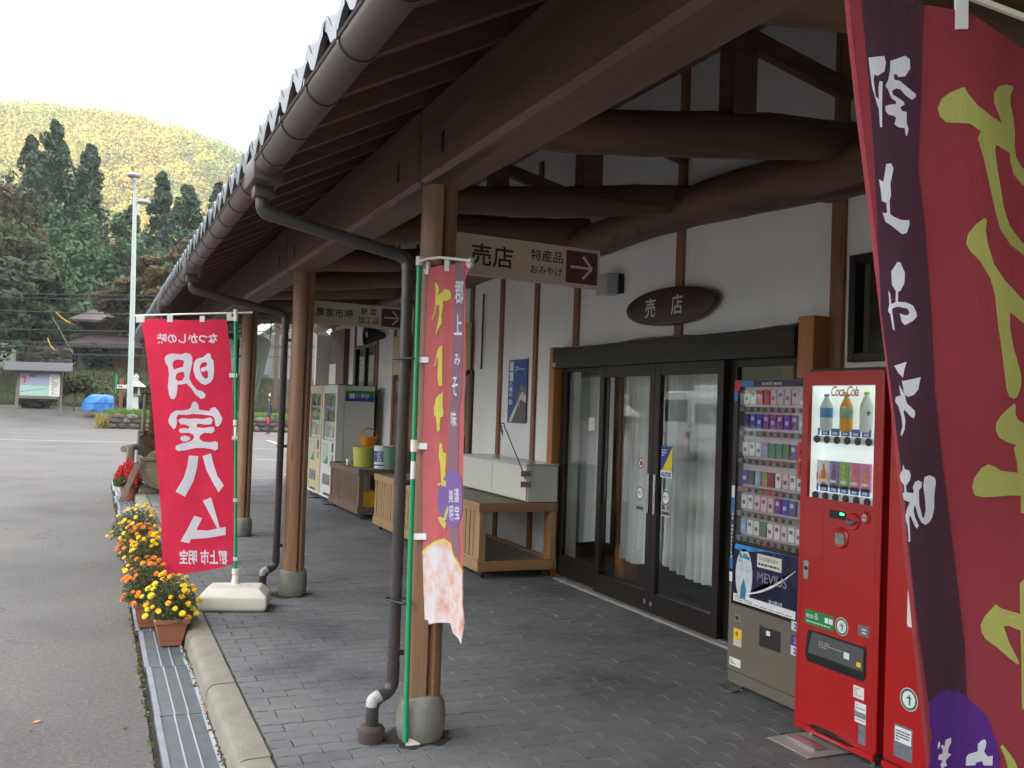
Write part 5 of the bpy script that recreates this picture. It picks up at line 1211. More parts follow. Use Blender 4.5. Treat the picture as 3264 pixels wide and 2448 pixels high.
# ---- tea machines by the brown cart
M_tea = plain('white_machine', (0.64, 0.655, 0.62), 0.4, var=0.05, nscale=2)
def tea_machine(y0, y1, x, body, label, lower, logo=False):
    t = thing('tea_machine', (x, y0, 0), label, 'vending machine', 'pale drink machines beyond the brown cart')
    D = 0.60; zt = 1.868
    mb = MB(); mb.box(x+0.12, x+D, y0+0.003, y1-0.003, 0.06, zt-0.004); mb.build('cabinet', body, t, bevel=0.004)
    f = MB(); wy0, wy1, wz0, wz1 = y0+0.10, y1-0.09, 0.98, 1.74
    f.box(x, x+0.115, y0, y1, 0.10, wz0); f.box(x, x+0.115, y0, y1, wz1, zt); f.box(x, x+0.115, y0, wy0, wz0, wz1); f.box(x, x+0.115, wy1, y1, wz0, wz1); f.build('front_door', lower, t, bevel=0.0)
    Box('top_cap', M_bronze, t, x+0.02, x+0.3, y0+0.02, y1-0.02, zt, zt+0.015)
    Box('showcase_back', M_dim, t, x+0.10, x+0.114, wy0, wy1, wz0, wz1)
    MB().box(x+0.014, x+0.018, wy0, wy1, wz0, wz1).build('showcase_glass', M_clear, t)
    for k, z in enumerate((1.52, 1.27, 1.02)):
        Box('shelf', M_ledge, t, x+0.03, x+0.10, wy0, wy1, z-0.025, z+0.01)
        nb_ = 7
        for q in range(nb_):
            y = wy0+0.06+q*(wy1-wy0-0.12)/(nb_-1)
            col = [(0.12, 0.42, 0.06), (0.10, 0.05, 0.04), (0.62, 0.25, 0.05), (0.06, 0.12, 0.40), (0.5, 0.5, 0.45), (0.4, 0.32, 0.08), (0.16, 0.45, 0.10)][(q*3+k*2+int(y0*7)) % 7]
            MB().lathe([(0.030, z+0.01), (0.032, z+0.03), (0.032, z+0.12), (0.012, z+0.165), (0.012, z+0.19)], (x+0.065, y, 0), 12).build('bottle', plain('tea_bottle_%d' % ((q*3+k*2+int(y0*7)) % 7), col, 0.25), t, smooth=40)
    card('coin_panel', M_ink, t, (x, y0+0.24, 0.80), LEFT, EZ, 0.10, 0.16, t=0.004, round_=0.04)
    card('note_panel', plain('dark_plate', (0.16, 0.15, 0.14), 0.3), t, (x, y0+0.24, 0.66), LEFT, EZ, 0.12, 0.10, t=0.003)
    card('poster_patch', plain('tea_patch', (0.45, 0.52, 0.42), 0.4, var=0.3, nscale=9), t, (x, y1-0.12, 0.60), LEFT, EZ, 0.42, 0.34, t=0.002)
    MB().prism([(0.1, 0.0), (0.42, 0.0), (0.42, 0.16)], (x-0.002, y1-0.12, 0.60), LEFT, EZ, 0.0006).build('patch_corner', M_green, t)
    card('pickup_flap', M_smoke, t, (x, y1-0.18, 0.27), LEFT, EZ, 0.52, 0.17, t=0.004, round_=0.01)
    for k in range(5): card('louvre', M_ink, t, (x, y0+0.12, 0.28+k*0.022), LEFT, EZ, 0.05, 0.008, t=0.002)
    MB().prism([(0.25, 0.102), (0.32, 0.14), (0.68, 0.14), (0.75, 0.102)], (x-0.001, y1, 0), LEFT, EZ, 0.0012).build('vent_opening', M_black, t)
    MB().box(x-0.03, x+0.0, y0, y1, 0.075, 0.105).build('kick_bar', M_white, t, bevel=0.004)
    levelling_feet(t, x, x+D, y0, y1)
    Box('anchor_plate', M_bronze, t, x-0.14, x+0.12, y0+0.02, y0+0.14, 0.004, 0.012)
    if logo:
        for z0, z1, m in ((1.705, 1.79, M_green), (1.62, 1.705, plain('logo_blue', (0.02, 0.06, 0.34), 0.4))):
            card('logo_band', m, t, (x+0.13, y0+0.003, z0), EX, EZ, D-0.135, z1-z0, t=0.001)
        for a in range(4):
            disc('leaf_mark', M_inkw, t, (x+0.235+0.028*math.cos(R(45+a*90)), y0+0.0015, 1.706+0.026*math.sin(R(45+a*90))), EX, EZ, 0.027, t=0.001, ry=0.021)
        lettering(t, '伊藤園', M_inkw, (x+0.305, y0+0.0015, 1.672), EX, EZ, 0.20, 0.066, offset=0.015)
    return t
tea_machine(14.80, 15.82, 3.43, M_tea, 'white tea machine with a green and blue band on its side', M_tea, logo=True)
tea_machine(15.88, 16.88, 3.43, M_tea, 'cream drink machine just left of the white tea machine', plain('cream_machine', (0.62, 0.52, 0.30), 0.4, var=0.05))
tea_machine(18.95, 19.9, 3.62, M_tea, 'pale blue based drink machine behind the second column', plain('blue_machine', (0.10, 0.16, 0.42), 0.4, var=0.2, nscale=2))
# ------------------------------------------------------------------ banners
def zoomed(off, s): return lambda pts: [(off[0]+x*s, off[1]+y*s) for x, y in pts]
def banner_layer(root, name, mat, polys, to3d, off=0.0, L=26.0, holes=()):
    """outline(s) traced in sign coordinates -> fine triangles carried onto the hanging cloth; off != 0 prints both faces"""
    for i, poly in enumerate(polys):
        mb = MB()
        rings = [[Vector((x, y, 0)) for x, y in poly]]
        for h in (holes[i] if i < len(holes) and holes[i] else []): rings.append([Vector((x, y, 0)) for x, y in h])
        flat = [p for r_ in rings for p in r_]
        bm = bmesh.new(); vv = [bm.verts.new(p) for p in flat]
        for a, b, c in tessellate_polygon(rings):
            try: bm.faces.new((vv[a], vv[b], vv[c]))
            except ValueError: pass
        for _ in range(9):
            es = [e for e in bm.edges if e.calc_length() > L]
            if not es: break
            bmesh.ops.subdivide_edges(bm, edges=es, cuts=1); bmesh.ops.triangulate(bm, faces=bm.faces)
        bm.verts.index_update(); pts = [(v.co.x, v.co.y) for v in bm.verts]; fs = [tuple(v.index for v in f.verts) for f in bm.faces]; rim = [(e.verts[0].index, e.verts[1].index) for e in bm.edges if len(e.link_faces) == 1]; bm.free()
        if off:
            k = len(pts); mb.add([to3d(u, v, o) for o in (off, -off) for u, v in pts], fs+[tuple(i+k for i in f[::-1]) for f in fs]+[(a, b, b+k, a+k) for a, b in rim])
        else: mb.add([to3d(u, v, 0.0) for u, v in pts], fs)
        mb.build(name, mat, root, smooth=70)
def banner_text(root, mat, body, box, to3d, off, mirror=False, offset=0.02, keep=False, name='lettering'):
    vs, fs = text_mesh(body, offset); x0, y0, x1, y1 = box; vs = fit(vs, x1-x0, y1-y0, keep)
    mb = MB(); pts = [((x1-x) if mirror else (x0+x), y1-y) for x, y in vs]
    for o in (off, -off): mb.add([to3d(u, v, o) for u, v in pts], fs)
    return mb.build(name, mat, root)
FWD = CM[2]
def flat_map(depth, amp, kx, ph, ky=0.0, k2=0.0):
    def f(u, v, o):
        p = at_depth(u, v, depth)
        w = amp*math.sin(u*kx+v*ky+ph)+amp*0.45*math.sin(u*kx*2.3-v*ky*1.7+1.3+k2)
        return tuple(p+FWD*(w+o))
    return f
M_bred = cloth('banner_red', (0.80, 0.040, 0.095), 0.5)
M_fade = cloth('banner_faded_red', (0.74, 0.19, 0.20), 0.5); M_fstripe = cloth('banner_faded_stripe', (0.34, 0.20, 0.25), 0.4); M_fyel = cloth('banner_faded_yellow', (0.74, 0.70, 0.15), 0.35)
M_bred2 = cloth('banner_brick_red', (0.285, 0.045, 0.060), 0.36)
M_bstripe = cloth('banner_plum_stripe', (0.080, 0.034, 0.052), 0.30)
M_bwhite = cloth('banner_white', (0.76, 0.77, 0.84), 0.30)
M_byel = cloth('banner_yellow', (0.44, 0.45, 0.13), 0.30)
M_bpurp = cloth('banner_purple', (0.115, 0.035, 0.26), 0.30)
M_tab = cloth('banner_tab', (0.74, 0.74, 0.76), 0.2)
M_pole = plain('green_pole', (0.015, 0.30, 0.12), 0.32, var=0.08)
M_capw = plain('cream_cap', (0.72, 0.70, 0.58), 0.4, var=0.05)

# ---- (1) red ham banner in a white weighted base, seen from behind
ZA = zoomed((430, 980), 0.5426); ZB_ = zoomed((0, 900), 0.3617); ZC = zoomed((300, 1400), 0.3617)
D1 = 7.42; m1 = flat_map(D1, 0.010, 0.020, 0.4, 0.0016)
pb = at_depth(751, 1832, D1)
t = thing('banner', (pb[0], pb[1], 0), 'bright red upright banner with mirrored white characters on a green pole', 'banner')
out = ZA([(38, 70), (120, 66), (300, 74), (420, 72), (540, 70), (548, 140), (557, 220), (570, 360), (577, 520), (580, 800), (585, 1100), (583, 1300), (580, 1500), (520, 1524), (430, 1545), (300, 1562), (165, 1580), (158, 1480), (150, 1200), (138, 1040), (125, 900), (110, 700), (95, 500), (78, 350), (60, 200)])
banner_layer(t, 'cloth', M_bred, [out], m1)
mei = ZB_([(1470, 640), (1510, 627), (1600, 635), (1630, 620), (1670, 630), (1690, 655), (1690, 720), (1670, 800), (1665, 850), (1690, 900), (1730, 945), (1780, 960), (1810, 985), (1808, 1015), (1770, 1028), (1720, 990), (1680, 930), (1640, 890), (1600, 900), (1565, 900), (1560, 960), (1550, 1010), (1530, 1030), (1505, 1025), (1490, 990), (1480, 920), (1485, 860), (1490, 800), (1480, 740), (1460, 710), (1450, 670)])
mh = [ZB_([(1530, 690), (1560, 680), (1610, 685), (1620, 700), (1610, 745), (1590, 750), (1530, 770), (1520, 730)]), ZB_([(1555, 805), (1590, 790), (1620, 790), (1625, 830), (1605, 865), (1570, 870), (1545, 850)])]
hi_ = ZB_([(1740, 670), (1790, 660), (1830, 625), (1855, 630), (1865, 670), (1885, 690), (1890, 780), (1885, 840), (1860, 880), (1810, 905), (1770, 890), (1720, 840), (1700, 770), (1705, 710), (1720, 685)])
hh = [ZB_([(1775, 710), (1810, 700), (1830, 720), (1820, 740), (1770, 755), (1765, 780), (1790, 790), (1820, 775), (1835, 790), (1835, 840), (1810, 850), (1785, 830), (1760, 780), (1758, 740)])]
banner_layer(t, 'lettering', M_bwhite, [mei, hi_], m1, 0.0035, holes=[mh, hh])
ho1 = ZB_([(1690, 1060), (1720, 1050), (1745, 1080), (1750, 1120), (1790, 1130), (1850, 1135), (1860, 1110), (1895, 1100), (1925, 1125), (1950, 1170), (1965, 1200), (1955, 1240), (1930, 1270), (1905, 1265), (1900, 1230), (1890, 1190), (1870, 1175), (1780, 1165), (1700, 1160), (1640, 1170), (1570, 1165), (1555, 1190), (1560, 1240), (1545, 1285), (1525, 1295), (1510, 1270), (1485, 1240), (1483, 1210), (1505, 1160), (1545, 1130), (1600, 1130), (1660, 1120), (1680, 1100)])
ho2 = ZB_([(1570, 1215), (1600, 1195), (1660, 1205), (1720, 1200), (1790, 1205), (1860, 1190), (1880, 1215), (1865, 1250), (1810, 1255), (1750, 1245), (1725, 1260), (1740, 1280), (1790, 1285), (1850, 1275), (1890, 1275), (1895, 1310), (1870, 1330), (1800, 1325), (1760, 1350), (1755, 1380), (1790, 1405), (1850, 1410), (1900, 1400), (1925, 1410), (1925, 1465), (1900, 1482), (1870, 1470), (1800, 1460), (1720, 1460), (1640, 1480), (1570, 1487), (1545, 1470), (1550, 1440), (1600, 1420), (1640, 1415), (1690, 1395), (1710, 1370), (1700, 1340), (1660, 1325), (1600, 1330), (1575, 1315), (1580, 1290), (1620, 1285), (1660, 1290), (1670, 1275), (1640, 1255), (1590, 1250)])
ho3 = ZB_([(1595, 1360), (1630, 1350), (1670, 1365), (1672, 1385), (1640, 1405), (1605, 1400), (1588, 1380)])
banner_layer(t, 'lettering', M_bwhite, [ho1, ho2, ho3], m1, 0.0035)
ha = [ZC([(833, 145), (918, 150), (905, 250), (875, 370), (800, 507), (717, 462), (790, 340), (820, 240)]), ZC([(955, 148), (1033, 125), (1050, 200), (1090, 320), (1150, 405), (1103, 467), (1050, 380), (990, 270)])]
mu = [ZC([(958, 543), (1033, 512), (1060, 600), (1113, 780), (1165, 770), (1165, 840), (1000, 870), (855, 880), (838, 917), (760, 900), (830, 780), (882, 675), (952, 697), (900, 800), (1000, 805), (1090, 785), (1040, 690)])]
banner_layer(t, 'lettering', M_bwhite, ha, m1, 0.0035); banner_layer(t, 'lettering', M_bwhite, mu, m1, 0.0035)
banner_text(t, M_bwhite, 'なつかしの味', (500, 1062, 694, 1095), m1, 0.0035, mirror=True, offset=0.03)
banner_text(t, M_bwhite, '郡上市 明宝', (572, 1752, 728, 1800), m1, 0.0035, mirror=True, offset=0.03)
def tabs(t, boxes, mp, off=0.005):
    for b in boxes: banner_layer(t, 'loop', M_tab, [[(b[0], b[1]), (b[2], b[1]), (b[2], b[3]), (b[0], b[3])]], mp, off, L=60)
tabs(t, [(436, 1004, 462, 1028), (534, 1000, 551, 1027), (636, 1007, 652, 1026), (724, 996, 738, 1020), (724, 1010, 757, 1022), (732, 1190, 757, 1203), (741, 1390, 757, 1402), (745, 1588, 757, 1599), (745, 1775, 757, 1786)], m1)
def P1(u, v): return tuple(at_depth(u, v, D1))
MB().tube([P1(751, 1022), P1(751, 1500), P1(750.5, 1838)], 0.0125, 12).build('pole', M_pole, t, smooth=40)
MB().tube([P1(752, 986), P1(752, 1024)], 0.017, 12).build('cap', M_capw, t, smooth=40)
MB().tube([P1(430, 1006), P1(600, 1001), P1(805, 996)], 0.007, 8).build('cross_rod', M_capw, t, smooth=40)
MB().tube([P1(751, 1338), P1(751, 1356)], 0.019, 12).build('joint', M_capw, t, smooth=40)
MB().tube([P1(751, 1360), P1(751, 1396)], 0.0135, 12).build('tape_wrap', M_white, t, smooth=40)
# weighted base
M_basep = plain('offwhite_tank', (0.68, 0.64, 0.56), 0.45, var=0.08, nscale=5)
e1 = Vector((0.965, -0.26, 0)); e2 = Vector((0.26, 0.965, 0)); bc = Vector((1.035, 7.60, 0))
mb = MB(); rings = [(0.225, 0.155, 0.0), (0.25, 0.175, 0.02), (0.25, 0.175, 0.112), (0.185, 0.118, 0.172)]
vs = []
for a, b, z in rings:
    for i, j in ((-1, -1), (1, -1), (1, 1), (-1, 1)): vs.append(bc+e1*(a*i)+e2*(b*j)+Vector((0, 0, z)))
fs = [(4*k+i, 4*k+(i+1) % 4, 4*k+4+(i+1) % 4, 4*k+4+i) for k in range(3) for i in range(4)]+[(3, 2, 1, 0), (12, 13, 14, 15)]
mb.add(vs, fs); mb.build('base_tank', M_basep, t, bevel=0.022, seg=3, smooth=60)
nk = bc+e1*(-0.01)
MB().lathe([(0.034, 0.155), (0.030, 0.19), (0.024, 0.235), (0.024, 0.245), (0.030, 0.248), (0.030, 0.285), (0.014, 0.288)], (pb[0], pb[1], 0), 16).build('neck', M_basep, t, smooth=40)
q = bc+e1*0.085; MB().lathe([(0.032, 0.160), (0.033, 0.172), (0.028, 0.176)], (q.x, q.y, 0), 16).build('filler_cap', M_basep, t, smooth=40)
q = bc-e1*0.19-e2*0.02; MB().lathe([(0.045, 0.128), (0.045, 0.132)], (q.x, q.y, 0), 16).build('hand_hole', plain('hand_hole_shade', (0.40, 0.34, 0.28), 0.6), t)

# ---- (2) torn chicken banner tied to the nearest rain pipe
p0 = np.array([1.415, 4.36, 0.0]); th = R(-75); nrm2 = np.array([-math.sin(th), math.cos(th), 0.0])
def ray_plane(u, v):
    d = CM.T @ np.array([(u-CX)/FPX, (v-CY)/FPX, 1.0]); s = np.dot(p0-CAM, nrm2)/np.dot(d, nrm2); return CAM+d*s
def m2(u, v, o):
    p = ray_plane(u, v); w = 0.0055*math.sin((u-1350)*0.075+v*0.0007)+0.003*math.sin((u-1350)*0.15+v*0.002)
    return tuple(p+nrm2*(w+o))
t = thing('banner', (1.41, 4.36, 0), 'faded red banner with yellow characters and torn lower edge, lashed to the pipe', 'banner')
out = [(1362, 856), (1400, 848), (1451, 840), (1485, 838), (1506, 842), (1500, 861), (1486, 890), (1489, 961), (1488, 1081), (1489, 1172), (1484, 1300), (1481, 1517), (1480, 1700), (1481, 1860), (1481, 1925), (1487, 1988), (1475, 2054), (1462, 2036), (1443, 2018), (1436, 1988), (1421, 1986), (1395, 1985), (1366, 1991), (1364, 1978), (1353, 1975), (1348, 1858), (1344, 1700), (1343, 1500), (1347, 1300), (1350, 1180), (1352, 1081), (1356, 960)]
banner_layer(t, 'cloth', M_fade, [out], m2, L=14)
banner_layer(t, 'stripe', M_fstripe, [[(1451, 842), (1484, 848), (1480, 961), (1478, 1100), (1474, 1250), (1463, 1300), (1460, 1517), (1461, 1660), (1466, 1790), (1452, 1770), (1430, 1700), (1428, 1600), (1425, 1517), (1430, 1300), (1433, 1250), (1442, 1080), (1448, 950)]], m2, 0.002, L=14)
Z7 = zoomed((1300, 750), 0.3013); Z9 = zoomed((900, 1000), 0.2712); Z4 = zoomed((1400, 1300), 0.3617)
yl = [Z7([(290, 497), (325, 520), (350, 560), (345, 610), (330, 640), (385, 600), (400, 568), (435, 580), (452, 620), (448, 670), (420, 690), (385, 700), (388, 760), (375, 850), (380, 930), (330, 1010), (305, 1070), (310, 1000), (340, 900), (355, 830), (355, 740), (305, 740), (300, 800), (275, 870), (260, 900), (258, 880), (285, 800), (295, 720), (300, 640), (300, 580)]),
      Z9([(1895, 370), (1898, 390), (1895, 850), (1870, 850), (1850, 800), (1845, 700), (1855, 600), (1850, 520), (1830, 530), (1820, 590), (1790, 620), (1780, 610), (1810, 570), (1825, 490), (1845, 430)]),
      Z9([(1900, 925), (1898, 1100), (1905, 1140), (1900, 1210), (1880, 1215), (1870, 1380), (1858, 1380), (1850, 1220), (1820, 1190), (1780, 1110), (1785, 1095), (1835, 1130), (1850, 1120), (1835, 1020), (1845, 970)]),
      [(1384, 1330), (1386, 1300), (1392, 1270), (1402, 1262), (1404, 1300), (1402, 1340), (1404, 1372), (1400, 1376), (1396, 1340), (1390, 1322)],
      Z4([(20, 310), (35, 320), (40, 390), (60, 400), (62, 420), (55, 560), (60, 690), (40, 690), (5, 680), (8, 665), (30, 660), (25, 500), (15, 430)]),
      Z4([(75, 850), (80, 890), (60, 960), (55, 1060), (45, 1065), (20, 1010), (5, 965), (20, 960), (45, 975), (50, 930)])]
banner_layer(t, 'lettering', M_fyel, yl, m2, 0.0035, L=14)
for ch, b in (('郡', (1451, 896, 1482, 968)), ('上', (1447, 1003, 1475, 1068)), ('み', (1448, 1128, 1468, 1165)), ('そ', (1440, 1200, 1460, 1262)), ('味', (1436, 1310, 1456, 1360))):
    banner_text(t, M_bwhite, ch, b, m2, 0.0035, offset=0.015)
el = [(1442+40*math.cos(R(a*12)), 1590+92*math.sin(R(a*12))) for a in range(30)]
el = [(min(x, 1478), y) for x, y in el]
banner_layer(t, 'purple_disc', cloth('banner_faded_purple', (0.30, 0.19, 0.48), 0.4), [el], m2, 0.0030, L=14)
for ch, b in (('美', (1429, 1560, 1446, 1602)), ('濃', (1448, 1556, 1464, 1602)), ('明', (1432, 1612, 1446, 1660)), ('宝', (1450, 1612, 1466, 1655))): banner_text(t, M_bwhite, ch, b, m2, 0.0042, offset=0.01)
def foodmat():
    m, nt, N, L_, b = _new('printed_meat_photo'); v = _coord(nt)
    f = _noise(nt, v, 11, 5, 0.6); c = _ramp(nt, f, [(0.27, (0.58, 0.25, 0.17)), (0.38, (0.78, 0.48, 0.40)), (0.48, (0.80, 0.64, 0.58)), (0.58, (0.80, 0.79, 0.82))])
    L_.new(c, b.inputs['Base Color']); b.inputs['Roughness'].default_value = 0.85
    tr = N.new('ShaderNodeBsdfTranslucent'); L_.new(c, tr.inputs['Color']); mx = N.new('ShaderNodeMixShader'); mx.inputs[0].default_value = 0.35
    L_.new(b.outputs[0], mx.inputs[1]); L_.new(tr.outputs[0], mx.inputs[2]); L_.new(mx.outputs[0], N['Material Output'].inputs['Surface']); return m
food = [(1345, 1762), (1380, 1735), (1415, 1722), (1438, 1740), (1446, 1775), (1462, 1800), (1480, 1822), (1480, 1925), (1486, 1988), (1474.5, 2052), (1462, 2035), (1443, 2017), (1436, 1987), (1421, 1985), (1395, 1984), (1366, 1990), (1364, 1977), (1354, 1974), (1349, 1858)]
banner_layer(t, 'printed_photo', foodmat(), [food], m2, 0.0030, L=14)
edge = [(1345, 1762), (1380, 1735), (1415, 1722), (1438, 1740), (1446, 1775), (1462, 1800), (1480, 1822)]
banner_layer(t, 'photo_border', M_fyel, [[(x, y-6) for x, y in edge]+[(x, y+2) for x, y in edge[::-1]]], m2, 0.0040, L=14)
tabs(t, [(1357, 832, 1367, 874), (1344, 857, 1366, 875), (1421, 820, 1431, 864), (1327, 1138, 1368, 1156), (1318, 1412, 1363, 1432), (1312, 1700, 1360, 1720)], m2, 0.006)
banner_layer(t, 'corner_patch', M_tab, [[(1492, 836), (1509, 836), (1502, 856), (1497, 853)]], m2, 0.006)
def P2(u, v, o=-0.02): return tuple(ray_plane(u, v)+nrm2*o)
MB().tube([P2(1348, 845), P2(1335, 1300), P2(1318, 1800), P2(1304, 2362)], 0.0125, 12).build('pole', M_pole, t, smooth=40)
MB().tube([P2(1349, 820), P2(1348, 848)], 0.018, 12).build('cap', M_capw, t, smooth=40)
MB().tube([P2(1350, 836, -0.03), P2(1380, 827, -0.03), P2(1420, 823, -0.03), P2(1470, 828, -0.03), P2(1520, 834, -0.03)], 0.0065, 8).build('cross_rod', M_capw, t, smooth=40)
MB().tube([P2(1515, 832, -0.03), P2(1522, 834, -0.03)], 0.010, 8).build('rod_tip', M_capw, t, smooth=40)
MB().tube([P2(1333, 1402), P2(1332, 1440)], 0.019, 12).build('joint', M_capw, t, smooth=40)
MB().tube([P2(1330, 1470), P2(1328, 1526)], 0.0135, 12).build('tape_wrap', M_white, t, smooth=40)
fp = ray_plane(1304, 2364)
MB().prism([(-0.02, 0.02), (0.01, 0.018), (0.05, -0.01), (0.045, -0.03), (0.005, -0.02), (-0.022, -0.01)], (fp[0], fp[1]-0.01, 0.012), EX, (0, 0.6, 0.8), 0.004).build('foot_wrap', plain('foot_wrap_paper', (0.66, 0.63, 0.55), 0.8), t)
for z in (0.66, 1.82):
    pp_ = (1.365, 4.49); k = 16; q = P2(1330, 1240) if z > 1 else P2(1312, 1770)
    MB().tube([(pp_[0]-0.05, pp_[1], z), (q[0]-0.02, q[1]-0.02, z), (q[0]+0.018, q[1]-0.018, z), (q[0]+0.02, q[1]+0.02, z), (pp_[0]+0.04, pp_[1]+0.04, z), (pp_[0]-0.045, pp_[1]+0.03, z), (pp_[0]-0.05, pp_[1], z)], 0.0045, 6).build('cable_tie', M_black, t)

# ---- (3) the same chicken banner close to the camera, seen from behind
D3 = 1.43; m3 = flat_map(D3, 0.011, 0.0075, 0.9, 0.0007)
pp3 = at_depth(3935, 2500, D3)
t = thing('banner', (pp3[0], pp3[1], 0), 'large red banner close to the camera with mirrored yellow brush characters', 'banner')
A2 = zoomed((2464, 0), 0.6029); A3 = zoomed((2664, 1000), 0.4823); A4 = zoomed((2664, 1700), 0.4508)
le = A2([(380, -80), (385, 0), (400, 180), (440, 600), (490, 1060), (550, 1659)])+A3([(300, 250), (360, 820), (400, 1240)])+A4([(440, 0), (490, 450), (530, 850), (590, 1330), (630, 1659)])+[(2985, 2700), (3030, 3100), (3060, 3620)]
top = [(3925, 60), (3700, 130), (3500, 158), (3264, 145), (3150, 95), (3067, 48), (2940, 18), (2860, -20), (2780, -55)]
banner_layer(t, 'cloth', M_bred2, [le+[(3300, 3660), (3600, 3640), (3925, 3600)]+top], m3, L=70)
lb = [(x+13, y) for x, y in le]
banner_layer(t, 'hem', cloth('banner_hem', (0.42, 0.085, 0.10), 0.3), [le+lb[::-1]], m3, 0.0005, L=60)
sl = A2([(462, -40), (465, 0), (500, 400), (530, 900), (555, 1659)])+A3([(400, 1000), (470, 1659)])+A4([(560, 700), (640, 1200)])+[(2985, 2500)]
sr = A2([(790, 20), (780, 300), (755, 900), (790, 1200), (825, 1659)])+A3([(640, 500), (700, 1000), (795, 1659)])+A4([(930, 800), (945, 1180)])+[(3095, 2500)]
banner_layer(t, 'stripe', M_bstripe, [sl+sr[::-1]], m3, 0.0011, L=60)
gun = [A2([(500, 310), (580, 303), (588, 340), (580, 385), (545, 408), (528, 398), (524, 430), (534, 515), (551, 535), (549, 470), (555, 435), (570, 440), (566, 560), (565, 680), (556, 680), (550, 585), (518, 470), (508, 385), (504, 350)]),
       A2([(612, 330), (690, 302), (715, 320), (716, 370), (690, 410), (655, 415), (640, 395), (628, 408), (632, 430), (660, 435), (745, 505), (745, 520), (725, 535), (690, 510), (665, 480), (640, 475), (618, 490), (625, 510), (650, 525), (680, 545), (685, 560), (660, 575), (672, 595), (695, 600), (695, 660), (705, 690), (695, 728), (688, 715), (685, 685), (650, 680), (630, 665), (640, 630), (625, 620), (600, 615), (585, 595), (583, 570), (605, 562), (640, 558), (640, 545), (615, 525), (598, 480), (585, 460), (600, 430), (610, 380)]),
       A2([(585, 875), (610, 872), (622, 900), (605, 980), (608, 1040), (600, 1070), (603, 1140), (625, 1155), (660, 1170), (705, 1172), (703, 1200), (690, 1238), (665, 1245), (610, 1200), (580, 1180), (565, 1130), (575, 1135), (588, 1130), (585, 1080), (562, 1070), (555, 1000), (548, 955), (570, 970), (578, 925)]),
       A2([(640, 1390), (655, 1395), (678, 1450), (675, 1500), (655, 1540), (641, 1548), (640, 1600), (680, 1602), (720, 1618), (738, 1650), (744, 1675), (720, 1700), (676, 1722), (660, 1705), (650, 1660), (668, 1668), (690, 1672), (704, 1655), (690, 1635), (640, 1625), (612, 1634), (598, 1660), (590, 1650), (594, 1620), (628, 1600), (630, 1545), (610, 1510), (607, 1440)]),
       A2([(592, 1540), (600, 1560), (608, 1640), (622, 1750), (614, 1745), (598, 1650)]),
       A3([(440, 320), (490, 316), (525, 350), (538, 420), (520, 500), (490, 535), (450, 548), (425, 535), (415, 490), (418, 445), (408, 440), (425, 530), (440, 590), (495, 640), (497, 670), (485, 690), (460, 670), (425, 632), (417, 645), (430, 700), (425, 760), (405, 805), (398, 795), (412, 740), (405, 680), (385, 610), (365, 580), (368, 550), (395, 540), (402, 552), (390, 470), (345, 380), (345, 350), (360, 345), (385, 390), (415, 422), (424, 370)]),
       A3([(415, 990), (425, 1020), (455, 1030), (465, 1060), (460, 1090), (440, 1120), (432, 1125), (436, 1170), (480, 1178), (488, 1168), (480, 1140), (495, 1105), (520, 1095), (545, 1110), (540, 1140), (522, 1160), (524, 1250), (546, 1336), (560, 1344), (573, 1290), (568, 1220), (555, 1130), (565, 1075), (600, 1063), (640, 1080), (648, 1110), (635, 1200), (635, 1280), (620, 1340), (600, 1370), (570, 1388), (540, 1370), (518, 1330), (500, 1270), (492, 1252), (484, 1290), (492, 1330), (520, 1390), (510, 1410), (495, 1395), (462, 1322), (453, 1340), (458, 1400), (461, 1490), (452, 1495), (445, 1400), (430, 1330), (440, 1280), (460, 1238), (420, 1220), (412, 1180), (424, 1170), (420, 1125), (400, 1095), (393, 1065), (400, 1045), (410, 1030)])]
banner_layer(t, 'lettering', M_bwhite, gun, m3, 0.0016, L=45)
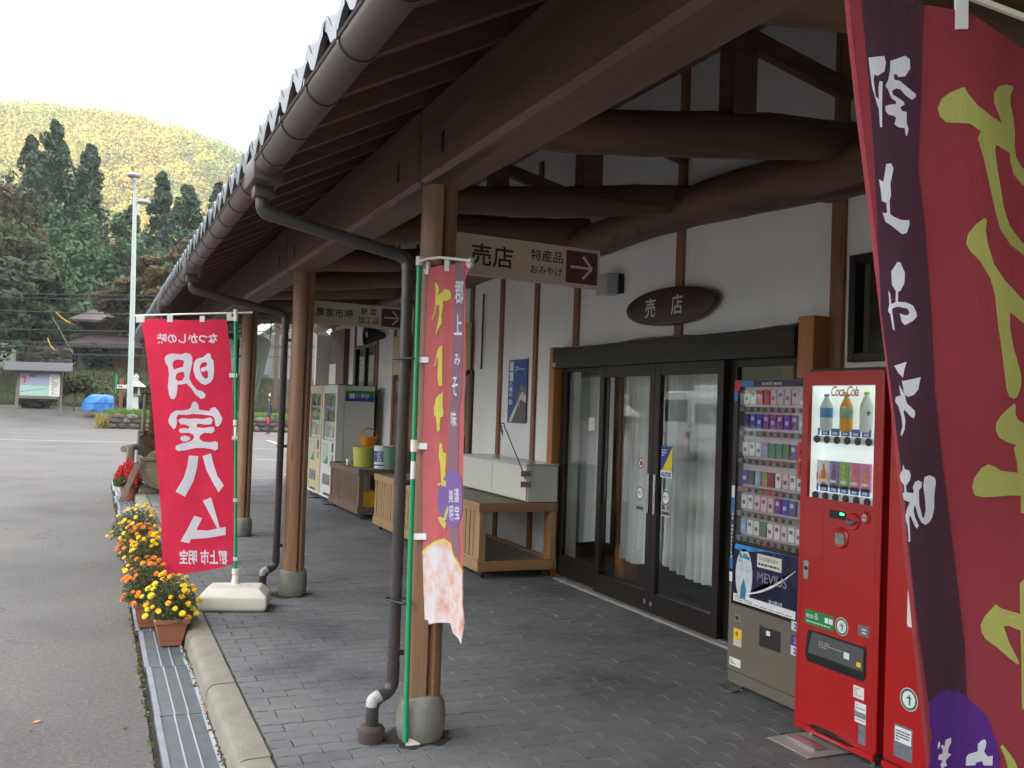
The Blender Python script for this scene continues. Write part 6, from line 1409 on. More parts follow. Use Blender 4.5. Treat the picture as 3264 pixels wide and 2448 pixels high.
ylw = [A2([(975, 478), (990, 475), (1010, 510), (1060, 570), (1130, 620), (1205, 660), (1190, 620), (1155, 550), (1155, 500), (1180, 465), (1230, 450), (1270, 455), (1272, 475), (1255, 500), (1255, 550), (1275, 620), (1285, 700), (1282, 770), (1292, 830), (1330, 880), (1450, 930), (1470, 1000), (1400, 1010), (1327, 965), (1280, 920), (1260, 860), (1254, 808), (1240, 805), (1165, 770), (1160, 800), (1175, 900), (1200, 1020), (1215, 1100), (1250, 1190), (1327, 1275), (1450, 1350), (1430, 1400), (1327, 1335), (1260, 1295), (1200, 1220), (1170, 1130), (1140, 1010), (1100, 850), (1065, 740), (1080, 705), (1020, 665), (960, 660), (900, 655), (870, 620), (860, 580), (880, 530), (920, 500)]),
       A2([(1105, 1158), (1117, 1170), (1110, 1220), (1125, 1300), (1160, 1400), (1220, 1480), (1327, 1575), (1450, 1680), (1440, 1760), (1327, 1700), (1275, 1662), (1255, 1650), (1254, 1720), (1275, 1830), (1318, 1960), (1326, 2018), (1318, 2060), (1300, 2098), (1280, 2110), (1256, 2098), (1240, 2060), (1228, 1980), (1212, 1860), (1192, 1740), (1178, 1640), (1170, 1560), (1140, 1470), (1080, 1380), (1030, 1330), (1010, 1290), (1020, 1240), (1060, 1190)]),
       A3([(1190, 595), (1200, 610), (1195, 660), (1215, 700), (1290, 745), (1400, 770), (1400, 880), (1290, 880), (1262, 880), (1268, 960), (1276, 1045), (1420, 1040), (1420, 1190), (1285, 1200), (1275, 1330), (1240, 1320), (1240, 1206), (1150, 1203), (1060, 1210), (980, 1215), (925, 1200), (908, 1150), (920, 1090), (970, 1020), (1010, 995), (1050, 1010), (1100, 1040), (1218, 1054), (1210, 980), (1190, 892), (1205, 870), (1140, 850), (1085, 820), (1060, 770), (1065, 720), (1100, 670), (1150, 625)]),
       A4([(1145, 510), (1190, 540), (1260, 560), (1318, 575), (1318, 360), (1350, 330), (1400, 380), (1390, 560), (1500, 560), (1500, 690), (1385, 700), (1370, 1250), (1332, 1250), (1322, 690), (1300, 688), (1235, 660), (1200, 665), (1240, 780), (1310, 920), (1300, 935), (1240, 890), (1150, 810), (1080, 760), (1050, 710), (1045, 660), (1070, 600)]),
       A4([(1200, 1510), (1240, 1560), (1280, 1620), (1310, 1700), (1360, 1780), (1300, 1800), (1240, 1690), (1215, 1590), (1187, 1530)])]
banner_layer(t, 'lettering', M_byel, ylw, m3, 0.0016, L=45)
pu = A4([(640, 1190), (660, 1168), (672, 1160), (690, 1140), (715, 1128), (740, 1116), (765, 1112), (800, 1104), (830, 1118), (870, 1128), (900, 1152), (940, 1170), (970, 1196), (1010, 1225), (1050, 1268), (1075, 1290), (1095, 1330), (1122, 1370), (1128, 1420), (1150, 1470), (1158, 1540), (1185, 1600), (1180, 1659), (1170, 1800), (1100, 1960), (960, 2060), (800, 2090), (690, 2020), (640, 1900), (636, 1700), (650, 1560), (664, 1460), (660, 1380), (648, 1290)])
jr = random.Random(3); pj = []
for (x, y), (x2, y2) in zip(pu, pu[1:]+pu[:1]):
    k = max(1, int(math.hypot(x2-x, y2-y)/9))
    for i in range(k): pj.append((x+(x2-x)*i/k+jr.uniform(-4, 4), y+(y2-y)*i/k+jr.uniform(-4, 4)))
banner_layer(t, 'purple_disc', M_bpurp, [pj], m3, 0.0014, L=60)
wk = [A4([(780, 1460), (820, 1450), (822, 1480), (800, 1520), (790, 1552), (822, 1568), (780, 1600), (775, 1620), (787, 1640), (742, 1659), (735, 1630), (752, 1602), (715, 1590), (720, 1560), (750, 1555), (755, 1530), (735, 1500), (750, 1490), (768, 1510), (773, 1480)]), A4([(722, 1462), (730, 1480), (716, 1515), (710, 1490)]),
      A4([(1060, 1480), (1080, 1475), (1088, 1500), (1080, 1540), (1072, 1560), (1100, 1600), (1132, 1590), (1130, 1659), (1072, 1662), (1060, 1630), (1020, 1640), (1010, 1660), (940, 1660), (945, 1600), (960, 1580), (1030, 1562), (1030, 1510)])]
banner_layer(t, 'lettering', M_bwhite, wk, m3, 0.0024, L=45)
tabs(t, [(3033, -40, 3070, 104)], m3, 0.003)
def P3(u, v): return tuple(at_depth(u, v, D3))
MB().tube([P3(3935, -40), P3(3935, 4600)], 0.0125, 12).build('pole', M_pole, t, smooth=40)
MB().tube([P3(2700, -130), P3(3000, -45), P3(3264, 55), P3(3600, 40), P3(3945, -20)], 0.0055, 8).build('cross_rod', M_capw, t, smooth=40)

# ---- (4) pale green banner drooping from the third column
t = thing('banner', (1.75, 12.2, 0), 'pale green cloth drooping from a grey rail at the third column', 'banner')
mb = MB(); vs = []; nc, nr = 18, 14
for r_ in range(nr+1):
    for c in range(nc+1):
        s_ = c/nc; q = r_/nr
        w = 0.34*(1-0.75*q); z = 2.44-1.20*q-0.12*s_*(1-q)+0.03*math.sin(s_*3)
        vs.append((1.645+w*s_+0.03*q, 12.25+0.03*math.sin(s_*14+q*2), z))
mb.add(vs, [(r_*(nc+1)+c, r_*(nc+1)+c+1, (r_+1)*(nc+1)+c+1, (r_+1)*(nc+1)+c) for r_ in range(nr) for c in range(nc)]); mb.build('cloth', cloth('pale_green_cloth', (0.60, 0.68, 0.62), 0.45), t, smooth=80)
MB().bar((1.62, 12.2, 2.62), (2.75, 12.2, 2.62), 0.03, 0.06).build('rail', plain('grey_rail', (0.22, 0.20, 0.20), 0.6), t)
for x in (1.66, 1.96): MB().tube([(x, 12.22, 2.6), (x, 12.24, 2.36)], 0.006, 6).build('cord', M_black, t)

# ------------------------------------------------------------------ flower planters on the drain
M_terra = plain('terracotta_plastic', (0.36, 0.135, 0.075), 0.6, var=0.1, nscale=7)
M_potsoil = plain('potting_soil', (0.035, 0.025, 0.018), 0.95, var=0.4, nscale=30, bump=0.6)
def planter_box(t, x0, x1, y0, y1, z0, h):
    def ring(ins, z): return [(x0+ins, y0+ins, z), (x1-ins, y0+ins, z), (x1-ins, y1-ins, z), (x0+ins, y1-ins, z)]
    rs = [ring(0.046, z0), ring(0.040, z0+0.035), ring(0.036, z0+0.037), ring(0.012, z0+h-0.03), ring(0.0, z0+h-0.028), ring(0.0, z0+h), ring(0.014, z0+h), ring(0.022, z0+h-0.035)]
    vs = [p for r_ in rs for p in r_]; mb = MB()
    mb.add(vs, [(4*k+i, 4*k+(i+1) % 4, 4*k+4+(i+1) % 4, 4*k+4+i) for k in range(len(rs)-1) for i in range(4)]+[(3, 2, 1, 0)])
    mb.build('pot', M_terra, t, bevel=0.005)
    mb = MB(); mb.add(ring(0.020, z0+h-0.032), [(0, 1, 2, 3)]); mb.build('soil', M_potsoil, t)
def pompom(col_name, col, r):
    """ruffled marigold head"""
    mb = MB(); rr = random.Random(5)
    for lay, (n, el_, rad, s_) in enumerate(((9, 4, 1.0, 0.52), (8, 30, 0.92, 0.48), (6, 55, 0.72, 0.42), (4, 78, 0.4, 0.38))):
        for k in range(n):
            a = 2*math.pi*(k+0.5*lay)/n; e = R(el_)
            d = Vector((math.cos(a)*math.cos(e), math.sin(a)*math.cos(e), math.sin(e))); s1 = Vector((-math.sin(a), math.cos(a), 0)); up = d.cross(s1)*-1
            c = d*(r*rad*0.55); w = r*s_*rr.uniform(0.8, 1.15)
            mb.add([c-s1*w*0.35, c-s1*w+d*r*0.42*rad+up*r*0.1, c+d*r*0.52*rad+up*r*0.22, c+s1*w+d*r*0.42*rad+up*r*0.1, c+s1*w*0.35], [(0, 1, 2, 3, 4)])
    mb.lathe([(0.001, -r*0.55), (r*0.26, -r*0.30), (r*0.34, 0.0), (r*0.42, r*0.28), (0.001, r*0.46)], (0, 0, 0), 8, cap=False)
    o = mb.build('flower', plain(col_name, col, 0.7, var=0.18, nscale=60), None, smooth=60); me = o.data; bpy.data.objects.remove(o); return me
F_yel = pompom('marigold_yellow', (0.80, 0.58, 0.015), 0.0185); F_ora = pompom('marigold_orange', (0.78, 0.20, 0.008), 0.0165); F_amb = pompom('marigold_amber', (0.80, 0.40, 0.012), 0.0175)
def marigolds(cx_, cy_, yel, label, rot=0, nfl=46, hx=0.17, hy=0.28, top=0.34, amount=4200):
    t = thing('flower_planter', (cx_, cy_, -0.115), label, 'planter', 'terracotta planters of marigolds on the drain')
    planter_box(t, cx_-0.115, cx_+0.115, cy_-0.27, cy_+0.27, -0.113, 0.185)
    n = amount; d = rand_dirs(n); d[:, 2] = np.abs(d[:, 2]); rad = rng.uniform(0.25, 1.0, (n, 1))**0.6
    P = np.array([cx_, cy_, 0.05])+d*rad*np.array([hx*1.12, hy*1.14, top-0.065])
    U, V = leaf_axes(n, 0.016, 0.28)
    quads_mesh('foliage', P, U, V, tints(n, [(0.075, 0.115, 0.04), (0.105, 0.15, 0.055), (0.055, 0.085, 0.03), (0.14, 0.12, 0.06)]), leafmat('marigold_leaf'), t)
    st = MB()
    for _ in range(26):
        a = random.uniform(0, 6.28); r_ = random.uniform(0.3, 1)
        e = (cx_+math.cos(a)*hx*r_, cy_+math.sin(a)*hy*r_, 0.06+(top-0.1)*math.sqrt(max(0, 1-r_*r_*0.8)))
        st.tube([(cx_+math.cos(a)*hx*0.25, cy_+math.sin(a)*hy*0.4, 0.03), ((cx_+e[0])/2+0.02*math.cos(a), (cy_+e[1])/2, (0.05+e[2])*0.5), e], 0.0022, 5, cap=False)
    st.build('stems', plain('stem_brown', (0.10, 0.075, 0.035), 0.8), t)
    for k in range(nfl):
        for _ in range(40):
            a = random.uniform(0, 6.283); e = math.asin(random.uniform(-0.02, 1.0))
            q_ = random.uniform(0.86, 1.12); p = Vector((cx_+math.cos(a)*math.cos(e)*hx*1.12*q_, cy_+math.sin(a)*math.cos(e)*hy*1.15*q_, 0.06+math.sin(e)*(top-0.06)*q_))
            if p.y < cy_+hy*0.75: break
        me = {'y': [F_yel, F_yel, F_yel, F_amb], 'o': [F_ora, F_ora, F_ora], 'm': [F_yel, F_ora]}[yel][random.randrange(4 if yel == 'y' else (3 if yel == 'o' else 2))]
        o = link('flower', me, t); o.location = p-Vector((cx_, cy_, -0.115))
        d = Vector((math.cos(a)*0.5-0.25, math.sin(a)*0.5-0.45, 0.9)).normalized(); o.rotation_euler = d.to_track_quat('Z', 'Y').to_euler(); s_ = random.uniform(0.8, 1.25); o.scale = (s_, s_, s_)
    return t
marigolds(0.535, 7.22, 'y', 'nearest terracotta planter, yellow marigolds spilling over its end', nfl=44)
marigolds(0.420, 7.82, 'o', 'terracotta planter of orange marigolds just behind the nearest one', nfl=60, top=0.36)
marigolds(0.475, 9.05, 'y', 'terracotta planter of yellow marigolds beside the lower corner of the red banner', nfl=48, top=0.38)
marigolds(0.430, 9.85, 'o', 'terracotta planter of orange marigolds, fourth from the front', nfl=64, top=0.38)
marigolds(0.450, 11.15, 'y', 'farthest marigold planter, all yellow, left of the red banner', nfl=46, top=0.40, hx=0.24)
# salvia
t = thing('flower_planter', (0.52, 16.9, -0.115), 'terracotta pot of bright red salvia with a plank leaning on it', 'planter')
MB().lathe([(0.11, -0.113), (0.15, 0.10), (0.165, 0.105), (0.165, 0.13), (0.15, 0.13), (0.135, 0.09)], (0.55, 16.9, 0), 22).build('pot', M_terra, t, smooth=40)
n = 900; d = rand_dirs(n); d[:, 2] = np.abs(d[:, 2]); P = np.array([0.52, 16.9, 0.12])+d*rng.uniform(0.3, 1, (n, 1))*np.array([0.24, 0.24, 0.20]); U, V = leaf_axes(n, 0.030, 0.6)
quads_mesh('foliage', P, U, V, tints(n, [(0.07, 0.15, 0.03), (0.11, 0.20, 0.05), (0.05, 0.09, 0.02)]), leafmat('marigold_leaf'), t)
spk = MB(); rr = random.Random(2)
for k in range(46):
    z = rr.uniform(0, 0.20); a = rr.uniform(0, 6.28); r_ = 0.017*(1-z/0.24)+0.004; c = Vector((math.cos(a)*r_, math.sin(a)*r_, z)); s1 = Vector((-math.sin(a), math.cos(a), 0))*0.014
    spk.add([c-s1, c+s1*0.2+Vector((0, 0, -0.012)), c+s1+Vector((math.cos(a)*0.014, math.sin(a)*0.014, 0.004)), c+Vector((0, 0, 0.018))], [(0, 1, 2, 3)])
spk = spk.build('flower_spike', plain('salvia_red', (0.62, 0.025, 0.02), 0.7, var=0.3, nscale=40), None); sm = spk.data; bpy.data.objects.remove(spk)
for k in range(42):
    a = random.uniform(0, 6.28); r_ = random.uniform(0, 1)**0.6
    o = link('flower_spike', sm, t); o.location = (math.cos(a)*r_*0.22, math.sin(a)*r_*0.22, 0.28+0.14*(1-r_*r_)+random.uniform(-0.08, 0.08)); o.rotation_euler = (math.sin(a)*-0.35*r_, math.cos(a)*0.35*r_, a); s_ = random.uniform(0.85, 1.2); o.scale = (s_, s_, s_)
M_grey_wood = wood('grey_weathered_wood', (0.30, 0.24, 0.17), (0.14, 0.11, 0.08), 'z', 0.85, 20, weather=0.5)
t = thing('plank', (0.43, 16.4, -0.115), 'grey wooden plank leaning across the red salvia pot', 'plank')
MB().bar((0.415, 16.35, -0.09), (0.665, 16.55, 0.54), 0.02, 0.085, up=(0.9, 0, -0.3)).build('board', M_grey_wood, t, bevel=0.004)
# hollow log trough
t = thing('log_trough', (1.02, 16.9, 0), 'weathered hollowed log trough beside the kerb behind the red banner', 'trough')
mb = MB(); n = 26; vs = []; rows = 9
for i in range(rows):
    y = 16.62+i*0.15; k = 1+0.03*math.sin(i*1.7)
    for j in range(n): a = math.pi*(1.12+0.0)-(math.pi*1.24)*j/(n-1)+math.pi; vs.append((1.02+math.cos(a)*0.34*k, y, 0.44+math.sin(a)*0.36*k))
    for j in range(n): a = math.pi*1.12-(math.pi*1.24)*(n-1-j)/(n-1)+math.pi; vs.append((1.02+math.cos(a)*0.285*k, y, 0.45+math.sin(a)*0.29*k))
m_ = 2*n; fs = [(i*m_+j, i*m_+(j+1) % m_, (i+1)*m_+(j+1) % m_, (i+1)*m_+j) for i in range(rows-1) for j in range(m_)]
fs += [tuple(range(m_))[::-1], tuple((rows-1)*m_+j for j in range(m_))]
mb.add(vs, fs); mb.build('log_shell', M_grey_wood, t, smooth=50)
MB().lathe([(0.30, 16.635), (0.30, 16.66)], (1.02, 0, 0.44), 26, axis='y').build('end_face', wood('trough_end_wood', (0.36, 0.27, 0.17), (0.19, 0.13, 0.08), 'x', 0.8, 12, weather=0.35), t)
Box('water', plain('dark_water', (0.02, 0.022, 0.02), 0.05), t, 0.78, 1.26, 16.67, 17.8, 0.50, 0.52)
for y in (16.75, 17.5): Box('bearer', M_grey_wood, t, 0.72, 1.32, y, y+0.12, 0.0, 0.10, bevel=0.006)
Box('end_bar', M_grey_wood, t, 0.66, 1.36, 16.60, 16.632, 0.545, 0.60, bevel=0.005)
# wooden spout stand with rusty mossy planks
M_mossy = plain('rusty_moss', (0.085, 0.040, 0.016), 0.9, var=0.75, nscale=14, bump=0.7, bscale=30, var2=0.5)
t = thing('spout_stand', (0.9, 18.3, 0), 'rust brown mossy timber water spout stand behind the log trough', 'fountain')
Box('tank', wood('tank_wood', (0.10, 0.085, 0.07), (0.045, 0.038, 0.032), 'x', 0.8, 12), t, 0.70, 1.5, 18.05, 18.7, 0.40, 0.98, bevel=0.01)
Box('tank_front', M_mossy, t, 0.80, 1.5, 18.0, 18.049, 0.45, 0.90)
for x, z, w in ((0.755, 1.62, 0.06), (0.90, 2.05, 0.10), (1.18, 1.9, 0.12)): 
    MB().tube([(x, 18.02, 0.9), (x+0.01, 18.0, (0.9+z)/2), (x+0.02, 18.0, z)], [w*0.55, w*0.5, w*0.45], 8, jit=0.12).build('post', M_mossy if x > 0.8 else M_grey_wood, t, smooth=50)
for k in range(5): Box('plank', M_mossy, t, 0.86, 1.5, 18.06, 18.09, 1.02+k*0.19, 1.02+k*0.19+0.15)
MB().tube([(0.45, 17.9, 0.66), (0.70, 18.2, 0.70)], 0.06, 10).build('spout', M_grey_wood, t, smooth=40)
MB().tube([(0.56, 17.6, 0.0), (0.56, 17.62, 0.72)], 0.07, 10, jit=0.05).build('side_post', M_grey_wood, t, smooth=40)
n = 260; P = np.stack([rng.uniform(0.72, 1.4, n), rng.uniform(17.95, 18.6, n), rng.uniform(0.95, 1.06, n)], 1); U, V = leaf_axes(n, 0.03, 0.6)
quads_mesh('dead_leaves', P, U, V, tints(n, [(0.30, 0.12, 0.03), (0.18, 0.10, 0.04), (0.10, 0.09, 0.03)]), leafmat('moss_leaf'), t)
# ------------------------------------------------------------------ beyond the car park
GZ2 = lambda x, y: ground_z(x, y)
# stone-walled planting island
isl = thing('island_wall', (5.0, 52.0, -0.12), 'low stone wall of the grassy island across the car park', 'wall')
M_rock = [plain('wall_rock_%s' % n, c, 0.9, var=0.3, nscale=6, bump=0.5, bscale=20) for n, c in (('brown', (0.105, 0.085, 0.070)), ('grey', (0.14, 0.125, 0.11)), ('dark', (0.07, 0.058, 0.05)))]
Box('core', plain('wall_mortar', (0.09, 0.08, 0.07), 0.95, var=0.2), isl, 0.52, 15.0, 52.12, 56.5, -0.2, 0.52)
def rock(x, y, z, w, h, d, seed):
    rr = random.Random(seed); bm = bmesh.new(); bmesh.ops.create_icosphere(bm, subdivisions=1, radius=1)
    vs = [(v.co.x*w*rr.uniform(0.85, 1.12), v.co.y*d, v.co.z*h*rr.uniform(0.85, 1.12)) for v in bm.verts]
    fs = [tuple(v.index for v in f.verts) for f in bm.faces]; bm.free()
    mb = MB(); mb.add([(x+a, y+b, z+c) for a, b, c in vs], fs); return mb
sd = 0
for row, z in enumerate((0.03, 0.28, 0.50)):
    x = 0.42+0.12*row
    while x < 14.8:
        w = random.uniform(0.16, 0.34); sd += 1
        rock(x+w, 52.10, z, w*1.06, 0.15, 0.14, sd).build('stone', M_rock[sd % 3], isl); x += 2*w
z_ = -0.05
for y in np.arange(52.4, 56.4, 0.5):
    for z in (0.05, 0.32): sd += 1; rock(0.46, y, z, 0.15, 0.16, 0.26, sd).build('stone', M_rock[sd % 3], isl)
def grass_patch(name, n, x0, x1, y0, y1, zf, h, cols, label, w=0.012, cat='grass'):
    P = np.stack([rng.uniform(x0, x1, n), rng.uniform(y0, y1, n), np.zeros(n)], 1); P[:, 2] = [zf(a, b) for a, b in P[:, :2]]
    L_ = h*rng.uniform(0.5, 1.2, (n, 1)); lean = rng.normal(0, 0.35, (n, 2))
    U = np.concatenate([lean*L_*0.5, L_*0.5], 1); t_ = rand_dirs(n); V = np.cross(U, t_); V = V/np.linalg.norm(V, axis=1, keepdims=True)*w
    P[:, 2] += L_[:, 0]*0.45
    o = quads_mesh(name, P, U, V, tints(n, cols), leafmat('grass_leaf', trans=0.3)); return tag(o, label, cat, kind='stuff')
grass_patch('grass', 9000, 0.55, 15, 52.1, 56.4, lambda x, y: 0.50, 0.38, [(0.10, 0.20, 0.03), (0.14, 0.25, 0.04), (0.07, 0.14, 0.025)], 'bright green grass growing on the stone walled island', 0.02)
grass_patch('dry_grass', 500, 0.0, 0.6, 51.7, 53.2, lambda x, y: -0.12, 0.75, [(0.42, 0.28, 0.10), (0.35, 0.24, 0.10), (0.14, 0.18, 0.05)], 'dry straw coloured weeds at the left end of the island wall', 0.02)

# lamp post
t = thing('lamp_post', (1.6, 55.0, 0.2), 'tall pale steel lamp post with two heads by the island', 'lamp post')
M_lamp = plain('pale_green_steel', (0.42, 0.48, 0.46), 0.45, var=0.12, nscale=2, metal=0.2)
MB().tube([(1.62, 55, 0.15), (1.57, 55, 4.0), (1.50, 55, 8.0), (1.42, 55, 11.5), (1.36, 55, 13.1)], [0.16, 0.145, 0.125, 0.10, 0.07], 14).build('pole', M_lamp, t, smooth=40)
MB().tube([(1.42, 55, 11.2), (1.38, 55, 12.4), (1.22, 54.8, 13.2)], 0.05, 8).build('arm', M_lamp, t, smooth=40)
MB().tube([(1.44, 55, 10.9), (1.62, 55.1, 11.7), (1.80, 55.3, 12.0)], 0.045, 8).build('arm', M_lamp, t, smooth=40)
for c, n_ in (((1.28, 54.6, 13.25), 'a'), ((1.86, 55.3, 12.02), 'b')):
    MB().lathe([(0.05, 0.13), (0.22, 0.10), (0.36, 0.0), (0.34, -0.08), (0.20, -0.12)], c, 18).build('lamp_head', plain('lamp_head_grey', (0.33, 0.33, 0.33), 0.4), t, smooth=50)

# stone lantern
def lantern(x, y, z, s, label):
    t = thing('stone_lantern', (x, y, z), label, 'stone lantern', 'pale stone lanterns')
    M = plain('pale_granite', (0.55, 0.54, 0.49), 0.85, var=0.15, nscale=6, bump=0.3)
    def sq(z0, z1, a, b): 
        mb = MB(); vs = [(x+i*a*s, y+j*a*s, z+z0*s) for i, j in ((-1, -1), (1, -1), (1, 1), (-1, 1))]+[(x+i*b*s, y+j*b*s, z+z1*s) for i, j in ((-1, -1), (1, -1), (1, 1), (-1, 1))]
        return mb.add(vs, [(0, 3, 2, 1), (4, 5, 6, 7)]+[(i, (i+1) % 4, 4+(i+1) % 4, 4+i) for i in range(4)])
    sq(0, 0.86, 0.19, 0.145).build('shaft', M, t, bevel=0.02*s); sq(0.86, 0.98, 0.18, 0.30).build('platform', M, t, bevel=0.01*s)
    for i, j in ((-1, -1), (1, -1), (1, 1), (-1, 1)): Box('fire_box_post', M, t, x+(i*0.16-0.045)*s, x+(i*0.16+0.045)*s, y+(j*0.16-0.045)*s, y+(j*0.16+0.045)*s, z+0.98*s, z+1.36*s)
    Box('fire_box_core', plain('lantern_dark', (0.06, 0.06, 0.055), 0.9), t, x-0.11*s, x+0.11*s, y-0.11*s, y+0.11*s, z+0.98*s, z+1.36*s)
    for nm, prof, n, sm_ in (('roof', [(0.50, 1.36), (0.52, 1.40), (0.40, 1.50), (0.26, 1.60), (0.15, 1.68), (0.10, 1.70)], 8, None), ('finial', [(0.09, 1.69), (0.15, 1.73), (0.10, 1.78), (0.15, 1.86), (0.13, 1.95), (0.02, 2.05)], 14, 50)):
        MB().lathe([(r_*s, z+h*s) for r_, h in prof], (x, y, 0), n).build(nm, M, t, smooth=sm_)
    return t
lantern(1.93, 57.0, 0.62, 1.05, 'pale stone lantern standing just right of the lamp post')

# signpost and low green pole
t = thing('sign_post', (1.22, 57.0, 0.6), 'red brown square post with a small white arrow board', 'sign post')
Box('post', wood('red_post', (0.27, 0.095, 0.05), (0.16, 0.055, 0.03), 'z', 0.7, 12), t, 1.10, 1.30, 56.9, 57.1, 0.5, 2.50, bevel=0.01)
card('arrow_board', plain('board_white', (0.66, 0.67, 0.66), 0.6), t, (0.98, 56.88, 1.94), EX, EZ, 0.80, 0.20, t=0.03)
print_lines(t, M_ink, (1.02, 56.845, 1.98), EX, EZ, 0.62, 0.12, 1, fill=0.7, seed=3)
t = thing('green_stake', (0.92, 57.0, 0.6), 'thin green stake left of the red brown post', 'stake'); MB().tube([(0.93, 57, 0.5), (0.93, 57, 1.65)], 0.06, 8).build('lower_post', M_mossy, t); MB().tube([(0.93, 57, 1.65), (0.94, 57, 2.65)], 0.045, 8).build('upper_post', M_pole, t)

# blue tarpaulin heap
t = thing('tarpaulin_heap', (0.18, 58.0, 0.6), 'blue tarpaulin covered heap at the far edge of the road', 'tarpaulin')
mb = MB(); na, nr = 40, 14; vs = []
for r_ in range(nr+1):
    q = r_/nr
    for a in range(na):
        an = 2*math.pi*a/na; ru = 1+0.07*math.sin(an*5+q*6)+0.05*math.sin(an*11+q*13)
        z = 0.86*math.cos(q*math.pi/2)**0.55 if q < 1 else 0
        w = 0.88*(q**0.42)*ru
        vs.append((0.18+math.cos(an)*w, 58.0+math.sin(an)*w*0.7, 0.68+z+0.035*math.sin(an*7+q*9)))
mb.add(vs, [(r_*na+a, r_*na+(a+1) % na, (r_+1)*na+(a+1) % na, (r_+1)*na+a) for r_ in range(nr) for a in range(na)]); mb.build('sheet', plain('blue_tarp', (0.025, 0.20, 0.58), 0.35, var=0.2, nscale=3, bump=0.4, bscale=6), t, smooth=50)
MB().tube([(-0.55, 57.45, 1.05), (0.18, 57.3, 1.10), (0.95, 57.5, 1.05)], 0.02, 6).build('rope', M_black, t)

# roofed notice board
t = thing('notice_board', (-2.9, 58.0, 0.7), 'roofed wooden information board with a map across the road', 'notice board')
M_gw = wood('grey_post_wood', (0.26, 0.22, 0.18), (0.13, 0.11, 0.09), 'z', 0.85, 14)
for x, lean in ((-4.0, 0.12), (-1.82, -0.05)): MB().bar((x, 58, 0.4), (x+lean, 58, 2.75), 0.16, 0.16).build('post', M_gw, t)
Box('rail', M_gw, t, -3.95, -1.85, 57.93, 58.02, 1.22, 1.36); Box('rail', M_gw, t, -3.95, -1.85, 57.93, 58.02, 2.60, 2.72)
card('board', plain('board_white', (0.66, 0.67, 0.66), 0.6), t, (-3.84, 57.92, 1.37), EX, EZ, 1.95, 1.22, t=0.02)
card('map_lake', plain('map_green', (0.36, 0.55, 0.49), 0.6, var=0.08), t, (-3.84, 57.899, 1.37), EX, EZ, 1.42, 0.56, t=0.004)
card('map_sky', plain('map_violet', (0.34, 0.36, 0.50), 0.6, var=0.15, nscale=4), t, (-3.84, 57.899, 1.93), EX, EZ, 1.42, 0.66, t=0.004)
MB().prism([(0.0, 0.36), (0.0, 0.25), (0.14, 0.25), (0.10, 0.0), (0.20, 0.0), (0.24, 0.36)], (-3.78, 57.894, 2.06), EX, EZ, 0.003).build('map_marker', plain('map_red', (0.62, 0.03, 0.06), 0.5), t)
MB().bar((-3.8, 57.892, 1.58), (-2.5, 57.892, 1.78), 0.004, 0.02).build('map_road', M_ink, t)
print_lines(t, M_ink, (-3.4, 57.893, 2.35), EX, EZ, 0.9, 0.22, 3, seed=1); print_lines(t, M_ink, (-2.3, 57.898, 1.45), EX, EZ, 0.30, 1.05, 12, fill=0.35, seed=2)
mb = MB(); mb.prism([(-4.62, 2.72), (-1.30, 2.80), (-1.45, 3.22), (-4.45, 3.15)], (0, 57.3, 0), EX, (0, 0, 1), 0.03)
mb = MB(); mb.add([(-4.62, 57.3, 2.72), (-1.30, 57.3, 2.78), (-1.30, 58.0, 3.24), (-4.62, 58.0, 3.16), (-4.62, 58.7, 2.72), (-1.30, 58.7, 2.78), (-4.62, 57.3, 2.66), (-1.30, 57.3, 2.72), (-4.62, 58.7, 2.66), (-1.30, 58.7, 2.72)],
    [(0, 1, 2, 3), (3, 2, 5, 4), (0, 6, 7, 1), (4, 5, 9, 8), (6, 8, 9, 7), (1, 7, 9, 5, 2), (0, 3, 4, 8, 6)]); mb.build('roof', plain('slate_roof', (0.05, 0.05, 0.062), 0.6, var=0.15), t)

# ------------------------------------------------------------------ vegetation helpers
def lobes_cloud(centres, radii, per, size, nb=True):
    """leaf centres spread through a set of ellipsoidal clumps, denser near their skins"""
    Ps, Ns = [], []
    for c, r_ in zip(centres, radii):
        d = rand_dirs(per); q = rng.uniform(0.45, 1.0, (per, 1))**0.5
        Ps.append(np.array(c)+d*q*np.array(r_)); Ns.append(d)
    return np.concatenate(Ps), np.concatenate(Ns)
CEDAR = [(0.036, 0.072, 0.040), (0.046, 0.086, 0.044), (0.056, 0.098, 0.046), (0.028, 0.052, 0.032)]
def trunk(t, x, y, z0, h, r0, mat, lean=0.0):
    MB().tube([(x, y, z0-0.6), (x+lean*0.4, y, z0+h*0.4), (x+lean, y, z0+h)], [r0, r0*0.75, r0*0.25], 9, jit=0.06).build('trunk', mat, t, smooth=50)
M_bark = plain('cedar_bark', (0.085, 0.058, 0.045), 0.95, var=0.4, nscale=3, stretch=(1, 1, 0.15), bump=0.6, bscale=20)
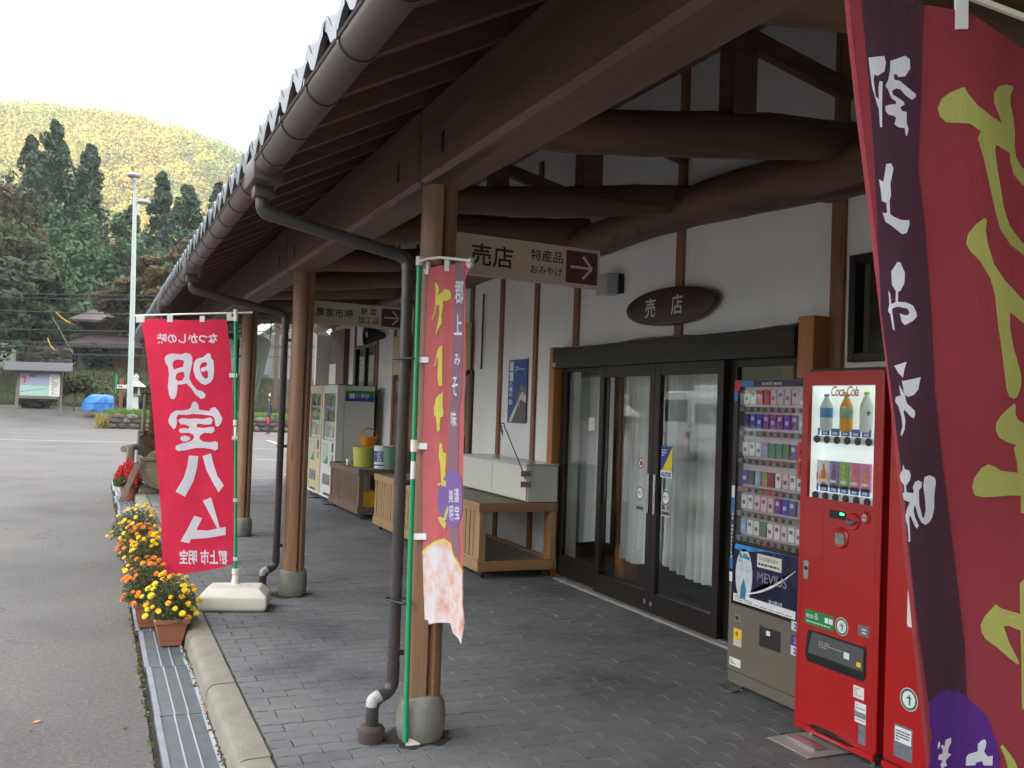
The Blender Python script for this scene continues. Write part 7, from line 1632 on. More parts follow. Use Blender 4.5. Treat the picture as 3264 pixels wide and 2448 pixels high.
def cedar(x, y, h, R_, label, cols=CEDAR, n=95, per=80, z0=None, base=0.1, power=0.8):
    z0 = ground_z(x, y) if z0 is None else z0
    t = thing('cedar_tree', (x, y, z0), label, 'tree', 'cedars behind the road'); trunk(t, x, y, z0, h*0.72, 0.22+R_*0.04, M_bark)
    C, Rr = [], []
    for k in range(n):
        q = base+(1-base)*(k+random.random())/n; rad = R_*1.32*(1-q)**(power*0.72)*random.uniform(0.55, 1.08); a = random.uniform(0, 6.283)*1.0+k*2.4
        C.append((x+math.cos(a)*rad*0.72, y+math.sin(a)*rad*0.72, z0+q*h)); s_ = max(0.35, rad*random.uniform(0.34, 0.55)); Rr.append((s_*1.1, s_*1.1, s_*0.9+0.3))
    for q in (0.45, 0.55, 0.65, 0.75, 0.85, 0.93, 0.98): C.append((x, y, z0+q*h)); Rr.append((0.35+R_*(1-q)*0.4, 0.35+R_*(1-q)*0.4, 0.9))
    P, N_ = lobes_cloud(C, Rr, per, 0.3); U, V = leaf_axes(len(P), 0.27, 0.55, N_)
    T_ = tints(len(P), cols, 0.3)*np.repeat(rng.uniform(0.65, 1.3, len(C)), per)[:, None]
    quads_mesh('crown', P, U, V, T_, leafmat('cedar_leaf', trans=0.1), t); return t
def broadleaf(x, y, h, R_, label, cols, n=46, per=130, z0=None, flat=0.6, size=0.24, base=0.30, group='broadleaf trees beyond the road'):
    z0 = ground_z(x, y) if z0 is None else z0
    t = thing('broadleaf_tree', (x, y, z0), label, 'tree', group); trunk(t, x, y, z0, h*0.7, 0.22, M_bark, 0.5)
    C, Rr = [], []
    for k in range(n):
        d = rand_dirs(1)[0]; q = random.uniform(0.35, 1.0)**0.6
        c = (x+d[0]*R_*q, y+d[1]*R_*q, z0+h*(base+(1-base)*0.5)+d[2]*h*(1-base)*0.46*q); C.append(c); s_ = R_*random.uniform(0.20, 0.36); Rr.append((s_*1.15, s_*1.15, s_*flat))
        if k < 7: MB().tube([(x+0.2, y, z0+h*0.25), ((x+c[0])/2, (y+c[1])/2, (z0+h*0.3+c[2])/2), c], [0.12, 0.08, 0.03], 6).build('limb', M_bark, t, smooth=50)
    P, N_ = lobes_cloud(C, Rr, per, 0.3); N_[:, 2] += 0.6; U, V = leaf_axes(len(P), size, 0.6, N_)
    T_ = tints(len(P), cols, 0.28)*np.repeat(rng.uniform(0.6, 1.35, len(C)), per)[:, None]
    quads_mesh('crown', P, U, V, T_, leafmat('broad_leaf', trans=0.25), t); return t
# cedars (placed where the photograph shows them, about 100 m away)
cedar(-7.0, 104, 22.5, 4.2, 'tall dark cedar at far left, partner of the tallest one')
cedar(-5.0, 106, 24.6, 4.2, 'tallest dark cedar above the notice board')
cedar(-1.7, 105, 22.6, 3.8, 'pointed dark cedar right of the tallest pair')
cedar(5.3, 106, 20.8, 3.2, 'narrow pointed cedar just right of the lamp post head')
cedar(7.6, 104, 19.6, 4.2, 'broad dark cedar between the lamp post and the eaves')
cedar(11.2, 108, 20.6, 2.6, 'slim cedar showing its trunk beside the gutter')
cedar(2.6, 110, 17.0, 3.6, 'lower cedar behind the lamp post arm')
YG = [(0.070, 0.135, 0.058), (0.085, 0.155, 0.062), (0.055, 0.105, 0.050)]
for i, (x, y, h, r_, lab) in enumerate(((-4.4, 96, 15.0, 3.2, 'lighter green cedar in front of the tallest pair'), (-1.6, 95, 14.6, 3.0, 'lighter green cedar in the middle of the wood'), (1.4, 97, 14.8, 3.4, 'lighter green cedar just left of the lamp post'),
        (4.4, 95, 11.4, 3.0, 'small light green cedar right of the lamp post'), (-2.9, 91, 11.0, 2.8, 'short light cedar above the house roof ridge'), (8.6, 96, 13.5, 3.4, 'light green cedar close to the eaves'), (12.5, 97, 13.0, 3.6, 'light green cedar partly hidden by the roof tiles'))):
    cedar(x, y, h, r_, lab, YG, n=60, per=80, base=0.12, power=0.65)
RB = [(0.085, 0.055, 0.025), (0.06, 0.05, 0.022), (0.045, 0.055, 0.022)]
OG = [(0.055, 0.080, 0.032), (0.070, 0.095, 0.036), (0.085, 0.075, 0.034)]
DG = [(0.034, 0.058, 0.028), (0.044, 0.072, 0.030), (0.055, 0.066, 0.028)]
broadleaf(-8.6, 88, 15.5, 4.6, 'reddish brown broadleaf tree at the left edge of the wood', RB)
broadleaf(-7.2, 80, 11.5, 3.4, 'olive broadleaf tree above the notice board', OG)
broadleaf(-7.2, 70, 9.0, 3.6, 'dark broadleaf tree at the left edge by the board', DG)
broadleaf(-4.6, 72, 8.5, 2.5, 'dark green broadleaf tree directly above the board roof', DG)
broadleaf(-11.5, 72, 12.0, 4.6, 'dark broadleaf tree beyond the left edge of the wood', DG)
CH = [(0.085, 0.070, 0.022), (0.11, 0.072, 0.025), (0.065, 0.072, 0.025), (0.13, 0.070, 0.028)]
broadleaf(5.2, 76, 9.2, 3.6, 'spreading cherry tree turning bronze behind the house', CH, flat=0.38, n=52)
broadleaf(8.0, 74, 10.6, 4.0, 'taller spreading cherry tree turning bronze by the eaves', CH, flat=0.38, n=52)
broadleaf(3.0, 79, 7.6, 3.0, 'low cherry tree with bronze leaves beside the lamp post', CH, flat=0.40)
for i, (x, y, h) in enumerate(((-34, 78, 12), (-26, 82, 14), (-60, 74, 11), (-80, 60, 11))):
    broadleaf(x, y, h, 5.2, ['dark tree off to the left of the car park, reflected in the doors', 'second dark tree off to the left of the car park', 'dark tree at the far left corner of the car park', 'dark tree on the far left side of the car park'][i], DG, n=30, per=70, size=0.5, group='trees left of the car park')
# hedges and bank
def hedge(name, x0, x1, y0, y1, z0, z1, cols, label, n=3500, size=0.16, cat='hedge'):
    t = thing(name, ((x0+x1)/2, (y0+y1)/2, z0), label, cat)
    k = max(4, int((x1-x0)*1.4)); C = [(random.uniform(x0, x1), random.uniform(y0, y1), random.uniform(z0, z1)) for _ in range(k)]; Rr = [(0.9, 0.7, 0.6*random.uniform(0.7, 1.2)) for _ in C]
    P, N_ = lobes_cloud(C, Rr, n//k, 0.3); N_[:, 2] += 0.4; P[:, 2] = np.maximum(P[:, 2], z0-0.2); U, V = leaf_axes(len(P), size, 0.6, N_)
    quads_mesh('foliage', P, U, V, tints(len(P), cols, 0.3)*np.repeat(rng.uniform(0.6, 1.3, len(C)), n//k)[:, None], leafmat('broad_leaf', trans=0.25), t)
    for _ in range(5): c = random.choice(C); MB().tube([(c[0], c[1], z0-0.4), (c[0]+0.1, c[1], c[2])], [0.05, 0.02], 6).build('stem', M_bark, t)
hedge('hedge', -1.2, 3.2, 59.5, 61.0, 0.9, 2.2, OG, 'overgrown hedge bank behind the blue tarpaulin', 5200)
hedge('hedge', 2.6, 6.6, 60.0, 62, 1.0, 2.4, [(0.03, 0.055, 0.018), (0.045, 0.07, 0.022)], 'dark green hedge behind the stone lantern', 5200)
hedge('hedge', -9.5, -4.4, 59.0, 61, 0.8, 2.8, DG, 'dark bushes left of the notice board', 5200)
hedge('hedge', -4.4, -1.0, 60.2, 62, 0.8, 2.2, DG, 'dark bushes behind the notice board', 4200)
hedge('shrub', -0.7, 0.3, 83.6, 84.2, 4.0, 5.2, [(0.014, 0.028, 0.02), (0.02, 0.035, 0.022)], 'round dark shrub against the orange house wall', 2600, 0.16, 'shrub')
hedge('shrub', -3.6, -1.6, 84.0, 86.0, 5.5, 7.0, [(0.06, 0.09, 0.03), (0.045, 0.07, 0.025)], 'light green shrub on the stone terrace left of the house', 2400, 0.16, 'shrub')
grass_patch('bank_grass', 9000, -6, 12, 62.5, 75, ground_z, 0.35, [(0.045, 0.075, 0.02), (0.06, 0.09, 0.025), (0.07, 0.06, 0.03)], 'rough grass on the bank below the house', 0.03)
# terrace wall of rubble left of the house
t = thing('rubble_wall', (-3.4, 82.5, 3.2), 'rubble stone terrace wall left of the house', 'wall')
Box('core', MATS['wall_mortar'], t, -5.2, -1.9, 82.6, 84.0, 2.6, 5.1)
for k in range(90):
    sd += 1; rock(random.uniform(-5.2, -1.9), 82.58, random.uniform(3.0, 5.0), random.uniform(0.14, 0.30), random.uniform(0.12, 0.22), 0.14, sd).build('stone', M_rock[(sd+1) % 3], t)

# ------------------------------------------------------------------ traditional house
t = thing('farmhouse', (2.5, 88.0, 3.35), 'two storey brown farmhouse with tiered tiled roofs behind the lamp post', 'house')
M_ow = plain('ochre_wall', (0.24, 0.100, 0.045), 0.85, var=0.15, nscale=2); M_bw = plain('brown_board_wall', (0.11, 0.075, 0.05), 0.85, var=0.25, nscale=3, stretch=(1, 1, 0.2))
M_roof = plain('brown_tile_roof', (0.075, 0.052, 0.052), 0.5, var=0.25, nscale=5); M_shut = plain('pale_shutter', (0.40, 0.40, 0.37), 0.6)
Box('lower_wall', M_ow, t, -1.6, 8.5, 85.0, 92, 3.2, 5.5); Box('upper_wall', M_bw, t, -1.4, 7.8, 86.0, 92, 5.5, 7.9)
def hip(x0, x1, y0, y1, z0, z1, ins, nm):
    mb = MB(); mb.add([(x0, y0, z0), (x1, y0, z0), (x1, y1, z0), (x0, y1, z0), (x0+ins, y0+ins, z1), (x1-ins, y0+ins, z1), (x1-ins, y1-ins, z1), (x0+ins, y1-ins, z1), (x0, y0, z0-0.18), (x1, y0, z0-0.18), (x1, y1, z0-0.18), (x0, y1, z0-0.18)],
        [(0, 1, 5, 4), (1, 2, 6, 5), (2, 3, 7, 6), (3, 0, 4, 7), (4, 5, 6, 7), (8, 9, 1, 0), (9, 10, 2, 1), (10, 11, 3, 2), (11, 8, 0, 3), (11, 10, 9, 8)]); return mb.build(nm, M_roof, t)
r1 = hip(-2.6, 9.6, 83.4, 93, 5.45, 6.35, 1.8, 'lower_roof')
mb = MB(); mb.add([(-2.4, 84.6, 7.55), (9.0, 84.6, 7.75), (9.0, 89.0, 9.6), (0.4, 89.0, 9.2), (-2.4, 93.0, 7.55), (9.0, 93, 7.75), (-2.4, 84.6, 7.35), (9.0, 84.6, 7.55), (-2.4, 93, 7.35)], [(0, 1, 2, 3), (3, 2, 5, 4), (0, 3, 4), (6, 7, 1, 0), (6, 0, 4, 8)]); r2 = mb.build('upper_roof', M_roof, t)
for k in range(26): Box('roof_rib', M_roof, r1, -0.9+k*0.35, -0.83+k*0.35, 83.42, 83.9, 5.45, 5.62)
Box('snow_bar', M_inkw, r2, 2.0, 5.5, 85.2, 85.26, 8.05, 8.12)
for k in range(4):
    w_ = Box('window', M_bronze, t, 1.3+k*0.62, 1.88+k*0.62, 85.93, 85.99, 6.45, 7.35); Box('pane', M_shut, w_, 1.36+k*0.62, 1.82+k*0.62, 85.90, 85.925, 6.52, 7.28)
Box('window_band', M_shut, t, 0.6, 8.4, 84.94, 84.99, 4.75, 5.2)
for k in range(9): Box('post', M_bw, t, 0.5+k*0.95, 0.62+k*0.95, 84.88, 84.95, 3.2, 5.4)
Box('door', plain('grey_glass_door', (0.24, 0.27, 0.28), 0.3, var=0.3, nscale=2), t, -1.55, -0.7, 84.94, 84.99, 3.25, 4.9)
Box('step', M_bw, t, -1.7, 8.5, 84.5, 84.94, 3.05, 3.25)

# ------------------------------------------------------------------ wires and their yellow guy covers
def wire(name, a, b, sag, label, r_=0.028):
    pts = [Vector(a).lerp(Vector(b), k/16)-Vector((0, 0, sag*math.sin(math.pi*k/16))) for k in range(17)]
    o = MB().tube(pts, r_, 5).build(name, M_black, None); return tag(o, label, 'cable', 'overhead cables across the wood')
for i, (za, zb_) in enumerate(((7.1, 7.9), (6.9, 7.6), (6.35, 6.5), (5.3, 5.55), (4.75, 4.6), (4.45, 4.5), (4.15, 3.9))):
    wire('overhead_cable', (-14, 60, za-0.5), (14, 60.5, zb_+0.6), 0.25, ['topmost', 'second', 'third', 'fourth', 'fifth', 'sixth', 'lowest'][i]+' overhead cable strung in front of the wood')
for i, (a, b) in enumerate((((-2.35, 60, 6.15), (-1.55, 60, 5.55)), ((-2.7, 60, 4.65), (-2.30, 60, 3.95)))):
    o = MB().tube([a, ((a[0]+b[0])/2-0.05, 60, (a[2]+b[2])/2-0.05), b], 0.025, 6).build('guy_cover', plain('guy_yellow', (0.72, 0.42, 0.03), 0.5), None); tag(o, ['upper', 'lower'][i]+' short yellow cable cover hanging in front of the wood', 'cable cover')
t = thing('utility_pole', (-2.4, 70, 2), 'slanting grey pole stay in the gap under the cedars', 'pole'); MB().tube([(-3.0, 69.9, 6.7), (-1.6, 70, 4.2)], 0.035, 6).build('stay', plain('stay_grey', (0.2, 0.2, 0.2), 0.6), t)

# ------------------------------------------------------------------ concrete wall, white gabled shelter behind the columns
t = thing('concrete_wall', (13, 76, 0.8), 'tall streaked grey concrete wall seen between the far columns', 'wall')
def streaked():
    m, nt, N, L, b = _new('streaked_concrete'); f = _noise(nt, _coord(nt, (1, 1, 0.06)), 2.6, 6, 0.6)
    L.new(_ramp(nt, f, [(0.32, (0.15, 0.155, 0.155)), (0.55, (0.25, 0.26, 0.26)), (0.75, (0.33, 0.34, 0.34))]), b.inputs['Base Color']); b.inputs['Roughness'].default_value = 0.9; return m
M_str = streaked()
for k in range(8): Box('panel', M_str, t, 8.6+k*1.5, 10.08+k*1.5, 76.0, 76.5, 0.5, 6.3+0.18*k)
t = thing('gabled_shelter', (12.4, 66, 0.7), 'white edged gabled roof of a shelter behind the columns', 'shelter')
M_shw = plain('white_fascia', (0.74, 0.75, 0.76), 0.5)
MB().bar((9.5, 65, 5.95), (12.2, 65, 8.1), 0.12, 0.34).build('barge_board', M_shw, t); MB().bar((12.2, 65, 8.1), (14.9, 65, 5.95), 0.12, 0.34).build('barge_board', M_shw, t)
mb = MB(); mb.add([(9.3, 65, 6.05), (12.2, 65, 8.3), (12.2, 70, 8.3), (9.3, 70, 6.05), (15.1, 65, 6.05), (15.1, 70, 6.05)], [(0, 1, 2, 3), (1, 4, 5, 2)]); mb.build('roof', plain('shelter_roof', (0.55, 0.57, 0.60), 0.5), t)
Box('tie_beam', M_bw, t, 10.0, 14.4, 65.05, 65.2, 6.55, 6.8); MB().bar((11.0, 65.1, 6.0), (11.9, 65.1, 6.6), 0.15, 0.15).build('brace', M_bw, t)
MB().prism([(10.6, 6.8), (13.8, 6.8), (12.2, 8.0)], (0, 65.3, 0), EX, EZ, 0.05).build('gable_panel', M_shw, t)
for x in (10.8, 13.6): Box('post', M_bw, t, x, x+0.25, 65.2, 65.45, 0.5, 6.6)

# ------------------------------------------------------------------ wooded hills
def lattice(seed):
    """smooth random field on the plane (bilinear value noise, four octaves)"""
    r_ = np.random.default_rng(seed); tabs_ = [r_.random((64, 64)) for _ in range(4)]
    def f(x, y, s):
        out = 0; amp = 1
        for o, T_ in enumerate(tabs_):
            u, v = x/s*2**o, y/s*2**o; i = np.floor(u).astype(int); j = np.floor(v).astype(int); a = u-i; b = v-j; a = a*a*(3-2*a); b = b*b*(3-2*b)
            g = lambda p, q: T_[p % 64, q % 64]
            out = out+amp*((g(i, j)*(1-a)+g(i+1, j)*a)*(1-b)+(g(i, j+1)*(1-a)+g(i+1, j+1)*a)*b-0.5); amp *= 0.5
        return out
    return f
fld = lattice(11); fld2 = lattice(5)
crestx = np.array([-700, -420, -250, -120, -45, -20, 13, 34, 49, 62, 100, 160, 300, 500, 800.0]); crestz = np.array([90, 120, 140, 134, 128, 130, 130, 126, 121, 115, 98, 78, 64, 60, 56.0])
def hill_z(x, y):
    zc = np.interp(x, crestx, crestz)
    q = np.clip((y-205)/(480-205), 0, None); front = zc*np.where(q < 1, (1-(1-np.clip(q, 0, 1))**1.08), 1.0)
    back = np.where(y > 480, -(y-480)*0.45, 0)
    return 10+(front-10)*np.clip((y-200)/30, 0, 1)+back+fld(x, y, 120)*20*np.clip((y-220)/100, 0, 1)*np.clip((470-y)/60, 0.12, 1)
def hill_sheet(name, zf, xs, ys):
    X_, Y_ = np.meshgrid(xs, ys); Z_ = zf(X_, Y_); nx = len(xs); mb = MB()
    mb.add(np.stack([X_.ravel(), Y_.ravel(), Z_.ravel()], 1).tolist(), [(j*nx+i, j*nx+i+1, (j+1)*nx+i+1, (j+1)*nx+i) for j in range(len(ys)-1) for i in range(nx-1)])
    return tag(mb.build(name, M_soil, None, smooth=80), kind='structure')
hill_sheet('hill', hill_z, np.linspace(-700, 700, 90), np.linspace(200, 620, 60))
def forest(name, n, xs, ys, zf, cols_a, cols_b, size, label, leaf=0.85, per=46, conif=0.25, view=True):
    X_ = rng.uniform(*xs, n); Y_ = rng.uniform(*ys, n)
    if view:                                             # only the flank that the valley looks at
        k = (X_ > -0.30*Y_-40) & (X_ < 0.62*Y_); X_, Y_ = X_[k], Y_[k]
    Z_ = zf(X_, Y_); n = len(X_); s_ = size*rng.uniform(0.65, 1.35, n)
    g = fld2(X_, Y_, 60); con = (rng.random(n) < conif+2.2*g)
    h = np.where(con, s_*1.7, s_*1.05); d = rand_dirs(n*per).reshape(n, per, 3); d[:, :, 2] = np.abs(d[:, :, 2])
    q = rng.uniform(0.55, 1, (n, per, 1)); w = np.where(con, 0.55, 0.92)[:, None, None]
    loc = d*q; taper = np.where(con[:, None], 1-0.65*loc[:, :, 2], 1.0)[:, :, None]
    P = np.stack([X_, Y_, Z_-0.5], 1)[:, None, :]+loc*np.stack([s_, s_, h], 1)[:, None, :]*np.concatenate([w*taper, w*taper, np.ones_like(taper)], 2)
    P = P.reshape(-1, 3); N_ = d.reshape(-1, 3); U, V = leaf_axes(len(P), leaf, 0.8, N_)
    ca = np.array(cols_a)[rng.integers(0, len(cols_a), n)]; cb = np.array(cols_b)[rng.integers(0, len(cols_b), n)]
    hue = fld2(X_+300, Y_+90, 90)[:, None]; T_ = np.where(con[:, None], cb, ca)*rng.uniform(0.7, 1.25, (n, 1))*np.concatenate([1+0.5*hue, 1+0.1*hue, 1-0.3*hue], 1); T_ = np.repeat(T_, per, 0)*rng.uniform(0.8, 1.2, (n*per, 1))
    return tag(quads_mesh(name, P, U, V, np.clip(T_, 0, 1), leafmat('forest_leaf', trans=0.2)), label, 'forest', kind='stuff')
AUT = [(0.30, 0.265, 0.070), (0.33, 0.27, 0.075), (0.27, 0.27, 0.070), (0.33, 0.215, 0.085), (0.24, 0.255, 0.070), (0.36, 0.31, 0.085)]
EVG = [(0.15, 0.20, 0.085), (0.175, 0.225, 0.09), (0.13, 0.17, 0.08)]
forest('forest', 9000, (-240, 330), (225, 500), hill_z, AUT, EVG, 5.6, 'autumn coloured forest covering the sunlit hill', leaf=0.48, per=95)
# nearer spur on the right, yellow green plantation
spx = np.array([-200, -20, 0, 20, 40, 60, 90, 140, 260.0]); spz = np.array([15, 18, 24, 40, 58, 76, 92, 100, 70.0])
def spur_z(x, y): 
    q = np.clip((y-175)/130, 0, 1); return 12+(np.interp(x, spx, spz)-12)*(1-(1-q)**1.5)-np.where(y > 305, (y-305)*0.5, 0)+fld(x, y, 60)*6
hill_sheet('hill_spur', spur_z, np.linspace(-60, 260, 50), np.linspace(170, 360, 34))
SPR = [(0.20, 0.19, 0.035), (0.24, 0.20, 0.04), (0.16, 0.17, 0.04)]
forest('spur_forest', 2300, (-20, 190), (178, 318), spur_z, SPR, [(0.13, 0.16, 0.035), (0.17, 0.19, 0.04)], 3.4, 'yellow green plantation on the nearer spur above the eaves', leaf=0.55, per=46, conif=0.55)
# the ridge on the other side of the valley, behind the camera: it keeps the shop in shade
def ridge_z(x, y):
    c = 128+fld(x, y, 160)*18
    return np.clip(c*np.clip(1-np.abs(y+330)/240, 0, 1)**0.8, 0, None)-1.0
hill_sheet('shade_ridge', ridge_z, np.linspace(-1100, 700, 80), np.linspace(-600, -80, 30))

# ------------------------------------------------------------------ people
def figure(name, label, joints, edges, root, mats, paint, hair=None):
    """one continuous skinned body; paint(co) picks the material slot of each face"""
    t = thing(name, root, label, 'person')
    names = list(joints); me = bpy.data.meshes.new('body'); me.from_pydata([Vector(joints[k][0]) for k in names], [(names.index(a), names.index(b)) for a, b in edges], [])
    o = bpy.data.objects.new('body', me); COL.objects.link(o)
    sk = o.modifiers.new('skin', 'SKIN'); sk.use_smooth_shade = True; ss = o.modifiers.new('sub', 'SUBSURF'); ss.levels = 2; ss.render_levels = 2
    for k, v in zip(names, me.skin_vertices[0].data): r_ = joints[k][1]; v.radius = r_ if isinstance(r_, tuple) else (r_, r_)
    me.skin_vertices[0].data[names.index('pelvis')].use_root = True
    dg = bpy.context.evaluated_depsgraph_get(); new = bpy.data.meshes.new_from_object(o.evaluated_get(dg)); bpy.data.objects.remove(o)
    for m in mats: new.materials.append(m)
    for p in new.polygons: p.material_index = paint(p.center); p.use_smooth = True
    b = link('body', new, t)
    if hair:
        c, r_, m = hair; mb = MB(); mb.lathe([(0.001, r_*1.02), (r_*0.55, r_*0.88), (r_*0.92, r_*0.45), (r_*1.02, 0.0), (r_*0.95, -r_*0.45), (r_*0.7, -r_*0.7)], (0, 0, 0), 16, cap=False)
        h = mb.build('hair', m, None, smooth=60); h.parent = t; h.location = c; h.scale = (0.92, 1.05, 1.0)
    return t
M_skin = plain('skin', (0.60, 0.36, 0.26), 0.55, var=0.05); M_navyc = plain('navy_sportswear', (0.018, 0.022, 0.045), 0.7, var=0.15); M_redc = plain('red_shorts', (0.68, 0.03, 0.06), 0.7, var=0.1); M_redsh = plain('red_shoes', (0.42, 0.05, 0.06), 0.6); M_hairb = plain('brown_hair', (0.075, 0.032, 0.022), 0.6, var=0.2)
# stretching with both arms straight overhead, hands together, chest pushed forward (towards +X in view)
J = {'pelvis': ((0, 0, 0.93), (0.135, 0.115)), 'waist': ((0.03, 0, 1.08), (0.125, 0.10)), 'chest': ((0.075, 0, 1.28), (0.15, 0.115)), 'neck': ((0.05, 0, 1.44), 0.058), 'chin': ((0.055, 0, 1.50), 0.072), 'head': ((0.045, 0, 1.58), 0.098), 'crown': ((0.03, 0, 1.67), 0.075),
     'shL': ((0.03, 0.16, 1.44), 0.062), 'elL': ((-0.02, 0.10, 1.70), 0.045), 'wrL': ((-0.03, 0.03, 1.90), 0.032), 'haL': ((-0.03, 0.015, 1.97), (0.034, 0.030)), 'fiL': ((-0.025, 0.01, 2.05), (0.026, 0.020)), 'thL': ((-0.065, 0.01, 1.99), 0.012),
     'shR': ((0.03, -0.16, 1.44), 0.062), 'elR': ((0.03, -0.10, 1.70), 0.045), 'wrR': ((0.0, -0.03, 1.90), 0.032), 'haR': ((0.0, -0.02, 1.97), (0.034, 0.030)), 'fiR': ((0.005, -0.015, 2.05), (0.026, 0.020)),
     'hipL': ((-0.01, 0.10, 0.86), 0.10), 'knL': ((0.0, 0.12, 0.48), 0.062), 'anL': ((0.03, 0.12, 0.09), 0.042), 'toL': ((-0.14, 0.13, 0.035), 0.038), 'heL': ((0.07, 0.12, 0.04), 0.036),
     'hipR': ((-0.01, -0.10, 0.86), 0.10), 'knR': ((-0.02, -0.11, 0.48), 0.062), 'anR': ((0.0, -0.11, 0.09), 0.042), 'toR': ((-0.17, -0.12, 0.035), 0.038), 'heR': ((0.04, -0.11, 0.04), 0.036)}
E_ = [('pelvis', 'waist'), ('waist', 'chest'), ('chest', 'neck'), ('neck', 'chin'), ('chin', 'head'), ('head', 'crown'), ('chest', 'shL'), ('shL', 'elL'), ('elL', 'wrL'), ('wrL', 'haL'), ('haL', 'fiL'), ('haL', 'thL'), ('chest', 'shR'), ('shR', 'elR'), ('elR', 'wrR'), ('wrR', 'haR'), ('haR', 'fiR'),
      ('pelvis', 'hipL'), ('hipL', 'knL'), ('knL', 'anL'), ('anL', 'toL'), ('anL', 'heL'), ('pelvis', 'hipR'), ('hipR', 'knR'), ('knR', 'anR'), ('anR', 'toR'), ('anR', 'heR')]
def paintA(c):
    if c.z > 1.89: return 0
    if c.z > 1.47 and abs(c.y) < 0.075 and c.z < 1.76 and abs(c.x-0.05) < 0.11: return 0
    if c.z < 0.085: return 3
    if 0.52 < c.z < 0.86 and c.x < -0.035: return 2
    return 1
figure('person', 'person in dark sportswear and red shorts stretching both arms overhead', J, E_, (7.85, 48.4, -0.12), [M_skin, M_navyc, M_redc, M_redsh], paintA, hair=((0.065, 0, 1.60), 0.112, M_hairb))
# walker seen only as a reflection in the entrance glass
J2 = dict(J)
for s_, y in (('L', 1), ('R', -1)):
    J2['sh'+s_] = ((0.0, y*0.19, 1.40), 0.062); J2['el'+s_] = ((0.02, y*0.24, 1.12), 0.046); J2['wr'+s_] = ((-0.04, y*0.25, 0.88), 0.034); J2['ha'+s_] = ((-0.05, y*0.25, 0.81), (0.036, 0.022)); J2['fi'+s_] = ((-0.06, y*0.245, 0.73), (0.026, 0.018))
J2['thL'] = ((-0.09, 0.235, 0.79), 0.012); J2['anL'] = ((0.16, 0.12, 0.12), 0.042); J2['knL'] = ((0.0, 0.12, 0.48), 0.062); J2['toL'] = ((0.02, 0.13, 0.04), 0.038); J2['heL'] = ((0.21, 0.12, 0.10), 0.036)
M_pink = plain('pink_shirt', (0.55, 0.28, 0.28), 0.8); M_tan = plain('tan_trousers', (0.30, 0.17, 0.10), 0.8)
figure('person', 'person in a pink shirt reflected in the entrance glass', J2, E_, (-9.7, 30.4, -0.12), [M_skin, M_pink, M_tan, M_black], lambda c: 3 if c.z < 0.085 else (2 if c.z < 0.92 and abs(c.y) < 0.2 else (0 if c.z > 1.46 or (c.z < 0.88) else 1)), hair=((0.05, 0, 1.61), 0.11, M_hairb))

# ------------------------------------------------------------------ minibus parked left of the frame (seen mirrored in the doors)
t = thing('minibus', (-15.1, 30.6, -0.12), 'white minibus parked in the car park, reflected in the right sliding door', 'minibus')
M_bus = plain('bus_white', (0.72, 0.73, 0.71), 0.3, var=0.05, coat=0.3); M_bwin = plain('bus_window', (0.03, 0.035, 0.035), 0.08, var=0.1)
bx0, bx1, by0, by1, bz = -18.5, -11.7, 29.5, 31.6, -0.12
mb = MB(); pr = [(by0+0.02, 0.38), (by0, 0.9), (by0+0.03, 1.6), (by0+0.14, 2.35), (by0+0.34, 2.58), (by1-0.34, 2.58), (by1-0.14, 2.35), (by1-0.03, 1.6), (by1, 0.9), (by1-0.02, 0.38)]
vs = []; 
for x, k in ((bx0, 0.0), (bx0+0.12, 0.06), (bx1-0.12, 0.06), (bx1, 0.0)):
    for y, z in pr: vs.append((x, (y if k else (by0+by1)/2+(y-(by0+by1)/2)*0.96), bz+(z if k else 0.42+(z-0.42)*0.97)))
m_ = len(pr); mb.add(vs, [(i*m_+j, i*m_+(j+1) % m_, (i+1)*m_+(j+1) % m_, (i+1)*m_+j) for i in range(3) for j in range(m_)]+[tuple(range(m_))[::-1], tuple(3*m_+j for j in range(m_))]); mb.build('body', M_bus, t, smooth=30)
Box('rear_window', M_bwin, t, bx1+0.004, bx1+0.02, by0+0.30, by1-0.30, bz+1.45, bz+2.25)
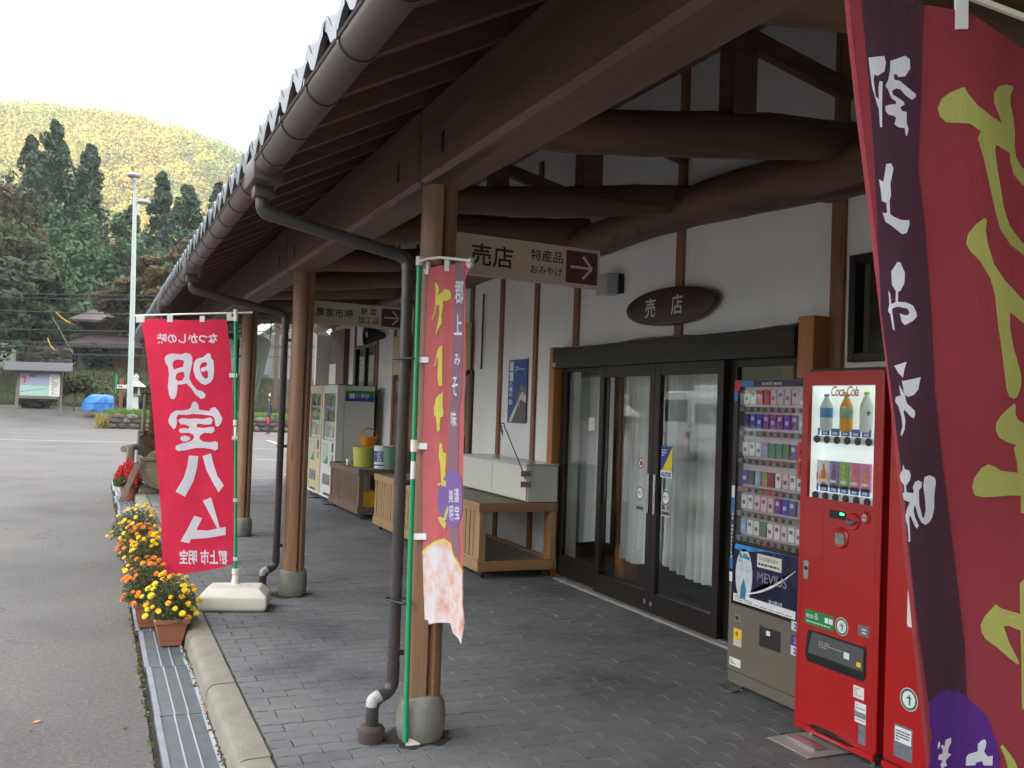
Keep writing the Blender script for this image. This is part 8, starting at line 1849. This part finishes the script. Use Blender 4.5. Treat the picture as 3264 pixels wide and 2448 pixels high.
for k in range(5):
    for y in (by0-0.004, by1+0.004): MB().prism([(0, 1.40), (1.08, 1.40), (1.08, 2.12), (0, 2.12)], (bx0+0.9+k*1.16, y+(0.02 if y < 30 else -0.02), bz), EX, EZ, 0.03).build('side_window', M_bwin, t)
for y in (by0+0.10, by1-0.32): Box('tail_light', plain('tail_red', (0.5, 0.02, 0.02), 0.2), t, bx1+0.003, bx1+0.03, y, y+0.22, bz+0.85, bz+1.1)
Box('bumper', plain('bus_grey', (0.35, 0.36, 0.36), 0.5), t, bx1-0.05, bx1+0.08, by0+0.06, by1-0.06, bz+0.40, bz+0.62, bevel=0.02)
Box('rub_strip', plain('bus_grey', (0.35, 0.36, 0.36), 0.5), t, bx0+0.2, bx1-0.1, by0-0.022, by0+0.01, bz+0.80, bz+0.88)
Box('roof_unit', M_bus, t, -15.3, -12.9, 29.85, 31.25, bz+2.55, bz+2.85, bevel=0.06, seg=2)
Box('roof_grille', MATS['bus_grey'], t, -14.9, -13.5, 29.84, 29.85, bz+2.62, bz+2.78)
for x in (-13.3, -17.0):
    for y in (by0+0.12, by1-0.12):
        w_ = MB().lathe([(0.20, -0.11), (0.36, -0.11), (0.38, -0.07), (0.38, 0.07), (0.36, 0.11), (0.20, 0.11)], (x, y, bz+0.38), 22, axis='y').build('wheel', M_black, t, smooth=40)
        MB().lathe([(0.04, -0.115), (0.21, -0.112), (0.21, 0.112), (0.04, 0.115)], (x, y, bz+0.38), 16, axis='y').build('rim', M_steel, w_, smooth=40)
lantern(-8.6, 29.0, -0.12, 1.15, 'pale stone lantern in the car park, reflected in the left sliding door')

# ------------------------------------------------------------------ valley haze
hz = bpy.data.materials.new('valley_air'); hz.use_nodes = True; hn = hz.node_tree
for n_ in list(hn.nodes): hn.nodes.remove(n_)
ho = hn.nodes.new('ShaderNodeOutputMaterial'); hv = hn.nodes.new('ShaderNodeVolumePrincipled')
hv.inputs['Color'].default_value = (0.95, 0.96, 1.0, 1); hv.inputs['Density'].default_value = 0.00038; hv.inputs['Anisotropy'].default_value = 0.0
hn.links.new(hv.outputs[0], ho.inputs['Volume'])
tag(Box('haze', hz, None, -1300, 1300, -1000, 1300, -40, 260), 'thin bluish haze filling the valley', 'haze', kind='stuff')
